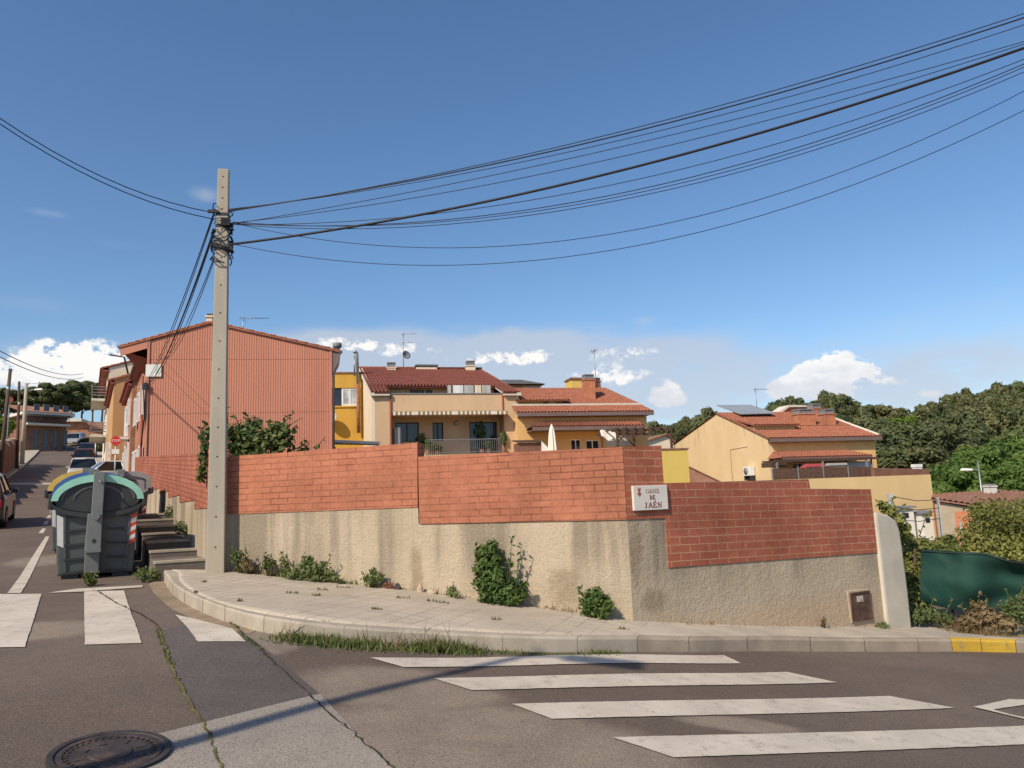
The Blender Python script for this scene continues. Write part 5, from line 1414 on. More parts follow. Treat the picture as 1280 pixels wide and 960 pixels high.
# pergola, tent and screen on its terrace
PY = -3.4
x0, zp = Q(968, 577, PY); x1, zp1 = Q(1098, 573.5, PY)
t = thing('pergola', 'dark flat pergola in front of the tiled porch of the yellow house', 'pergola', world(rf, x0, PY, zt2), rf.yaw)
b = MB(); L = x1-x0; hz_ = zp-zt2
b.box(0, L, -.06, .06, hz_-.02, hz_+.12); b.box(0, L*.14, .3, 1.4, hz_-.3, hz_-.02); b.box(0, L, 1.2, 1.3, hz_-.0, hz_+.10); b.build('beam', 'wood_dark', t)
for x in (.15, L*.45, L*.88):
    b = MB(); b.box(x-.05, x+.05, -.05, .05, 0, hz_-.02); b.build('post', 'chim_grey', t)
x0, z1 = Q(1003, 580, -2.6); x1, z0 = Q(1029, 588, -2.6)
t = thing('garden_tent', 'dark red pitched tent roof on the terrace of the yellow house', 'tent', world(rf, x0, -2.6, zt2), rf.yaw)
L = x1-x0; hz_ = z1-zt2
b = MB(); b.hexa([(-.2, -.8, hz_*.55), (L+.2, -.8, hz_*.55), (L+.2, .8, hz_*.55), (-.2, .8, hz_*.55), (.2, -.03, hz_), (L-.1, -.03, hz_), (L-.1, .03, hz_), (.2, .03, hz_)]); b.build('canopy', 'canvas_red', t)
b = MB()
for x in (0, L):
    for y in (-.7, .7): b.box(x-.03, x+.03, y-.03, y+.03, 0, hz_*.56)
b.build('leg', 'steel', t)
x0, z1 = Q(1036, 579, -2.3); x1, z0 = Q(1058, 586, -2.3)
t = thing('roof_box', 'dark box with a pale lid stored under the pergola of the yellow house', 'box', world(rf, x0, -2.3, z0-.6), rf.yaw)
b = MB(); b.box(0, x1-x0, 0, .7, 0, z1-z0+.45); b.build('body', 'chim_grey', t); b = MB(); b.box(-.05, x1-x0+.05, -.05, .75, z1-z0+.453, z1-z0+.6); b.build('lid', 'canvas_grey', t)
x0, z1 = Q(1058, 577, -1.5); x1, z0 = Q(1090, 587, -1.5)
t = thing('side_screen', 'pale grey screen wall at the right end of the yellow house terrace', 'screen', world(rf, x0, -1.5, zt2), rf.yaw)
b = MB(); b.box(0, x1-x0, 0, .06, 0, z1-zt2); b.build('panel', 'canvas_grey', t); b = MB(); b.box(-.06, 0, -.03, .09, 0, z1-zt2+.1).box(x1-x0, x1-x0+.06, -.03, .09, 0, z1-zt2+.1); b.build('post', 'wood_dark', t)
FY = -4.2
x0, z1 = Q(965, 586, FY); x1, z2 = Q(1090, 583.5, FY); zb_ = Q(1030, 600, FY)[1]
t = thing('screen_fence', 'dark brown heather screen fence along the terrace edge of the yellow house', 'fence', world(rf, x0, FY, zb_), rf.yaw)
L = x1-x0
b = MB(); b.prism([(0, -.3), (L, -.3), (L, z2-zb_), (L*.6, (z2+z1)/2-zb_+.03), (0, z1-zb_)], 0, .06); b.build('panel', 'wood_screen', t)
for k in range(5):
    b = MB(); x = L*k/4; b.box(x-.03, x+.03, -.05, -.001, -.3, z1-zb_+.08); b.build('post', 'chim_grey', t)
# retaining wall in front of the house
vf = Fr(1010, 640, 43.0, R(15), 0.0)
V = lambda x, y, off=0: vf.hit(x, y, off)
x0, z0 = V(960, 599); x1, z1 = V(1163, 593); 
RW_ = thing('retaining_wall', 'long pale yellow retaining wall below the terrace of the yellow house', 'wall', vf.o, vf.yaw)
b = MB(); b.prism([(x0, -3), (V(1170, 645)[0], -3), (x1, z1), (x0, V(1010, 598.5)[1])], 0, .4); b.build('wall', 'render_yellow', RW_)
xa_, za1 = V(1093, 585); xb_, zb1 = V(1162, 586.5); zbb = V(1120, 595.2)[1]
b = MB(); b.prism([(xa_, zbb+.02), (x1, z1+.004), (x1-.05, zb1), (xa_, za1+.02)], .02, .3); b.build('brick_parapet', 'brick_brown', RW_)
x0, z0 = V(1145, 589, .8); x1, z1 = V(1152, 580, .8)
t = thing('barbecue_chimney', 'small white barbecue chimney block behind the brick parapet', 'chimney', world(vf, x0, .8, z0-.8), vf.yaw)
b = MB(); b.box(0, x1-x0, 0, .3, 0, z1-z0+.6); b.build('body', 'white_paint', t); b = MB(); b.box(.05, (x1-x0)*.42, -.01, 0, z1-z0+.58, z1-z0+.72-.1).box((x1-x0)*.55, (x1-x0)-.05, -.01, 0, z1-z0+.50, z1-z0+.6); b.box(-.03, x1-x0+.03, -.03, .33, z1-z0+.62, z1-z0+.8); b.build('cap', 'linen', t)

# ---- small things between the houses
yf = Fr(824, 600, 26.0, R(10), 0.0)
x0, z1 = yf.hit(815, 561); x1, z0 = yf.hit(859.5, 561)
t = thing('lemon_wall', 'flat lemon yellow end wall with a thin coping rising just behind the brick wall', 'wall', yf.o, yf.yaw)
b = MB(); b.box(x0-.3, x1, 0, .3, -.5, z1-.05); b.build('wall', 'yellow_flat', t); b = MB(); b.box(x0-.3, x1+.03, -.03, .33, z1-.05, z1); b.build('coping', 'tile_brown', t)
sf = Fr(860, 600, 40.0, R(15), 0.0)
x0, z1 = sf.hit(852, 580); x1, z0 = sf.hit(900, 604)
t = thing('sloping_wall', 'reddish sloping brick wall running down below the yellow gable', 'wall', sf.o, sf.yaw)
b = MB(); b.prism([(x0-1, -1), (x1+.3, -1), (x1+.3, z0-.1), (x0, z1), (x0-1, z1+.3)], 0, .3); b.build('wall', 'brick_chimney', t); b = MB(); b.hexa([(x0, -.04, z1+.003), (x1+.3, -.04, z0-.097), (x1+.3, .34, z0-.097), (x0, .34, z1+.003), (x0, -.04, z1+.07), (x1+.3, -.04, z0-.03), (x1+.3, .34, z0-.03), (x0, .34, z1+.07)]); b.build('coping', 'tile_brown', t)
kf = Fr(815, 560, 75.0, R(15), 0.0)
x0, z1 = kf.hit(800, 548); x1, z0 = kf.hit(842, 552)
t = thing('distant_house', 'distant pale pink house end seen between the orange and the yellow house', 'house', kf.o, kf.yaw)
b = MB(); b.prism([(x0, -2), (x1, -2), (x1, z0-.2), ((x0+x1)/2+1, z1+.3), (x0, z1-.4)], 0, 6); b.build('wall', 'render_cream', t)
b = MB(); zc = z1+.3; xm = (x0+x1)/2+1; tiled(b, (x1+.3, -.3, z0-.3), (x1+.3, 6.3, z0-.3), (xm, 6.3, zc+.1), (xm, -.3, zc+.1), rows=4); tiled(b, (x0-.3, -.3, z1-.5), (x0-.3, 6.3, z1-.5), (xm, 6.3, zc+.1), (xm, -.3, zc+.1), rows=4); b.build('roof', 'tile_brown', t)

# ---- low tiled house at the right edge
lf = Fr(1169, 640, 36.0, R(-29), 0.0)
Lw = lambda x, y, off=0: lf.hit(x, y, off)
LH = thing('low_house', 'low rendered outbuilding with a broad brown tiled roof at the right edge', 'house', lf.o, lf.yaw)
x1, ze_ = Lw(1214, 634); zel = Lw(1170, 623)[1]; zr_ = Lw(1248, 612.5, 5)[1]; xr_ = Lw(1248, 612.5, 5)[0]; xR = Lw(1330, 630)[0]; zap = zr_
b = MB()
tiled(b, (-.1, -.2, zel), (xr_, -.2, ze_-.15), (xr_, 5, zr_), (-.1, 5, zel+.15), rows=8)
tiled(b, (xr_, -.2, ze_-.16), (xR, -.2, ze_-.1), (xR, 5, zel), (xr_, 5, zr_-.01), rows=8)
b.face([(-.1, 5, zel+.15), (xr_, 5, zr_), (xR, 5, zel), (xR, 9, zel-.5), (-.1, 9, zel-.5)])
b.build('roof', 'tile_brown', LH)
MAT['render_grey'] = M('render_grey_old', (.36, .30, .22), .95, .15, 1.2, .3, 20, dirt=(.22, .18, .13), dirtamt=.5)
b = MB(); b.prism([(0, -4), (xR, -4), (xR, ze_-.3), (xr_, ze_-.35), (0, zel-.12)], .0, 8.5); b.build('wall', 'render_grey', LH)
x0, z1 = Lw(1193, 639.5); x2, z0 = Lw(1217, 656)
b = MB(); b.box(x0, x2, -.05, -.002, z0-1, z1); b.build('brick_infill', 'brick_chimney', LH)
b = MB(); b.box(-.06, .0, -.08, 0, -3, zel-.1); b.build('corner_pipe', 'soffit_red', LH)
x0, z1 = Lw(1209, 600, 4)
for px in (1229, 1237):
    x0, z1 = Lw(px, 609, 4); chimney(LH, x0, x0+.3, 4, 4.3, zel, z1, 'canvas_grey', 'chim_grey', .15)

# ---- terraces further up the side street
def SW(s, w_, z): q = SP(s, w_); return Vector((q.x, q.y, z))
def street_house(label, name, s0, s1, w_, depth, ztop, wallmat, roofmat='tile_orange', wins=(), eave=.7, roof=True, balcony=(), cat='house'):
    """house on the right of the side street; local x up the street, y away from it"""
    o = SP(s0, w_); t = thing(name, label, cat, (o.x, o.y, 0), YS)
    L = s1-s0; zb_ = zf(*SP(s0, 0).xy)-1
    b = MB(); b.box(0, L, -depth, 0, zb_, ztop); b.build('wall', wallmat, t)
    if roof:
        rr = ztop+1.6
        b = MB(); tiled(b, (-.1, eave, ztop-.05), (L+.1, eave, ztop-.05), (L+.1, -depth*.5, rr), (-.1, -depth*.5, rr), rows=8); tiled(b, (-.1, -depth-.3, ztop-.05), (L+.1, -depth-.3, ztop-.05), (L+.1, -depth*.5, rr), (-.1, -depth*.5, rr), rows=8)
        b.prism([(0, ztop), (-depth, ztop), (-depth*.5, rr-.1)], .02, L-.02, 'x') if False else None
        b.build('roof', roofmat, t)
        b = MB(); b.face([(0, 0, ztop), (0, -depth, ztop), (0, -depth*.5, rr-.1)]); b.face([(L, 0, ztop), (L, -depth*.5, rr-.1), (L, -depth, ztop)]); b.build('gable', wallmat, t)
        b = MB(); b.box(-.05, L+.05, 0.01, eave, ztop-.32, ztop-.18); b.tube([(-.05, eave+.05, ztop-.1), (L+.05, eave+.05, ztop-.1)], .08, 6); b.build('soffit', 'soffit_red', t)
    for s_, z0, wd, h in wins:
        b = MB(); f = .1
        for a0, a1, c0, c1 in ((s_, s_+f, z0, z0+h), (s_+wd-f, s_+wd, z0, z0+h), (s_+f, s_+wd-f, z0, z0+f), (s_+f, s_+wd-f, z0+h-f, z0+h)): b.box(a0, a1, -.05, .09, c0, c1)
        w2 = b.build('window', 'white_paint', t); p = MB(); p.box(s_+.05, s_+wd-.05, .0, .03, z0+.05, z0+h-.05); p.build('pane', 'glass', w2)
    for s_, z0, L2 in balcony:
        b = MB(); b.box(s_, s_+L2, 0.01, 1.1, z0-.18, z0)
        bal = b.build('balcony', 'verge', t)
        b = MB()
        for k in range(4): b.box(s_, s_+L2, 1.05, 1.1, z0+.22+k*.22, z0+.28+k*.22); b.box(s_, s_+.05, .02, 1.05, z0+.22+k*.22, z0+.28+k*.22)
        b.box(s_, s_+.06, 1.04, 1.11, z0, z0+1.0); b.box(s_+L2-.06, s_+L2, 1.04, 1.11, z0, z0+1.0); b.build('railing', 'chim_grey', bal)
    return t
def ztop_at(px, py, s): Y = S0.y+SU.y*s; return at(px, py, Y).z
z30 = zf(*SP(32, 1).xy)
def w_at(px, s):
    lo, hi = -6.0, 8.0
    for _ in range(40):
        m = (lo+hi)/2
        if proj(SP(s, m)+Vector((0, 0, zf(*SP(s, m).xy)+3)))[0] > px: lo = m
        else: hi = m
    return m
h2 = street_house('orange brick row house just beyond the pink gable house with white shutters', 'row_house', 31, 39, w_at(163, 31), 8, ztop_at(166, 474, 31), 'brick_orange', wins=[(1, z30+.6, 1, 2.0), (3.2, z30+.6, 1.2, 2.0), (5.6, z30+.9, 1.2, 1.5), (1.2, z30+3.5, 1.2, 1.4), (4.5, z30+3.5, 1.2, 1.4)], eave=.2)
b = MB(); b.box(1.8, 2.9, .02, .18, z30+3.0, z30+4.4); b.build('shutter', 'white_paint', h2)
b = MB(); b.box(1.0, 2.4, .02, .5, z30+2.75, z30+2.87); b.build('balcony', 'white_paint', h2)
h3 = street_house('ochre row house standing forward of its neighbours with a red eave', 'row_house', 40, 52, w_at(140, 40), 9, ztop_at(150, 474, 40), 'ochre', wins=[(2, zf(*SP(42, 1).xy)+1, 1.2, 1.5), (6, zf(*SP(46, 1).xy)+1, 1.2, 1.5)], eave=.2)
b = MB(); b.tube([(.1, -.9, ztop_at(150, 480, 40)), (.12, -.5, ztop_at(150, 466, 40)+1.0), (.1, .3, ztop_at(150, 466, 40)+1.1)], .06, 6); b.build('drainpipe', 'dark_metal', h3)
z60 = zf(*SP(60, 1).xy)
h4 = street_house('tall cream apartment house with stacked balconies far up the street', 'row_house', 54, 68, w_at(133, 54), 9, ztop_at(140, 460, 54), 'render_cream', wins=[(2, z60+3.2, 1.4, 1.6), (6, z60+3.2, 1.4, 1.6), (2, z60+6.2, 1.4, 1.6)], eave=.5, balcony=[(1, z60+2.4, 6), (1, z60+5.2, 6)])

# far end of the side street, in shade
ef = Fr(29, 540, 84.0, R(52), 0.0)
x1, zt_ = ef.hit(72, 520); ze0 = ef.hit(29, 512)[1]; zb_ = 4
EH = thing('corner_house', 'dark two storey brick house in shade at the top of the side street', 'house', ef.o, ef.yaw)
b = MB(); eh_w = []
gz = ef.hit(40, 563)[1]
L = x1+1
for k in range(4): eh_w.append((1+k*L/4.4, 1+k*L/4.4+L*.13, gz+3.6, gz+5.2)); eh_w.append((1+k*L/4.4, 1+k*L/4.4+L*.14, gz+.1, gz+2.4))
holes(b, 0, L, 4, ze0-.6, eh_w, 0, .4); b.box(0, L, .4, 9, 4, ze0-.7); b.build('wall', 'brick_brown', EH)
for w_ in eh_w: window(EH, *w_, .15, 'chim_grey', 'glass', .1, 1)
b = MB(); b.box(-.5, L+.5, -.9, 9.3, ze0-.6, ze0-.3); b.build('eave_slab', 'verge', EH)
b = MB(); tiled(b, (-.5, -.9, ze0-.28), (L+.5, -.9, ze0-.28), (L+.5, 4.5, ze0+1.0), (-.5, 4.5, ze0+1.0), rows=6); b.build('roof', 'tile_brown', EH)
b = MB(); b.box(0, L, -1.1, -.01, gz+2.75, gz+2.95); bal = b.build('balcony', 'verge', EH)
b = MB(); k = 0.0
while k < L: b.box(k, k+.05, -1.1, -1.05, gz+2.95, gz+3.85); k += .3
b.box(0, L, -1.12, -1.03, gz+3.85, gz+3.92); b.build('railing', 'dark_metal', bal)
ff = Fr(74, 540, 104.0, R(14), 0.0)
x1, zt_ = ff.hit(104, 523); xe_, _ = ff.hit(128, 530); gz = ff.hit(100, 566)[1]
FH = thing('end_house', 'low red brick house with a pale flat eave closing the end of the street', 'house', ff.o, ff.yaw)
ew = [(1+k*2.9, 2.2+k*2.9, gz+.8, gz+2.3) for k in range(4)]
b = MB(); holes(b, -2, xe_, 4, zt_-.5, ew, 0, .4); b.box(-2, xe_, .4, 8, 4, zt_-.6); b.build('wall', 'brick_orange', FH)
for w_ in ew: window(FH, *w_, .12, 'white_paint', 'glass', .1, 1)
b = MB(); b.box(-.6, x1, -.8, 8, zt_-.5, zt_-.05); b.build('eave_slab', 'verge', FH); b = MB(); tiled(b, (x1+.05, -.6, zt_-1.0), (xe_+.4, -.6, zt_-1.6), (xe_+.4, 4, zt_-.6), (x1+.05, 4, zt_), rows=6); b.build('roof', 'tile_orange', FH)
# houses on the far (left) side of the street
b = MB(); zl_ = []
LWW = w_at(26, 64)
q0 = SP(12, LWW)
LW = thing('left_garden_wall', 'brown brick garden wall in shade along the left pavement of the side street', 'wall', (q0.x, q0.y, 0), YS)
for k in range(12):
    s_ = k*4.2; zg = zf(*SP(12+s_+2, LWW).xy); b.box(s_, s_+4.2-.004, 0, .25, zg-1.2, zg+2.25)
b.build('wall', 'brick_brown', LW)
b = MB()
for k in range(12):
    s_ = k*4.2; zg = zf(*SP(12+s_+2, LWW).xy); b.box(s_-.02, s_+4.2-.026, -.04, .29, zg+2.25, zg+2.33)
b.build('coping', 'verge', LW)
def left_house(label, s0, s1, w0, h, wallmat):
    q = SP(s0, w0); t = thing('side_house', label, 'house', (q.x, q.y, 0), YS); L = s1-s0; zg = zf(*SP(s0, w0).xy)
    ww = [(1+k*2.8, 2.2+k*2.8, zg+.9+j*2.9, zg+2.3+j*2.9) for k in range(int((L-1)/2.8)) for j in range(int(h/2.9))]
    b = MB(); holes(b, 0, L, zg-1, zg+h, ww, 0, .3); b.box(0, L, .3, 8, zg-1, zg+h-.1); b.build('wall', wallmat, t)
    for w_ in ww: window(t, *w_, .1, 'white_paint', 'glass', .08, 1)
    b = MB(); tiled(b, (-.3, -.5, zg+h-.05), (L+.3, -.5, zg+h-.05), (L+.3, 4, zg+h+1.4), (-.3, 4, zg+h+1.4), rows=6); tiled(b, (-.3, 8.5, zg+h-.05), (L+.3, 8.5, zg+h-.05), (L+.3, 4, zg+h+1.4), (-.3, 4, zg+h+1.4), rows=6); b.build('roof', 'tile_brown', t)
    b = MB(); b.face([(0, 0, zg+h-.1), (0, 4, zg+h+1.3), (0, 8, zg+h-.1)]); b.face([(L, 0, zg+h-.1), (L, 8, zg+h-.1), (L, 4, zg+h+1.3)]); b.build('gable', wallmat, t)
left_house('brick house behind the left garden wall of the side street', 30, 44, 10.5, 5.2, 'brick_brown')
left_house('rendered house behind the left garden wall, lower down the side street', 17.5, 22.5, 10.5, 4.4, 'ochre')
# ------------------------------------------------------------------ vegetation
MAT['leaf_pine'] = Mleaf('leaf_pine', (.052, .070, .027), (.122, .140, .054), .5, .15)
MAT['leaf_pine2'] = Mleaf('leaf_pine_olive', (.064, .074, .028), (.150, .154, .062), .5, .15)
MAT['leaf_broad'] = Mleaf('leaf_broad', (.058, .112, .022), (.150, .220, .048), .6, .3)
MAT['leaf_fig'] = Mleaf('leaf_fig', (.050, .090, .028), (.170, .190, .058), 2.2, .25)
MAT['leaf_bramble'] = Mleaf('leaf_bramble', (.105, .128, .026), (.265, .260, .072), 1.4, .25)
MAT['leaf_weed'] = Mleaf('leaf_weed', (.080, .115, .040), (.185, .215, .085), 5, .28)
MAT['leaf_bush'] = Mleaf('leaf_bush', (.034, .076, .018), (.115, .165, .042), 5, .22)
MAT['leaf_lime'] = Mleaf('leaf_lime', (.09, .15, .015), (.18, .24, .03), 1.0, .3)
MAT['grass'] = Mleaf('grass', (.075, .108, .032), (.185, .205, .072), 3, .3)
MAT['dry_grass'] = Mleaf('dry_grass', (.17, .12, .06), (.27, .20, .105), 3, .2)
MAT['moss'] = M('moss', (.125, .108, .040), .95, .5, 9, .5, 90)
MAT['bark'] = M('bark', (.10, .075, .055), .95, .3, 3, .5, 20, stretch=(1, 1, .3))
MAT['stem'] = M('stem', (.10, .095, .045), .9, .2, 6)
def quads_mesh(name, C, A, B, mat, tri=False):
    """many leaf quads: centre C, half axes A and B"""
    n = len(C)
    if tri: V = np.stack([C-A, C+A, C+B*2], 1).reshape(-1, 3); k = 3
    else: V = np.stack([C-B, C+A*.62-B*.1, C+B, C-A*.62-B*.1], 1).reshape(-1, 3); k = 4
    me = bpy.data.meshes.new(name)
    me.vertices.add(n*k); me.vertices.foreach_set('co', V.ravel())
    me.loops.add(n*k); me.loops.foreach_set('vertex_index', np.arange(n*k, dtype=np.int32))
    me.polygons.add(n); me.polygons.foreach_set('loop_start', np.arange(0, n*k, k, dtype=np.int32)); me.polygons.foreach_set('loop_total', np.full(n, k, dtype=np.int32))
    me.update(calc_edges=True); me.validate()
    me.materials.append(MAT[mat] if isinstance(mat, str) else mat)
    return me
def rdir(r, n):
    v = r.normal(size=(n, 3)); return v/np.linalg.norm(v, axis=1)[:, None]
def add_quads(o, C, A, B):
    me = o.data; n0 = len(me.vertices); co = np.zeros(n0*3); me.vertices.foreach_get('co', co)
    V = np.stack([C-B, C+A*.62-B*.1, C+B, C-A*.62-B*.1], 1).reshape(-1, 3); V = np.concatenate([co.reshape(-1, 3), V]); n = len(V)//4
    m2 = bpy.data.meshes.new(me.name); m2.vertices.add(n*4); m2.vertices.foreach_set('co', V.ravel()); m2.loops.add(n*4); m2.loops.foreach_set('vertex_index', np.arange(n*4, dtype=np.int32))
    m2.polygons.add(n); m2.polygons.foreach_set('loop_start', np.arange(0, n*4, 4, dtype=np.int32)); m2.polygons.foreach_set('loop_total', np.full(n, 4, dtype=np.int32)); m2.update(calc_edges=True)
    m2.materials.append(me.materials[0]); o.data = m2
def foliage(name, lobes, n, size, mat, seed, parent=None, shell=.55, up=.35, aspect=1.0, loc=(0, 0, 0), zmin=None, coh=.8):
    """leaf quads spread through the outer part of ellipsoid lobes (cx,cy,cz,rx,ry,rz)"""
    r = np.random.RandomState(seed); lob = np.array(lobes, float)
    vol = lob[:, 3]*lob[:, 4]+lob[:, 4]*lob[:, 5]+lob[:, 3]*lob[:, 5]; pk = r.choice(len(lob), n, p=vol/vol.sum())
    d = rdir(r, n); rad = (shell+(1.03-shell)*r.random_sample(n)**.6)*(1+.10*r.normal(size=n))
    L = lob[pk]; C = L[:, :3]+d*rad[:, None]*L[:, 3:]
    nrm = d*coh+rdir(r, n)*.9+np.array([0, 0, up]); nrm /= np.linalg.norm(nrm, axis=1)[:, None]
    t = np.cross(nrm, rdir(r, n)); t /= np.linalg.norm(t, axis=1)[:, None]; b = np.cross(nrm, t)
    s = size*(.6+.8*r.random_sample(n))[:, None]
    if zmin is not None:
        k = C[:, 2] > zmin; C, t, b, s = C[k], t[k], b[k], s[k]
    me = quads_mesh(name, C, t*s*.5, b*s*.5*aspect*1.3, mat)
    o = bpy.data.objects.new(name, me); COL.objects.link(o); o.location = loc
    if parent: o.parent = parent
    return o
def trunk(par, h, r0, limbs, seed, lean=0):
    rg = random.Random(seed); b = MB()
    pts = [(lean*h*(k/6)**1.5+rg.uniform(-.05, .05)*h*.1, rg.uniform(-.05, .05)*h*.1, h*k/6-.3*(k == 0)) for k in range(7)]
    b.tube(pts, [r0*(1-.55*k/6) for k in range(7)], 7)
    for lx, ly, lz in limbs:
        p = Vector(pts[rg.choice((3, 4, 5))]); q = Vector((lx, ly, lz)); m = p.lerp(q, .5)+Vector((0, 0, -.04*h))
        b.tube([p, m, q], [r0*.42, r0*.28, r0*.12], 5)
    return b.build('trunk', 'bark', par)
def lobes_dome(seed, n, R_, H, z0, spread=.75, fl=.7):
    rg = random.Random(seed); out = []
    for k in range(n):
        a = rg.uniform(0, 6.283); q = math.sqrt(rg.random())*R_*spread; z = z0+(H-z0)*(rg.uniform(.25, .85))*(1-.45*(q/R_)**2)
        s = R_*rg.uniform(.20, .40); out.append((q*math.cos(a), q*math.sin(a), z, s, s, s*fl))
    return out
def tree_proto(name, label, cat, group, loc, H, R_, z0, nl, nleaf, ls, mat, seed, fl=.7, r0=None, lean=0, spread=.75):
    t = thing(name, label, cat, loc, random.Random(seed).uniform(0, 6), group)
    lb = lobes_dome(seed, nl, R_, H, z0, spread, fl)
    foliage('crown', lb, int(nleaf*1.25), ls, mat, seed, t, coh=1.5)
    trunk(t, z0+(H-z0)*.55, r0 or H*.022, [l[:3] for l in lb[:7]], seed, lean)
    return t
def gz(x, y): return zf(x, y)-.14
def place_px(px, ptop, Y):
    p = at(px, ptop, Y); return p.x, p.y, p.z
rg = random.Random(21)
# wooded hill on the right: individual crowns, four kinds
kinds = []
for mat, R_, H, nl, lf, fl in (('leaf_pine', 4.4, 10, 26, 5200, .6), ('leaf_pine2', 4.8, 9.5, 28, 5200, .55), ('leaf_pine', 3.8, 11, 24, 4600, .8), ('leaf_pine2', 4.0, 9, 24, 4600, .7)):
    kinds.append((mat, R_, H, nl, lf, fl))
HL = ['dark green round crowned pine in the wood covering the hill behind the houses', 'olive green spreading pine in the wood covering the hill behind the houses', 'dark green tall crowned pine in the wood covering the hill behind the houses', 'small olive green pine in the wood covering the hill behind the houses']
protos = [None]*4
def forest(px, ptop, Y, k, s=None):
    mat, R_, H, nl, lf, fl = kinds[k]
    x, y, zt = place_px(px, ptop, Y); zg = gz(x, y); h = zt-zg
    s = s or max(.55, min(1.6, h/H)); zb = zt-H*s
    if zb > zg+.5: zb = zg; sz = h/H
    else: sz = s
    if protos[k] is None:
        protos[k] = tree_proto('pine_tree', HL[k], 'pine', 'pines of the wood on the hill', (x, y, zb), H, R_, H*.35, nl, lf, .62, mat, 40+k, fl); o = protos[k]; o.scale = (s, s, sz)
    else: o = dup(protos[k], (x, y, zb), rg.uniform(0, 6.28), scale=(s, s, sz))
    return o
skyline = [(818, 524), (840, 520), (862, 520), (885, 508), (905, 514), (925, 508), (948, 504), (968, 498), (985, 494), (1005, 493), (1030, 484), (1052, 490), (1075, 496), (1098, 500), (1118, 502), (1140, 505), (1160, 500), (1185, 488), (1205, 482), (1228, 478), (1250, 476), (1275, 474), (1300, 473)]
sx = [p[0] for p in skyline]; sy = [p[1] for p in skyline]
for px, py in skyline:
    forest(px+rg.uniform(-4, 4), py+rg.uniform(0, 3), rg.uniform(150, 172), rg.randrange(4), rg.uniform(.75, 1.0))
for row, (dy, Y0, Y1, n) in enumerate(((12, 138, 150, 22), (26, 122, 136, 20), (40, 108, 120, 18), (54, 96, 106, 15))):
    for k in range(n):
        px = 812+(1310-812)*(k+rg.random())/n
        top = np.interp(px, sx, sy)+dy+rg.uniform(-4, 6)
        if row >= 2 and px < 1040: continue
        forest(px, top, rg.uniform(Y0, Y1), rg.randrange(4), rg.uniform(.8, 1.05))
# big dark crown on the hill top
x, y, zt = place_px(1037, 484, 140)
# nearer pines between the yellow house and the lane
NP = [(1085, 514, 84, 'leaf_pine2'), (1122, 516, 80, 'leaf_pine'), (1160, 520, 82, 'leaf_pine2'), (1104, 545, 76, 'leaf_pine'), (1145, 550, 74, 'leaf_pine2'), (1188, 505, 88, 'leaf_pine'), (1215, 497, 92, 'leaf_pine2'), (1262, 500, 90, 'leaf_pine')]
pr2 = {}
for i, (px, py, Y, mt) in enumerate(NP):
    x, y, zt = place_px(px, py, Y); zg = gz(x, y); H = zt-zg
    if mt not in pr2:
        pr2[mt] = tree_proto('umbrella_pine', 'large %s umbrella pine beyond the yellow house' % ('dark green' if mt == 'leaf_pine' else 'olive green'), 'pine', 'umbrella pines beyond the yellow house', (x, y, zg), 10, 4.6, 2.6, 34, 14000, .40, mt, 70+i, .65); pr2[mt].scale = (1, 1, H/10)
    else: dup(pr2[mt], (x, y, zg), rg.uniform(0, 6.28), scale=(1, 1, H/10))
# bright broadleaf trees on the right
LB = [(1256, 535, 58, 5.2, 'tall bright green broadleaf tree at the right edge of the photo'), (1222, 552, 55, 4.2, 'bright green broadleaf tree standing behind the lane street lamp'), (1192, 580, 52, 3.0, 'smaller dark leafed broadleaf tree at the corner of the pale yellow retaining wall'), (1290, 560, 50, 4.2, 'leafy green tree cut off by the right edge behind the low tiled house')]
for i, (px, py, Y, R_, lb) in enumerate(LB):
    x, y, zt = place_px(px, py, Y); zg = gz(x, y); H = zt-zg
    tree_proto('broadleaf_tree', lb, 'tree', None, (x, y, zg), H, R_*.75, H*.15, 26, 15000, .30, 'leaf_broad', 90+i, .75, spread=.8)
x, y, zt = place_px(1123, 513, 100); zg = gz(x, y)
tree_proto('lime_tree', 'rounded yellow green tree standing out among the darker pines', 'tree', None, (x, y, zg), zt-zg, 3.4, (zt-zg)*.3, 12, 7000, .4, 'leaf_lime', 120)
# pines against the sky at the top of the side street
LP = [(-12, 486), (4, 478), (20, 481), (36, 474), (52, 470), (64, 473), (78, 468), (92, 470), (105, 466), (118, 467), (130, 465), (142, 470)]
p0 = None
for i, (px, py) in enumerate(LP):
    x, y, zt = place_px(px, py, rg.uniform(130, 150)); zg = gz(x, y); H = zt-zg; lb = ['tall dark pine on the skyline above the side street, bare trunk showing'][0]
    if p0 is None:
        p0 = tree_proto('skyline_pine', lb, 'pine', 'pines on the skyline above the side street', (x, y, zg), 13, 3.3, 4.6, 15, 6500, .5, 'leaf_pine', 140, .7, .22)
        p0.scale = (1, 1, H/13)
    else: dup(p0, (x, y, zg), rg.uniform(0, 6.28), scale=(rg.uniform(.8, 1.05),)*2+(H/13,))
x, y, zt = place_px(2, 497, 62); zg = gz(x, y)
tree_proto('garden_tree', 'yellow green garden tree behind the left wall, cut off by the left edge', 'tree', None, (x-1.5, y, zg), zt-zg, 2.6, 2.0, 12, 5000, .3, 'leaf_lime', 151)
for i, (px, py, Y) in enumerate(((112, 548, 92), (122, 552, 86))):
    x, y, zt = place_px(px, py, Y); q = gz(x, y)
    t = thing('street_shrub', ['dark street shrub beside the far parked cars', 'green street shrub in front of the cream apartment house'][i], 'shrub', (x, y, q)); foliage('foliage', [(0, 0, (zt-q)*.6, 1, 1, (zt-q)*.42)], 1500, .3, 'leaf_pine2', 160+i, t)
    b = MB(); b.tube([(0, 0, -.2), (0, 0, (zt-q)*.6)], .06, 5); b.build('stem', 'bark', t)

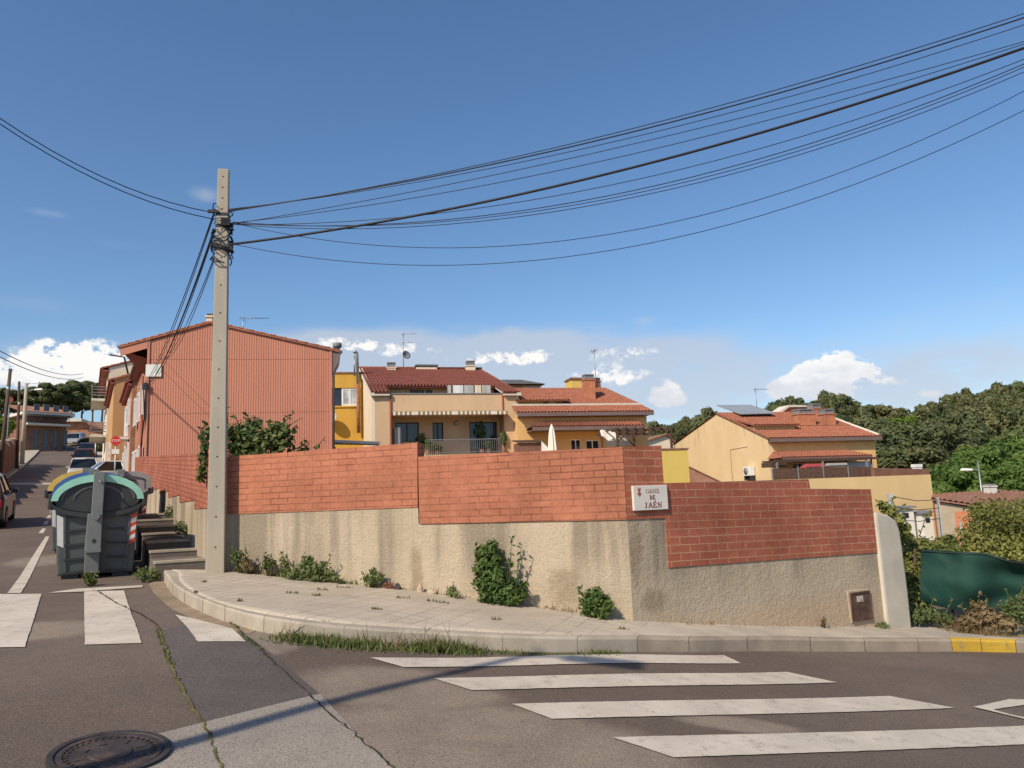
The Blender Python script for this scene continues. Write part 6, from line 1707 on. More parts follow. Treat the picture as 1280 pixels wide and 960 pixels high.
# fig bush behind the wall, with straggling shoots
def shrub(name, label, cat, lobes, n, size, mat, seed, loc, shoots=(), aspect=1.0, up=.35, shell=.45, zmin=None, group=None, stems=True):
    t = thing(name, label, cat, loc, 0, group)
    o = foliage('foliage', lobes, int(n*1.8) if cat in ('weed', 'bush', 'bramble') else n, size*(.72 if cat in ('weed', 'bush', 'bramble') else 1), mat, seed, t, shell=shell, aspect=aspect, up=up, zmin=zmin, coh=1.0)
    b = MB(); rg_ = random.Random(seed)
    for l in lobes:
        if stems: b.tube([(l[0]*.2, l[1]*.2, (zmin or 0)-.05), (l[0]*.7, l[1]*.7, l[2]*.6), (l[0], l[1], l[2]+l[5]*.5)], [size*.22, size*.15, size*.06], 5)
    r = np.random.RandomState(seed+5); CC, AA, BB = [], [], []
    for p, q in shoots:
        p, q = Vector(p), Vector(q); m = p.lerp(q, .5)+Vector((0, 0, .08*(q-p).length)); b.tube([p, m, q], [size*.12, size*.09, size*.05], 4)
        for k in range(max(6, int((q-p).length/size*2.2))):
            t_ = r.random_sample(); c = p.lerp(m, t_*2) if t_ < .5 else m.lerp(q, t_*2-1)
            d = rdir(r, 1)[0]; e_ = np.cross(d, rdir(r, 1)[0]); e_ /= np.linalg.norm(e_)
            CC.append(np.array(c)+d*size*.5); AA.append(e_*size*.4); BB.append(d*size*.5)
    if CC:
        add_quads(o, np.array(CC), np.array(AA), np.array(BB))
    if b.f: b.build('stem', 'stem', t)
    return t
fbase = at(320, 566, 12.6)
def rel(px, py, Y, b0): q = at(px, py, Y)-b0; return q
lob = []
for px, py, rr_ in ((296, 555, .26), (315, 548, .28), (335, 552, .28), (352, 552, .24), (300, 535, .20), (312, 528, .15), (345, 535, .17), (358, 540, .15), (285, 540, .22), (320, 560, .35), (290, 562, .3), (375, 562, .12)):
    q = rel(px, py, 12.6, fbase); lob.append((q.x, q.y+random.uniform(-.1, .25), q.z, rr_, rr_, rr_*.85))
sh_ = [(rel(a, b_, 12.6, fbase), rel(c, d_, 12.6, fbase)) for a, b_, c, d_ in ((300, 535, 291, 515), (312, 530, 306, 512), (345, 540, 368, 516), (355, 538, 379, 522), (330, 545, 322, 522), (285, 535, 283, 506), (372, 560, 388, 552), (395, 562, 407, 546), (360, 545, 372, 530))]
shrub('garden_shrub', 'leafy green shrub with straggling shoots growing over the brick wall beside the pole', 'shrub', lob, 1500, .095, 'leaf_fig', 201, fbase, sh_, 1.0, shell=.2, zmin=-.35)
fb2 = at(257, 572, 11.9)
shrub('garden_shrub', 'thin yellowish shrub hanging over the wall just left of the pole', 'shrub', [(*rel(257, 545, 11.9, fb2), .10, .1, .22), (*rel(254, 575, 11.9, fb2), .08, .1, .22), (*rel(252, 595, 11.9, fb2), .06, .08, .12)], 260, .08, 'leaf_fig', 203, fb2, [(rel(256, 560, 11.9, fb2), rel(251, 533, 11.9, fb2))], stems=False)

WF = []
# weeds along the foot of the wall
def wall_weed(px0, px1, ptop, pbase, label, seed, n, size, mat='leaf_weed', name='weed', shoots=3, cat='weed', bulge=.16, group=None, prof=None, explicit=None):
    pm = (px0+px1)/2; Y = wallY(pm)-.12; base = at(pm, pbase, Y); g_ = Vector((base.x, base.y, zf(base.x, base.y)+KH)); hh = at(pm, ptop, Y).z-g_.z
    wdt = (px1-px0)/960*Y; lb = []; rg_ = random.Random(seed)
    tdir = (wl.t if pm < 787 else wr.t)
    for k in range(max(2, int(wdt/max(.10, hh*.25)))+6):
        u = rg_.uniform(-.42, .42); top_ = (prof(u+.5) if prof else (1-.9*abs(u)**1.6))*hh
        zc = rg_.uniform(.3, .72)*top_; rr_ = max(.045, min(top_*.24, wdt*.24))
        off = tdir*(u*wdt)+Vector((0, -rg_.uniform(0, bulge), 0)); lb.append((off.x, off.y, zc, rr_, rr_*.8, rr_))
    if explicit:
        lb = []
        for a_, b_, r_px in explicit:
            q = at(a_, b_, wallY(a_)-.16)-g_; r0 = r_px/960*Y; lb.append((q.x, q.y-rg_.uniform(0, .08), max(.03, q.z), r0, r0*.9, r0))
    sh = [(Vector((tdir*(u*wdt*.6)).to_tuple()), tdir*(u*wdt)+Vector((0, -.1, hh*rg_.uniform(.75, 1.05)))) for u in [rg_.uniform(-.5, .5) for _ in range(shoots)]]
    return shrub(name, label, cat, lb, n, size, mat, seed, g_, sh, 1.1, shell=.1, zmin=0.0, group=group)
wall_weed(289, 316, 681, 716, 'narrow upright green weed at the wall foot just right of the pole', 301, 220, .055, shoots=4)
wall_weed(302, 320, 697, 718, 'dry brown weed beside the upright green one near the pole', 302, 130, .05, 'dry_grass', shoots=6)
wall_weed(329, 346, 690, 721, 'small upright weed between the dry weed and the wide weed clump', 303, 150, .055, shoots=4)
wall_weed(345, 426, 690, 729, 'wide spreading clump of grey green weeds along the foot of the left wall panel', 304, 620, .058, shoots=14, explicit=[(358, 714, 7), (370, 717, 9), (383, 707, 10), (392, 713, 12), (403, 708, 8), (411, 717, 7), (421, 722, 5), (378, 722, 8), (398, 722, 9), (365, 723, 7), (388, 700, 6)])
wall_weed(452, 482, 706, 735, 'small weed at the wall foot left of the joint between the two brick panels', 305, 240, .05, shoots=5)
wall_weed(560, 574, 727, 745, 'tiny weed sprouting from the pavement edge left of the tall bush', 306, 60, .045, shoots=2)
wall_weed(590, 662, 674, 756, 'tall dark green bush growing out of the wall foot, the largest plant on the pavement', 307, 1350, .072, 'leaf_bush', 'bush', 9, 'bush', .22, explicit=[(604, 692, 11), (613, 684, 10), (618, 700, 13), (603, 710, 13), (606, 730, 14), (622, 724, 16), (640, 734, 13), (625, 744, 15), (650, 742, 9), (609, 746, 11), (640, 748, 11), (655, 730, 5)])
wall_weed(722, 768, 733, 772, 'round dark green bush low at the wall foot left of the brick corner', 308, 620, .066, 'leaf_bush', 'bush', 7, 'bush', .2, explicit=[(745, 752, 16), (734, 757, 11), (757, 757, 10), (745, 743, 10), (752, 765, 9), (738, 765, 8)])
wall_weed(1092, 1110, 776, 786, 'tiny green weed at the foot of the white buttress', 309, 50, .045, shoots=2)
wall_weed(1024, 1032, 766, 785, 'thin dry stalk at the wall foot left of the meter box', 310, 14, .035, 'dry_grass', shoots=3)
for a_, b_, n_, h_, mt_, sd_, lb_ in ((292, 345, 160, .22, 'dry_grass', 61, 'dry stalks along the wall foot beside the pole'), (345, 440, 320, .26, 'grass', 62, 'wispy green grass among the weeds under the left wall panel'), (440, 620, 130, .12, 'grass', 63, 'sparse grass sprouting at the wall foot in the middle'), (620, 780, 120, .12, 'dry_grass', 64, 'sparse dry grass at the wall foot between the two bushes'), (820, 1090, 90, .09, 'dry_grass', 65, 'scattered dry blades at the wall foot on the right')):
    WF.append((a_, b_, n_, h_, mt_, sd_, lb_))
# weeds at the waste container
def ground_weed(px, py, ptop, wpx, label, seed, n, size, mat, shoots=6, name='weed', cat='weed'):
    g_ = gnd(px, py); Y = g_.y; hh = (py-ptop)/960*Y; wd = wpx/960*Y; rg_ = random.Random(seed)
    lb = [(rg_.uniform(-.35, .35)*wd, rg_.uniform(-.1, .1), hh*rg_.uniform(.25, .6), wd*.25, wd*.22, hh*.35) for _ in range(6)]
    sh = [(Vector((rg_.uniform(-.1, .1)*wd, 0, 0)), Vector((rg_.uniform(-.55, .55)*wd, -.05, hh*rg_.uniform(.7, 1.05)))) for _ in range(shoots)]
    return shrub(name, label, cat, lb, n, size, mat, seed, g_, sh, 1.2, shell=.1, zmin=0)
ground_weed(113, 733, 715, 20, 'yellow green weed in the road crack before the lifting arm of the nearest container', 320, 190, .05, 'grass', 8)
ground_weed(182, 728, 708, 30, 'low weed clump between the nearest container and the kerb', 321, 260, .045, 'leaf_weed', 8)
for i, (px, py, pt, wpx, lb) in enumerate(((225, 668, 650, 14, 'dark weed on the second step of the stepped pavement'), (212, 648, 632, 12, 'dark weed higher up on the stepped pavement by the wall'))):
    q = at(px, py, 14.2+i*2.4); hh = (py-pt)/960*q.y
    t = shrub('weed', lb, 'weed', [(0, 0, hh*.5, hh*.4, hh*.4, hh*.5), (.1, 0, hh*.3, hh*.4, hh*.4, hh*.35)], 170, .06, 'leaf_weed', 325+i, q, stems=False)
# grass strips
def grass_strip(name, label, pts, n, h, spread, mat, seed, kind='stuff', dzb=0):
    r = np.random.RandomState(seed); P = np.array([(p.x, p.y) for p in pts]); seg_ = np.hypot(*np.diff(P, axis=0).T); cum_ = np.concatenate([[0], np.cumsum(seg_)])
    t = r.random_sample(n)*cum_[-1]; clump = .5+.35*np.sin(t*5.1+seed)*np.sin(t*2.3+1.7*seed)+.3*np.sin(t*17+seed)*np.sin(t*11.3)
    x = np.interp(t, cum_, P[:, 0])+r.normal(size=n)*spread; y = np.interp(t, cum_, P[:, 1])+r.normal(size=n)*spread
    z = zfa(np.stack([x, y], 1))+dzb
    hh = h*(.35+.75*r.random_sample(n)**1.3)*np.clip(clump, .2, 1)
    a = r.random_sample(n)*6.283; lean = 1.1*r.random_sample(n)
    B = np.stack([np.cos(a)*lean, np.sin(a)*lean, np.ones(n)], 1)*hh[:, None]*.5
    a2 = r.random_sample(n)*6.283; A = np.stack([np.cos(a2), np.sin(a2), np.zeros(n)], 1)*(.0045+.007*r.random_sample(n))[:, None]
    me = quads_mesh(name, np.stack([x, y, z], 1), A, B, mat, True); o = bpy.data.objects.new(name, me); COL.objects.link(o)
    return tag(o, label, 'grass', None, kind)
for a_, b_, n_, h_, mt_, sd_, lb_ in WF: grass_strip('wall_grass', lb_, [at(x_, 740, wallY(x_)-.06) for x_ in np.linspace(a_, b_, 5)], n_, h_, .035, mt_, sd_, dzb=KH)
gk = [outer[i]+Vector((0, -.10, 0)) for i in range(KN)]
ia = [i for i in range(KN) if 350 < 640+960*outer[i].x/outer[i].y < 470]; ib = [i for i in range(KN) if 465 < 640+960*outer[i].x/outer[i].y < 590]; ic = [i for i in range(KN) if 590 < 640+960*outer[i].x/outer[i].y < 760]
rs = lambda ix: [gk[i] for i in ix]
grass_strip('grass', 'thick green grass growing along the foot of the curved kerb', rs(ia), 1300, .15, .08, 'grass', 3)
grass_strip('grass', 'green grass along the kerb foot next to the first zebra stripe', rs(ib), 1700, .15, .08, 'grass', 4)
grass_strip('grass', 'sparse short grass along the kerb foot beside the zebra crossing', rs(ic), 500, .07, .03, 'grass', 5)
grass_strip('grass', 'dry seed heads standing in the kerb grass', rs(ia+ib), 160, .36, .06, 'dry_grass', 6)
cr1 = gp([(196, 783), (203, 800), (212, 830), (236, 880), (255, 905), (262, 922), (278, 962)])
cr2 = gp([(287, 776), (305, 795), (318, 805), (345, 832), (385, 868), (415, 895), (440, 915), (492, 962)])
cr0 = gp([(113, 735), (140, 752), (175, 768), (197, 782)])
def crack(name, pts, wd, mat, seed):
    r = random.Random(seed); P = lerp_list([(p.x, p.y) for p in pts], 70); b = MB(); L_, R2 = [], []
    for i in range(70):
        a = P[max(i-1, 0)]; c = P[min(i+1, 69)]; d = Vector((c[0]-a[0], c[1]-a[1], 0)).normalized(); n_ = Vector((-d.y, d.x, 0)); q = Vector((P[i][0], P[i][1], 0))+n_*r.uniform(-.012, .012)
        w_ = wd*r.uniform(.35, 1.3)
        for s_, l_ in ((1, L_), (-1, R2)): v = q+n_*w_*s_; l_.append(Vector((v.x, v.y, zf(v.x, v.y)+.012)))
    b.grid([L_, R2], sm=False, flip=True); return tag(b.build(name, mat), kind='structure')
MAT['tar'] = M('crack_tar', (.040, .034, .026), .9, .3, 20)
crack('road_crack', cr1, .011, 'moss', 1); crack('road_crack', cr2, .008, 'tar', 2); crack('road_crack', cr0, .010, 'tar', 3)
for k, (pp, nn) in enumerate((((gp([(197, 785), (205, 810), (214, 832), (230, 866)])), 500), (gp([(288, 778), (305, 796), (325, 812), (345, 832)]), 420), (gp([(255, 905), (262, 925), (272, 950)]), 120), (gp([(425, 905), (455, 930), (490, 960)]), 160))):
    grass_strip('moss', ['moss and grass in the crack running down to the manhole', 'moss and grass in the crack leading from the curved kerb', 'moss in the crack across the concrete patch', 'moss in the crack at the bottom middle'][k], pp, nn, .035, .012, 'grass', 30+k)
for k, (px, py, lb) in enumerate(((300, 775, 'grass tuft at the end of the long crack under the curved kerb'), (315, 789, 'small grass tuft in the gutter near the corner of the zebra stripe'))):
    pass
tuft_px = [(245, 741, 4), (255, 728, 5), (300, 752, 5), (365, 742, 10), (395, 745, 8), (405, 738, 12), (430, 735, 16), (505, 748, 14), (540, 752, 10), (553, 754, 12), (470, 762, 10), (620, 775, 10), (780, 787, 10)]
pts_t = []
r_ = np.random.RandomState(77); xs_, hs_ = [], []
for px, py, wpx in tuft_px:
    q = gnd(px, py, KH)
    for k in range(22): xs_.append((q.x+r_.uniform(-.5, .5)*wpx/960*q.y*1.3, q.y+r_.uniform(-.025, .025)))
z_ = zfa(xs_)+KH+.004; n = len(xs_); a_ = r_.random_sample(n)*6.283
me = quads_mesh('pavement_moss', np.column_stack([np.array(xs_), z_]), np.stack([np.cos(a_), np.sin(a_), np.zeros(n)], 1)*.008, np.stack([np.cos(a_)*.2, np.sin(a_)*.2, np.ones(n)], 1)*(.006+.016*r_.random_sample(n))[:, None], 'grass', True)
o = bpy.data.objects.new('pavement_moss', me); COL.objects.link(o); tag(o, 'small tufts of moss in the joints of the corner pavement', 'moss', None, 'stuff')

# overgrown plot on the right
def plot_pt(px, py, Y): return at(px, py, Y)
def bank(label, px, pbase, Y, lobes_px, n, size, mat, seed, name='bramble', cat='bramble', sh=(), group=None):
    b0 = at(px, pbase, Y); b0.z = zf(b0.x, b0.y); lb = []
    for a, b_, rpx, dY in lobes_px:
        q = at(a, b_, Y+dY)-b0; rr_ = rpx/960*(Y+dY); lb.append((q.x, q.y, q.z, rr_, rr_*1.1, rr_*.8))
    return shrub(name, label, cat, lb, n, size, mat, seed, b0, [(at(a, b_, Y)-b0, at(c, d_, Y)-b0) for a, b_, c, d_ in sh], 1.0, shell=.35, stems=False)
bank('large bramble mound rising highest at the right edge beneath the low tiled roof', 1240, 720, 14.5, [(1245, 650, 34, 0), (1222, 672, 26, 0), (1275, 660, 38, 0), (1235, 690, 36, -.3), (1270, 700, 36, -.5), (1205, 700, 22, -.3), (1300, 690, 40, 0), (1230, 640, 18, .5), (1195, 705, 24, 0), (1290, 640, 26, .8)], 6500, .085, 'leaf_bramble', 401, sh=[(1240, 640, 1250, 622), (1260, 645, 1272, 628)])
bank('broad bramble tangle between the white buttress and the green net', 1150, 730, 13.2, [(1140, 690, 24, 0), (1160, 690, 22, .4), (1135, 720, 22, -.6), (1180, 694, 22, .8), (1150, 705, 26, 0), (1128, 670, 12, 0), (1145, 745, 22, -.9), (1185, 676, 10, 1.5)], 5200, .075, 'leaf_bramble', 402, sh=[(1125, 665, 1106, 628), (1130, 660, 1114, 622), (1135, 665, 1128, 630), (1150, 668, 1162, 640)])
bank('green creeper hanging behind the top of the white buttress', 1115, 690, 12.6, [(1112, 640, 10, 0), (1120, 650, 10, 0), (1104, 632, 7, 0), (1128, 660, 10, .1)], 500, .07, 'leaf_bramble', 403, name='creeper', cat='creeper', sh=[(1105, 640, 1097, 626), (1112, 640, 1118, 620)])
bank('low green weeds at the foot of the net next to the white buttress', 1150, 783, 11.7, [(1147, 772, 10, 0), (1160, 768, 12, .1), (1172, 772, 10, 0), (1140, 765, 8, .1), (1185, 775, 9, 0)], 1000, .06, 'leaf_weed', 404, name='weed', cat='weed', sh=[(1160, 775, 1168, 745), (1150, 775, 1145, 748), (1180, 775, 1192, 748)])
bank('green weeds growing over the right end of the net at the photo edge', 1270, 790, 11.3, [(1265, 765, 14, 0), (1280, 755, 16, .2), (1255, 775, 10, 0), (1295, 770, 18, 0)], 1300, .06, 'leaf_weed', 405, name='weed', cat='weed', sh=[(1265, 770, 1258, 735), (1275, 760, 1280, 728)])
bank('dry brown brushwood and dead grass below the net', 1220, 790, 11.2, [(1215, 775, 12, 0), (1230, 770, 14, .1), (1245, 775, 13, 0), (1205, 780, 8, 0), (1260, 782, 10, -.1), (1225, 760, 10, .2)], 1300, .06, 'dry_grass', 406, name='brushwood', cat='brushwood', sh=[(1215, 785, 1200, 755), (1220, 785, 1225, 740), (1235, 785, 1250, 750), (1240, 785, 1232, 745), (1230, 785, 1212, 748)])
grass_strip('dead_grass', 'tangled dead brown grass among the brushwood below the net', [at(x, 785, Y_) for x, Y_ in ((1200, 11.3), (1230, 11.2), (1265, 11.1))], 1300, .42, .13, 'dry_grass', 43, dzb=.05)
# weeds and dry grass covering the plot ground
pg = [at(x, 780, Y_) for x, Y_ in ((1140, 11.9), (1180, 11.9), (1230, 11.6), (1300, 11.5))]
grass_strip('rough_grass', 'rough grass covering the vacant plot behind the pavement', pg, 2600, .28, .22, 'grass', 41, dzb=.02)
grass_strip('dry_grass_fringe', 'dry straw coloured grass fringe along the back of the pavement at the right', [at(x, 785, Y_) for x, Y_ in ((1195, 11.35), (1240, 11.1), (1310, 11.0))], 1700, .26, .10, 'dry_grass', 42, dzb=.1)
# plot ground (earth)
drape('plot_ground', 'earth', [P_E+wr.t*.3, P_E+wr.t*.5+wr.n*-1.1, P_E+wr.t*4-wr.n*2.0, P_E+wr.t*9-wr.n*1.5, P_E+wr.t*9+wr.n*9, P_E+wr.n*9], .09, sub=.5)
# green net
nt = thing('green_net', 'dark green shade net sagging on posts in front of the brambles', 'net', (0, 0, 0))
NT0 = at(1152, 687, 12.1); nt.location = (NT0.x, NT0.y, 0)
TL_ = [(1152, 687), (1190, 689), (1230, 691), (1262, 700), (1300, 706), (1340, 710)]; BL_ = [(1150, 752), (1190, 762), (1228, 762), (1262, 758), (1300, 768), (1340, 770)]
def netpt(u, v):
    xx = np.linspace(0, 1, len(TL_)); a = (np.interp(u, xx, [p[0] for p in TL_]), np.interp(u, xx, [p[1] for p in TL_])); c_ = (np.interp(u, xx, [p[0] for p in BL_]), np.interp(u, xx, [p[1] for p in BL_]))
    Yn = 12.1-.35*u+.09*math.sin(v*4+u*7+1)+.05*math.sin(u*17-v*3)+.04*math.sin(u*9-v*11+2*math.sin(u*6))+.12*math.exp(-((u-.32)/.12)**2-((v-.8)/.2)**2)*-1
    return at(a[0]+(c_[0]-a[0])*v, a[1]+(c_[1]-a[1])*v, Yn)-Vector((NT0.x, NT0.y, 0))
MAT['net'] = M('net_green', (.010, .045, .033), .75, .25, 3, .5, 160, dirt=(.018, .068, .048), dirtamt=.6)
b = MB(); gr_ = [[netpt(u, v) for u in np.linspace(0, 1, 60)] for v in np.linspace(0, 1, 22)]; b.grid(gr_, flip=True)
b.grid([[p+Vector((0, .012, 0)) for p in r] for r in gr_]); b.build('net', 'net', nt)
for u in (0.01, .25, .52, .80):
    p = netpt(u, -.02); q = netpt(u, 1); q.z = zf(q.x+NT0.x, q.y+NT0.y)-.1; p = p+Vector((0, .22, -.02)); q = q+Vector((0, .22, 0))
    b = MB(); b.tube([Vector((q.x, q.y+.04, q.z)), Vector((p.x, p.y+.04, p.z))], .022, 6); b.build('post', 'rust', nt)
p0_ = [netpt(u, .03)+Vector((0, -.01, 0)) for u in np.linspace(0, 1, 40)]
b = MB(); b.tube(p0_, .008, 4); b.build('top_wire', 'dark_metal', nt)
# old wire fence behind the buttress
wf = at(1112, 640, 15.5); g_ = zf(wf.x, wf.y)
t = thing('wire_fence', 'grey posts with sagging wires standing in the brambles behind the white buttress', 'fence', (wf.x, wf.y, g_))
b_ = []
for px, yt, Y in ((1112, 617, 15.5), (1172, 622, 19), (1200, 652, 21)):
    p = at(px, yt, Y)-Vector((wf.x, wf.y, g_)); b = MB(); k_ = .04 if px < 1120 else .022; b.box(p.x-k_, p.x+k_, p.y-k_, p.y+k_, -1, p.z); b.build('post', 'canvas_grey', t); b_.append(p)
b = MB()
for dz in (-.05, -.25, -.5): b.tube([b_[0]+Vector((0, 0, dz)), b_[0].lerp(b_[1], .5)+Vector((0, 0, dz-.06)), b_[1]+Vector((0, 0, dz))], .010, 4)
b.build('wire', 'dark_metal', t)

# ------------------------------------------------------------------ cars
MAT['car_glass'] = Mglass('car_glass', (.012, .015, .018), .05)
MAT['tyre'] = M('tyre', (.02, .02, .02), .85, .2, 10)
MAT['rim'] = M('wheel_rim', (.35, .35, .36), .35, .1, 6, metal=.8)
MAT['lamp_clear'] = M('lamp_clear', (.65, .66, .66), .15, .05, 6, spec=.6)
MAT['lamp_red'] = M('lamp_red', (.45, .02, .025), .2, .1, 6, spec=.6)
MAT['plate'] = M('number_plate', (.66, .66, .62), .5, .05, 5)
def carpaint(nm, c, metal=.2):
    t = NT('car_'+nm); t.col(t.mix(t.mr(t.noise(1.5, 4), .3, .7), sc(c, .92), sc(c, 1.06))); t.b.inputs['Coat Weight'].default_value = .5; t.b.inputs['Coat Roughness'].default_value = .08
    MAT['car_'+nm] = t.fin(.4, metal, .5)
for nm, c in (('white', (.62, .62, .60)), ('maroon', (.085, .018, .022)), ('silver', (.38, .39, .40)), ('dark', (.035, .022, .024)), ('navy', (.03, .035, .07))): carpaint(nm, c)
def car(label, loc, yaw, paint_, L=4.1, W=1.74, Hh=1.46, suv=False, group='cars along the side street', slope=0):
    """x forward"""
    t = thing('parked_car', label, 'car', loc, yaw, group)
    if slope: t.rotation_euler = (0, -slope, yaw)
    hb = Hh*.60; b = MB()
    sidep = [(-.5*L, .30), (-.5*L, hb*.75), (-.49*L, hb*.98), (-.30*L, hb*1.02), (.20*L, hb*.99), (.42*L, hb*.86), (.49*L, hb*.66), (.5*L, .34), (.47*L, .20), (-.47*L, .20)]
    secs = []
    for f, k in ((-.5, .93), (-.46, 1), (.46, 1), (.5, .93)):
        secs.append([(x*(1 if k == 1 else .985), f*W, .2+(z-.2)*(1 if k == 1 else .96)) for x, z in sidep])
    n = len(sidep); i0 = len(b.v)
    for s_ in secs: b.v += s_
    for a in range(3):
        for j in range(n):
            l = (j+1) % n; b.f.append((i0+a*n+j, i0+(a+1)*n+j, i0+(a+1)*n+l, i0+a*n+l)); b.mi.append(0); b.sm.append(False)
    b.f.append(tuple(range(i0, i0+n))); b.f.append(tuple(range(i0+4*n-1, i0+3*n-1, -1))); b.mi += [0, 0]; b.sm += [False]*2
    b.build('body', paint_, t, bevel=.03)
    rx0, rx1 = (-.44*L, .06*L) if suv or L < 4.2 else (-.30*L, .06*L); bx0, bx1 = -.49*L, .22*L
    w0, w1 = W*.47, W*.37
    b = MB(); lo = [(bx0, -w0, hb*.97), (bx1, -w0, hb*.97), (bx1, w0, hb*.97), (bx0, w0, hb*.97)]; hi = [(rx0, -w1, Hh-.05), (rx1, -w1, Hh-.05), (rx1, w1, Hh-.05), (rx0, w1, Hh-.05)]
    b.hexa(lo+hi); b.build('glasshouse', 'car_glass', t, bevel=.02)
    b = MB(); b.hexa([(rx0-.03, -w1-.02, Hh-.075), (rx1+.03, -w1-.02, Hh-.075), (rx1+.03, w1+.02, Hh-.075), (rx0-.03, w1+.02, Hh-.075), (rx0+.08, -w1+.08, Hh), (rx1-.10, -w1+.08, Hh), (rx1-.10, w1-.08, Hh), (rx0+.08, w1-.08, Hh)])
    b.build('roof', paint_, t, bevel=.02)
    b = MB()
    for sy in (-1, 1):
        for (xa, xb, r_) in ((bx1, rx1, .035), (bx0, rx0, .05), ((bx0+bx1)/2-.1, (rx0+rx1)/2-.05, .03)):
            b.tube([(xa, sy*(w0+.004), hb*.96), (xb, sy*(w1+.008), Hh-.06)], r_, 6)
    b.build('pillar', paint_, t)
    for xw in (-.31*L, .31*L):
        for sy in (-1, 1):
            b = MB(); b.lathe([(.19, -.02), (.29, -.02), (.315, .02), (.315, .17), (.29, .2), (.19, .2)], n=20); wv = b.build('wheel', 'tyre', t, (xw, sy*W*.5-(.0 if sy < 0 else 0)-sy*.0, .315)); wv.rotation_euler = (R(90) if sy > 0 else R(-90), 0, 0)
            b = MB(); b.lathe([(0, .05), (.05, .01), (.19, .0), (.20, .04)], n=20); rv = b.build('rim', 'rim', wv, (0, 0, -.015))
    for sy in (-1, 1):
        b = MB(); b.box(.455*L, .493*L, sy*W*.45-.17*sy, sy*W*.45, hb*.66, hb*.84); b.build('headlight', 'lamp_clear', t, bevel=.02)
        b = MB(); b.box(-.508*L, -.485*L, sy*W*.46-.22*sy, sy*W*.46, hb*.70, hb*.93); b.build('tail_light', 'lamp_red', t, bevel=.015)
        b = MB(); b.box(.17*L, .20*L+.04, sy*(W*.5-.02), sy*(W*.5+.14), hb*.98, hb*1.12); b.build('mirror', paint_, t, bevel=.03)
    b = MB(); b.box(-.516*L, -.49*L, -W*.44, W*.44, .28, .46).box(.488*L, .508*L, -W*.44, W*.44, .24, .42); b.build('bumper', 'bin_dark', t, bevel=.02)
    b = MB(); b.box(-.522*L, -.515*L, -.26, .26, .50, .61); b.build('number_plate', 'plate', t); b = MB(); b.box(.508*L, .515*L, -.26, .26, .30, .41); b.build('number_plate', 'plate', t)
    return t
def street_car(px, Y, label, paint_, yaw_off=0, **k):
    p = at(px, 600, Y); s_ = (Y-S0.y)/SU.y
    e_ = 1.5; q1 = SP(s_-e_, 2); q2 = SP(s_+e_, 2); sl = math.atan2(zf(*q2.xy)-zf(*q1.xy), 2*e_)
    back = abs(yaw_off) > 2
    return car(label, (p.x, p.y, zf(p.x, p.y)+.004), YS+yaw_off, paint_, slope=(-sl if back else sl) if abs(math.cos(yaw_off)) > .5 else 0, **k)
street_car(104, 50, 'white hatchback facing down the street, parked directly beyond the waste containers', 'car_white', math.pi)
street_car(104, 64, 'dark maroon car parked behind the white hatchback', 'car_maroon', 0, suv=True, Hh=1.65)
street_car(107, 78, 'dark blue car parked beyond the maroon car', 'car_navy', 0, Hh=1.55)
street_car(91, 98, 'small silver car farthest up the street', 'car_silver', math.pi*.93)
street_car(133, 44, 'white car seen side on, coming out beside the stop sign', 'car_white', math.pi/2+.25, L=4.3, Hh=1.5)
pcar = at(7, 620, 21.5)
cx = pcar - Vector((SV.x, SV.y, 0))*-.87
car('dark red car cut off by the left edge of the photo', (cx.x+SU.x*1.9, cx.y+SU.y*1.9, zf(cx.x+SU.x*1.9, cx.y+SU.y*1.9)+.004), YS, 'car_dark', slope=R(5), Hh=1.5)
def hid(px, ptop, pbot, Y, label, L=4.0, yaw=.2):
    p = at(px, pbot, Y); zb_ = p.z; return car(label, (p.x, p.y, zb_), yaw, 'car_white', L=L, Hh=1.5, group='vehicles beyond the brambles')
for px0, px1, yt, yb, lb, nm in ((1121, 1143, 633, 652, 'small white garden hut with a dark slanting roof below the pale yellow retaining wall', 'garden_hut'), (1153, 1166, 639, 650, 'small white bin box at the corner of the retaining wall beside the low tiled house', 'storage_box')):
    a = at(px0, yb, 39); q = at(px1, yt, 39); t = thing(nm, lb, 'hut' if 'hut' in nm else 'box', (a.x, a.y, a.z-1.5), R(8)); W_, h_ = q.x-a.x, q.z-a.z+1.5
    b = MB(); b.box(0, W_, 0, .8, 0, h_-.12); b.build('wall', 'white_paint', t)
    b = MB(); b.hexa([(-.1, -.15, h_-.12), (W_+.1, -.15, h_-.05), (W_+.1, .9, h_-.02), (-.1, .9, h_-.09), (-.1, -.15, h_-.06), (W_+.1, -.15, h_+.02), (W_+.1, .9, h_+.05), (-.1, .9, h_-.02)]); b.build('roof', 'chim_grey', t)
    b = MB(); b.box(W_*.3, W_*.7, -.02, -.002, h_-.55, h_-.3); b.build('window', 'glass', t)
# stop sign
def octo(r_): return [(r_*math.cos(R(22.5+45*k)), r_*math.sin(R(22.5+45*k))) for k in range(8)]
p = at(143.5, 590, 36); zg = zf(p.x, p.y); c = at(143, 551, 36)
t = thing('stop_sign', 'red octagonal stop sign on a thin grey post at the mouth of a side road', 'road sign', (p.x, p.y, zg), R(20))
b = MB(); b.tube([(0, 0, -.2), (0, 0, c.z-zg+.2)], .035, 8); b.build('post', 'aluminium', t)
MAT['sign_face'] = M('sign_face_red', (.52, .035, .03), .5, .06, 4); MAT['sign_white'] = M('sign_white', (.72, .72, .70), .5, .05, 5)
b = MB(); b.prism(octo(.225), -.065, -.045); o = b.build('face', 'sign_face', t, (0, 0, c.z-zg))
fc = bpy.data.curves.new('stop_text', 'FONT'); fc.body = 'STOP'; fc.size = .155; fc.align_x = 'CENTER'; fc.align_y = 'CENTER'
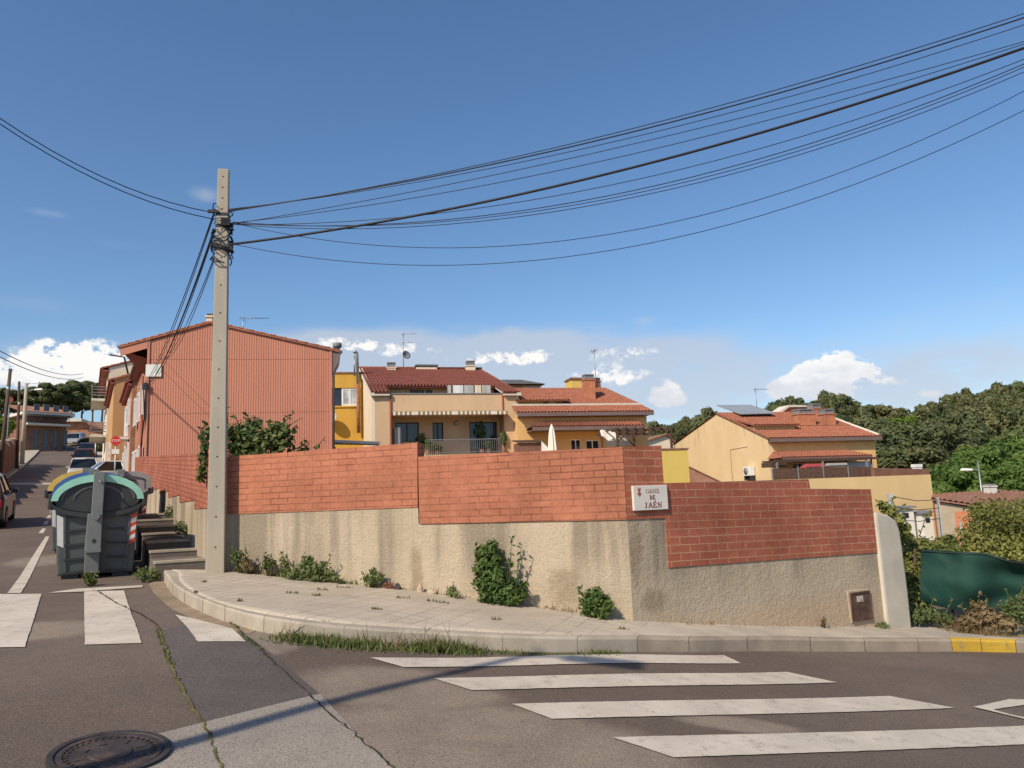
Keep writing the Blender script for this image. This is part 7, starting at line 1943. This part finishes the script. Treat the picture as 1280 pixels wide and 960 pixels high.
tmp = bpy.data.objects.new('stop_text', fc); COL.objects.link(tmp)
bpy.context.view_layer.update()
me = bpy.data.meshes.new_from_object(tmp.evaluated_get(bpy.context.evaluated_depsgraph_get())); bpy.data.objects.remove(tmp); me.materials.clear(); me.materials.append(MAT['sign_white'])
lo_ = bpy.data.objects.new('lettering', me); COL.objects.link(lo_); lo_.parent = o; lo_.location = (0, -.068, 0); lo_.rotation_euler = (R(90), 0, 0)
b = MB(); b.box(-.16, .16, -.06, -.045, c.z-zg-.62, c.z-zg-.40); b.build('supplementary_plate', 'sign_white', t)
p = at(119, 566, 66); zg = zf(p.x, p.y)
t = thing('road_sign', 'small pale road sign on a thin post far up the side street', 'road sign', (p.x, p.y, zg), R(20)); c = at(120, 547, 66)
b = MB(); b.tube([(0, 0, -.2), (0, 0, c.z-zg)], .04, 6); b.build('post', 'aluminium', t); b = MB(); b.prism(octo(.30), -.06, -.04); b.build('face', 'sign_white', t, (0, 0, c.z-zg))
# street lamps
def lamp(label, base, h, arms, yaw, mat='concrete_pole', r0=.12, group=None):
    t = thing('street_lamp', label, 'street lamp', base, yaw, group)
    b = MB(); b.tube([(0, 0, -.2), (0, 0, h)], [r0, r0*.6], 10); b.build('post', mat, t)
    for L, z in arms:
        b = MB(); b.tube([(0, 0, z), (L*.6, 0, z+.12), (L, 0, z+.15)], .035, 6); a = b.build('arm', 'steel', t)
        b = MB(); d = .30 if L > 0 else -.30
        b.hexa([(L-.05, -.10, z+.08), (L+d*2.2, -.14, z+.10), (L+d*2.2, .14, z+.10), (L-.05, .10, z+.08), (L-.05, -.08, z+.20), (L+d*2, -.1, z+.24), (L+d*2, .1, z+.24), (L-.05, .08, z+.20)]); b.build('lantern', 'white_paint', t, bevel=.02)
    return t
p = at(28, 567, 66); tp = at(30, 479, 66); zg = zf(p.x, p.y); hh = tp.z-zg
lamp('double armed concrete street lamp on the left pavement of the side street', (p.x, p.y, zg), hh, ((.5, hh-.15), (.8, hh-.75)), R(0), r0=.2)
p = at(1227, 614, 44); tp = at(1225, 577, 44); lm = at(1212, 588, 44); hh = tp.z-zf(p.x, p.y)
lamp('thin grey street lamp with one arm among the broadleaf trees at the right', (p.x, p.y, zf(p.x, p.y)), hh, ((-.35, lm.z-zf(p.x, p.y)-.1),), 0, 'steel', .07)
# the lamp whose shadow falls over the crossing stands behind the photographer, to the left
C_ = gnd(738, 828); hl = 8.2
k_ = hl/math.tan(SUN_EL)
lb_ = Vector((C_.x-math.sin(SUN_AZ)*k_, C_.y-math.cos(SUN_AZ)*k_, 0)); zl0 = zf(lb_.x, lb_.y)
lamp('tall street lamp outside the photo casting its shadow over the zebra crossing', (lb_.x-.55, lb_.y+.1, zl0), hl-.1, ((.35, hl-.35),), R(-10), r0=.085)
# wooden poles on the left
for px0, y0, px1, y1, Y, lb in ((2, 548, 13, 461, 46, 'leaning wooden pole at the left edge of the side street'), (23, 575, 24, 477, 60, 'dark slim wooden pole just left of the double street lamp')):
    a = at(px0, y0, Y); q = at(px1, y1, Y); t = thing('wooden_pole', lb, 'pole', (a.x, a.y, a.z)); b = MB(); b.tube([(0, 0, -3), tuple(q-a)], [.14, .09], 8); b.build('shaft', 'wood_dark' if px0 > 10 else 'bark', t)
    b = MB(); e_ = (q-a)*.72; b.lathe([(.0, .06), (.06, .04), (.07, -.1), (0, -.12)], tuple(e_+Vector((.1, -.15, 0))), 8); b.build('insulator', 'white_paint', t)
p = at(12, 500, 58); zg = zf(p.x, p.y)
t = thing('round_sign', 'dull red round sign at the left above the garden wall', 'road sign', (p.x, p.y, zg), R(25)); b = MB(); b.tube([(0, 0, 0), (0, 0, p.z-zg)], .05, 6); b.build('post', 'chim_grey', t)
b = MB(); b.prism([(math.cos(a)*.26, math.sin(a)*.26) for a in np.linspace(0, 6.283, 21)[:-1]], -.08, -.05); b.build('face', 'soffit_red', t, (0, 0, p.z-zg))
# traffic cone-like planter on the beige balcony: plants
def balcony_plant(px, py, ptop, wpx, off, label, seed, mat='leaf_weed', pot=True, n=220):
    x, z = bf.hit(px, py, off); zt__ = bf.hit(px, ptop, off)[1]; wd = wpx/960*48; h = zt__-zfl
    t = thing('potted_plant', label, 'plant', world(bf, x, off, zfl), HY)
    b = MB(); b.lathe([(.12, 0), (.17, .28), (.17, .30), (.15, .29), (0, .27)], n=14); b.build('pot', 'tile_brown', t)
    foliage('foliage', [(0, 0, h*.72, wd*.5, wd*.4, h*.28), (wd*.15, 0, h*.5, wd*.35, wd*.3, h*.2)], n, .14, mat, seed, t)
    b = MB(); b.tube([(0, 0, .25), (.03, 0, h*.7)], .02, 5); b.build('stem', 'stem', t)
for a in ((528, 567, 541, 10, .6, 'straggly pot plant at the left end of the balcony railing', 501, 'leaf_fig'), (603, 567, 526, 12, .75, 'tall green pot plant in front of the balcony door', 502, 'leaf_broad'), (611, 567, 549, 12, .5, 'flowering pot plant right of the balcony door', 503, 'leaf_bush'), (630, 566, 538, 8, -.15, 'climbing plant at the right end of the balcony', 504, 'leaf_weed'), (547, 567, 555, 12, .6, 'low pale plant behind the middle of the balcony railing', 505, 'leaf_fig'), (535, 567, 548, 8, .4, 'small pot plant next to the straggly one on the balcony', 506, 'leaf_weed')): balcony_plant(*a)

# ------------------------------------------------------------------ cables
PA = [Vector((pb.x, pb.y, PZB))+Vector((0, 0, z)) for z in hZ]
def cable(name, label, group, P, Q, pix, r, cat='cable', n=40, tail=True):
    """hanging cable in the vertical plane through P and Q, passing the given sight lines"""
    d = Q-P; d.z = 0; nrm = Vector((-d.y, d.x, 0)).normalized(); C = Vector((0, 0, EYE)); T, Z = [0.0], [P.z]
    for px, py in pix:
        ry = ray(px, py); k = (P-C).dot(nrm)/ry.dot(nrm); q = C+ry*k; T.append((q-P).dot(d)/d.dot(d)); Z.append(q.z)
    cf = np.polyfit(T, Z, min(2, len(T)-1))
    pts = [Vector((P.x+d.x*t, P.y+d.y*t, float(np.polyval(cf, t)))) for t in np.linspace(0, 1, n)]
    b = MB(); b.tube([p-P for p in pts], r, 6); o = b.build(name, 'cable'); o.location = P
    return tag(o, label, cat, group), pts[-1]
QR = Vector((9.8, 8.0, 0)); ends = []
rc = [(0, (640, 197), (1280, 17), .007), (0, (640, 200), (1280, 22), .011), (0, (640, 205), (1280, 31), .006), (1, (640, 214), (1280, 52), .006), (1, (640, 225), (1280, 55), .006),
      (2, (640, 245), (1280, 60), .021), (1, (640, 254), (1280, 74), .006), (1, (640, 265), (1280, 80), .007), (1, (640, 268), (1280, 84), .006), (1, (640, 272), (1280, 90), .006), (1, (640, 307), (1280, 114), .0055), (2, (560, 338), (1280, 138), .0055)]
for i, (k, m_, e_, r_) in enumerate(rc):
    big = r_ > .02
    P = PA[k]+Vector((.10+.01*i, -.09, .02*(i % 3)))
    if i == 11: pix = [(640, 328), e_]
    elif i == 10: pix = [m_, e_]
    else: pix = [m_, e_]
    o, e = cable('overhead_cable', 'thick twisted black cable bundle hanging from the lower bracket to the upper right' if big else 'thin black cable strung from the concrete pole to the upper right of the sky' if i < 10 else ['lowest sagging thin cable but one, crossing the sky to the right', 'lowest sagging thin cable, leaving the pole under the bracket'][i-10], None if big or i >= 10 else 'thin cables strung to the upper right', P, QR+Vector((.04*i, 0, 0)), pix, r_*.85)
    ends.append(e)
zq_ = zf(QR.x, QR.y); p2 = dup(pole, (QR.x+.4, QR.y+.1, zq_), R(10), 'second concrete pole outside the right of the photo where the cables end')
p2.scale = (1, 1, (max(e.z for e in ends)+.4-zq_)/PH)
QL = Vector((-13.5, 3.5, 0))
for i, (k, pix) in enumerate(((0, [(130, 222), (0, 148)]), (0, [(130, 229), (0, 155)]))):
    cable('overhead_cable', ['upper black cable running from the pole out of the left edge of the sky', 'lower black cable running from the pole out of the left edge of the sky'][i], 'cables strung to the left', PA[k]+Vector((-.12, -.08, -.10*i)), QL+Vector((0, .1*i, 0)), pix, .007)
for i, (k, off, mid, r_) in enumerate(((0, (0, 0, 0), (222, 372), .009), (0, (.02, .02, -.02), (226, 373), .008), (1, (.05, .1, .02), (228, 378), .016), (1, (.1, .05, -.05), (238, 372), .008), (2, (.25, .2, 1.0), (242, 380), .007), (2, (.45, .2, 1.25), (246, 378), .007))):
    P = PA[k]+Vector((-.12, -.02, -.05*i+.05)); Q = BRK+Vector(off)
    b = MB(); n = 24; pts = [P.lerp(Q, t)-Vector((0, 0, .55*4*t*(1-t)*(.6+.12*i)))-P for t in np.linspace(0, 1, n)]; b.tube(pts, r_, 5); o = b.build('house_cable', 'cable'); o.location = P
    tag(o, 'thickest dark cable dropping from the pole to the pink gable house' if i == 2 else 'thin dark cable dropping from the pole to the pink gable house', 'cable', None if i == 2 else 'thin cables dropping to the gable house')
wp = at(-25, 420, 40)
for i, (a, c_) in enumerate((((-25, 425), (104, 467)), ((-25, 433), (104, 472)))):
    P = at(*a, 40); Q = at(*c_, 95); b = MB(); b.tube([P.lerp(Q, t)-Vector((0, 0, .8*4*t*(1-t)))-P for t in np.linspace(0, 1, 16)], .028, 5); o = b.build('distant_cable', 'cable'); o.location = P
    tag(o, ['upper distant cable above the side street at the left', 'lower distant cable above the side street at the left'][i], 'cable', 'distant cables over the side street')

# pieces that are separate in the place become parts of their own
SPLIT = {'porch_beam', 'gable', 'corner_rib', 'bracket', 'foot', 'end_rib', 'edge_rail', 'side_reflector', 'drainpipe', 'side_wall', 'post', 'beam', 'rafter', 'leg', 'corner_trim', 'verge', 'brace', 'pillar', 'bumper', 'door', 'gutter', 'socket_hole', 'cheek_band', 'sheet_roof_post', 'soffit', 'upper_pipe', 'pivot'}
def split_islands(o):
    me = o.data; n = len(me.vertices); par = list(range(n))
    def find(a):
        while par[a] != a: par[a] = par[par[a]]; a = par[a]
        return a
    for e in me.edges:
        a, c_ = find(e.vertices[0]), find(e.vertices[1])
        if a != c_: par[a] = c_
    roots = {}
    for p in me.polygons: roots.setdefault(find(p.vertices[0]), []).append(p.index)
    if len(roots) < 2 or len(roots) > 60: return
    base = o.name.split('.')[0]
    for k, (rt, fl) in enumerate(roots.items()):
        vs = sorted({v for i in fl for v in me.polygons[i].vertices}); mp = {v: i for i, v in enumerate(vs)}
        m2 = bpy.data.meshes.new(base); m2.from_pydata([me.vertices[v].co[:] for v in vs], [], [[mp[v] for v in me.polygons[i].vertices] for i in fl])
        for m in me.materials: m2.materials.append(m)
        m2.polygons.foreach_set('material_index', [me.polygons[i].material_index for i in fl]); m2.polygons.foreach_set('use_smooth', [me.polygons[i].use_smooth for i in fl])
        u = m2.uv_layers.new(name='UVMap'); src = me.uv_layers[0].data; j = 0
        for i in fl:
            for li in me.polygons[i].loop_indices: u.data[j].uv = src[li].uv; j += 1
        m2.update()
        if k == 0: o.data = m2
        else:
            c_ = o.copy(); c_.data = m2; COL.objects.link(c_)
for o in list(SC.objects):
    if o.type == 'MESH' and o.parent and o.name.split('.')[0] in SPLIT and not o.children and o.data.users == 1: split_islands(o)
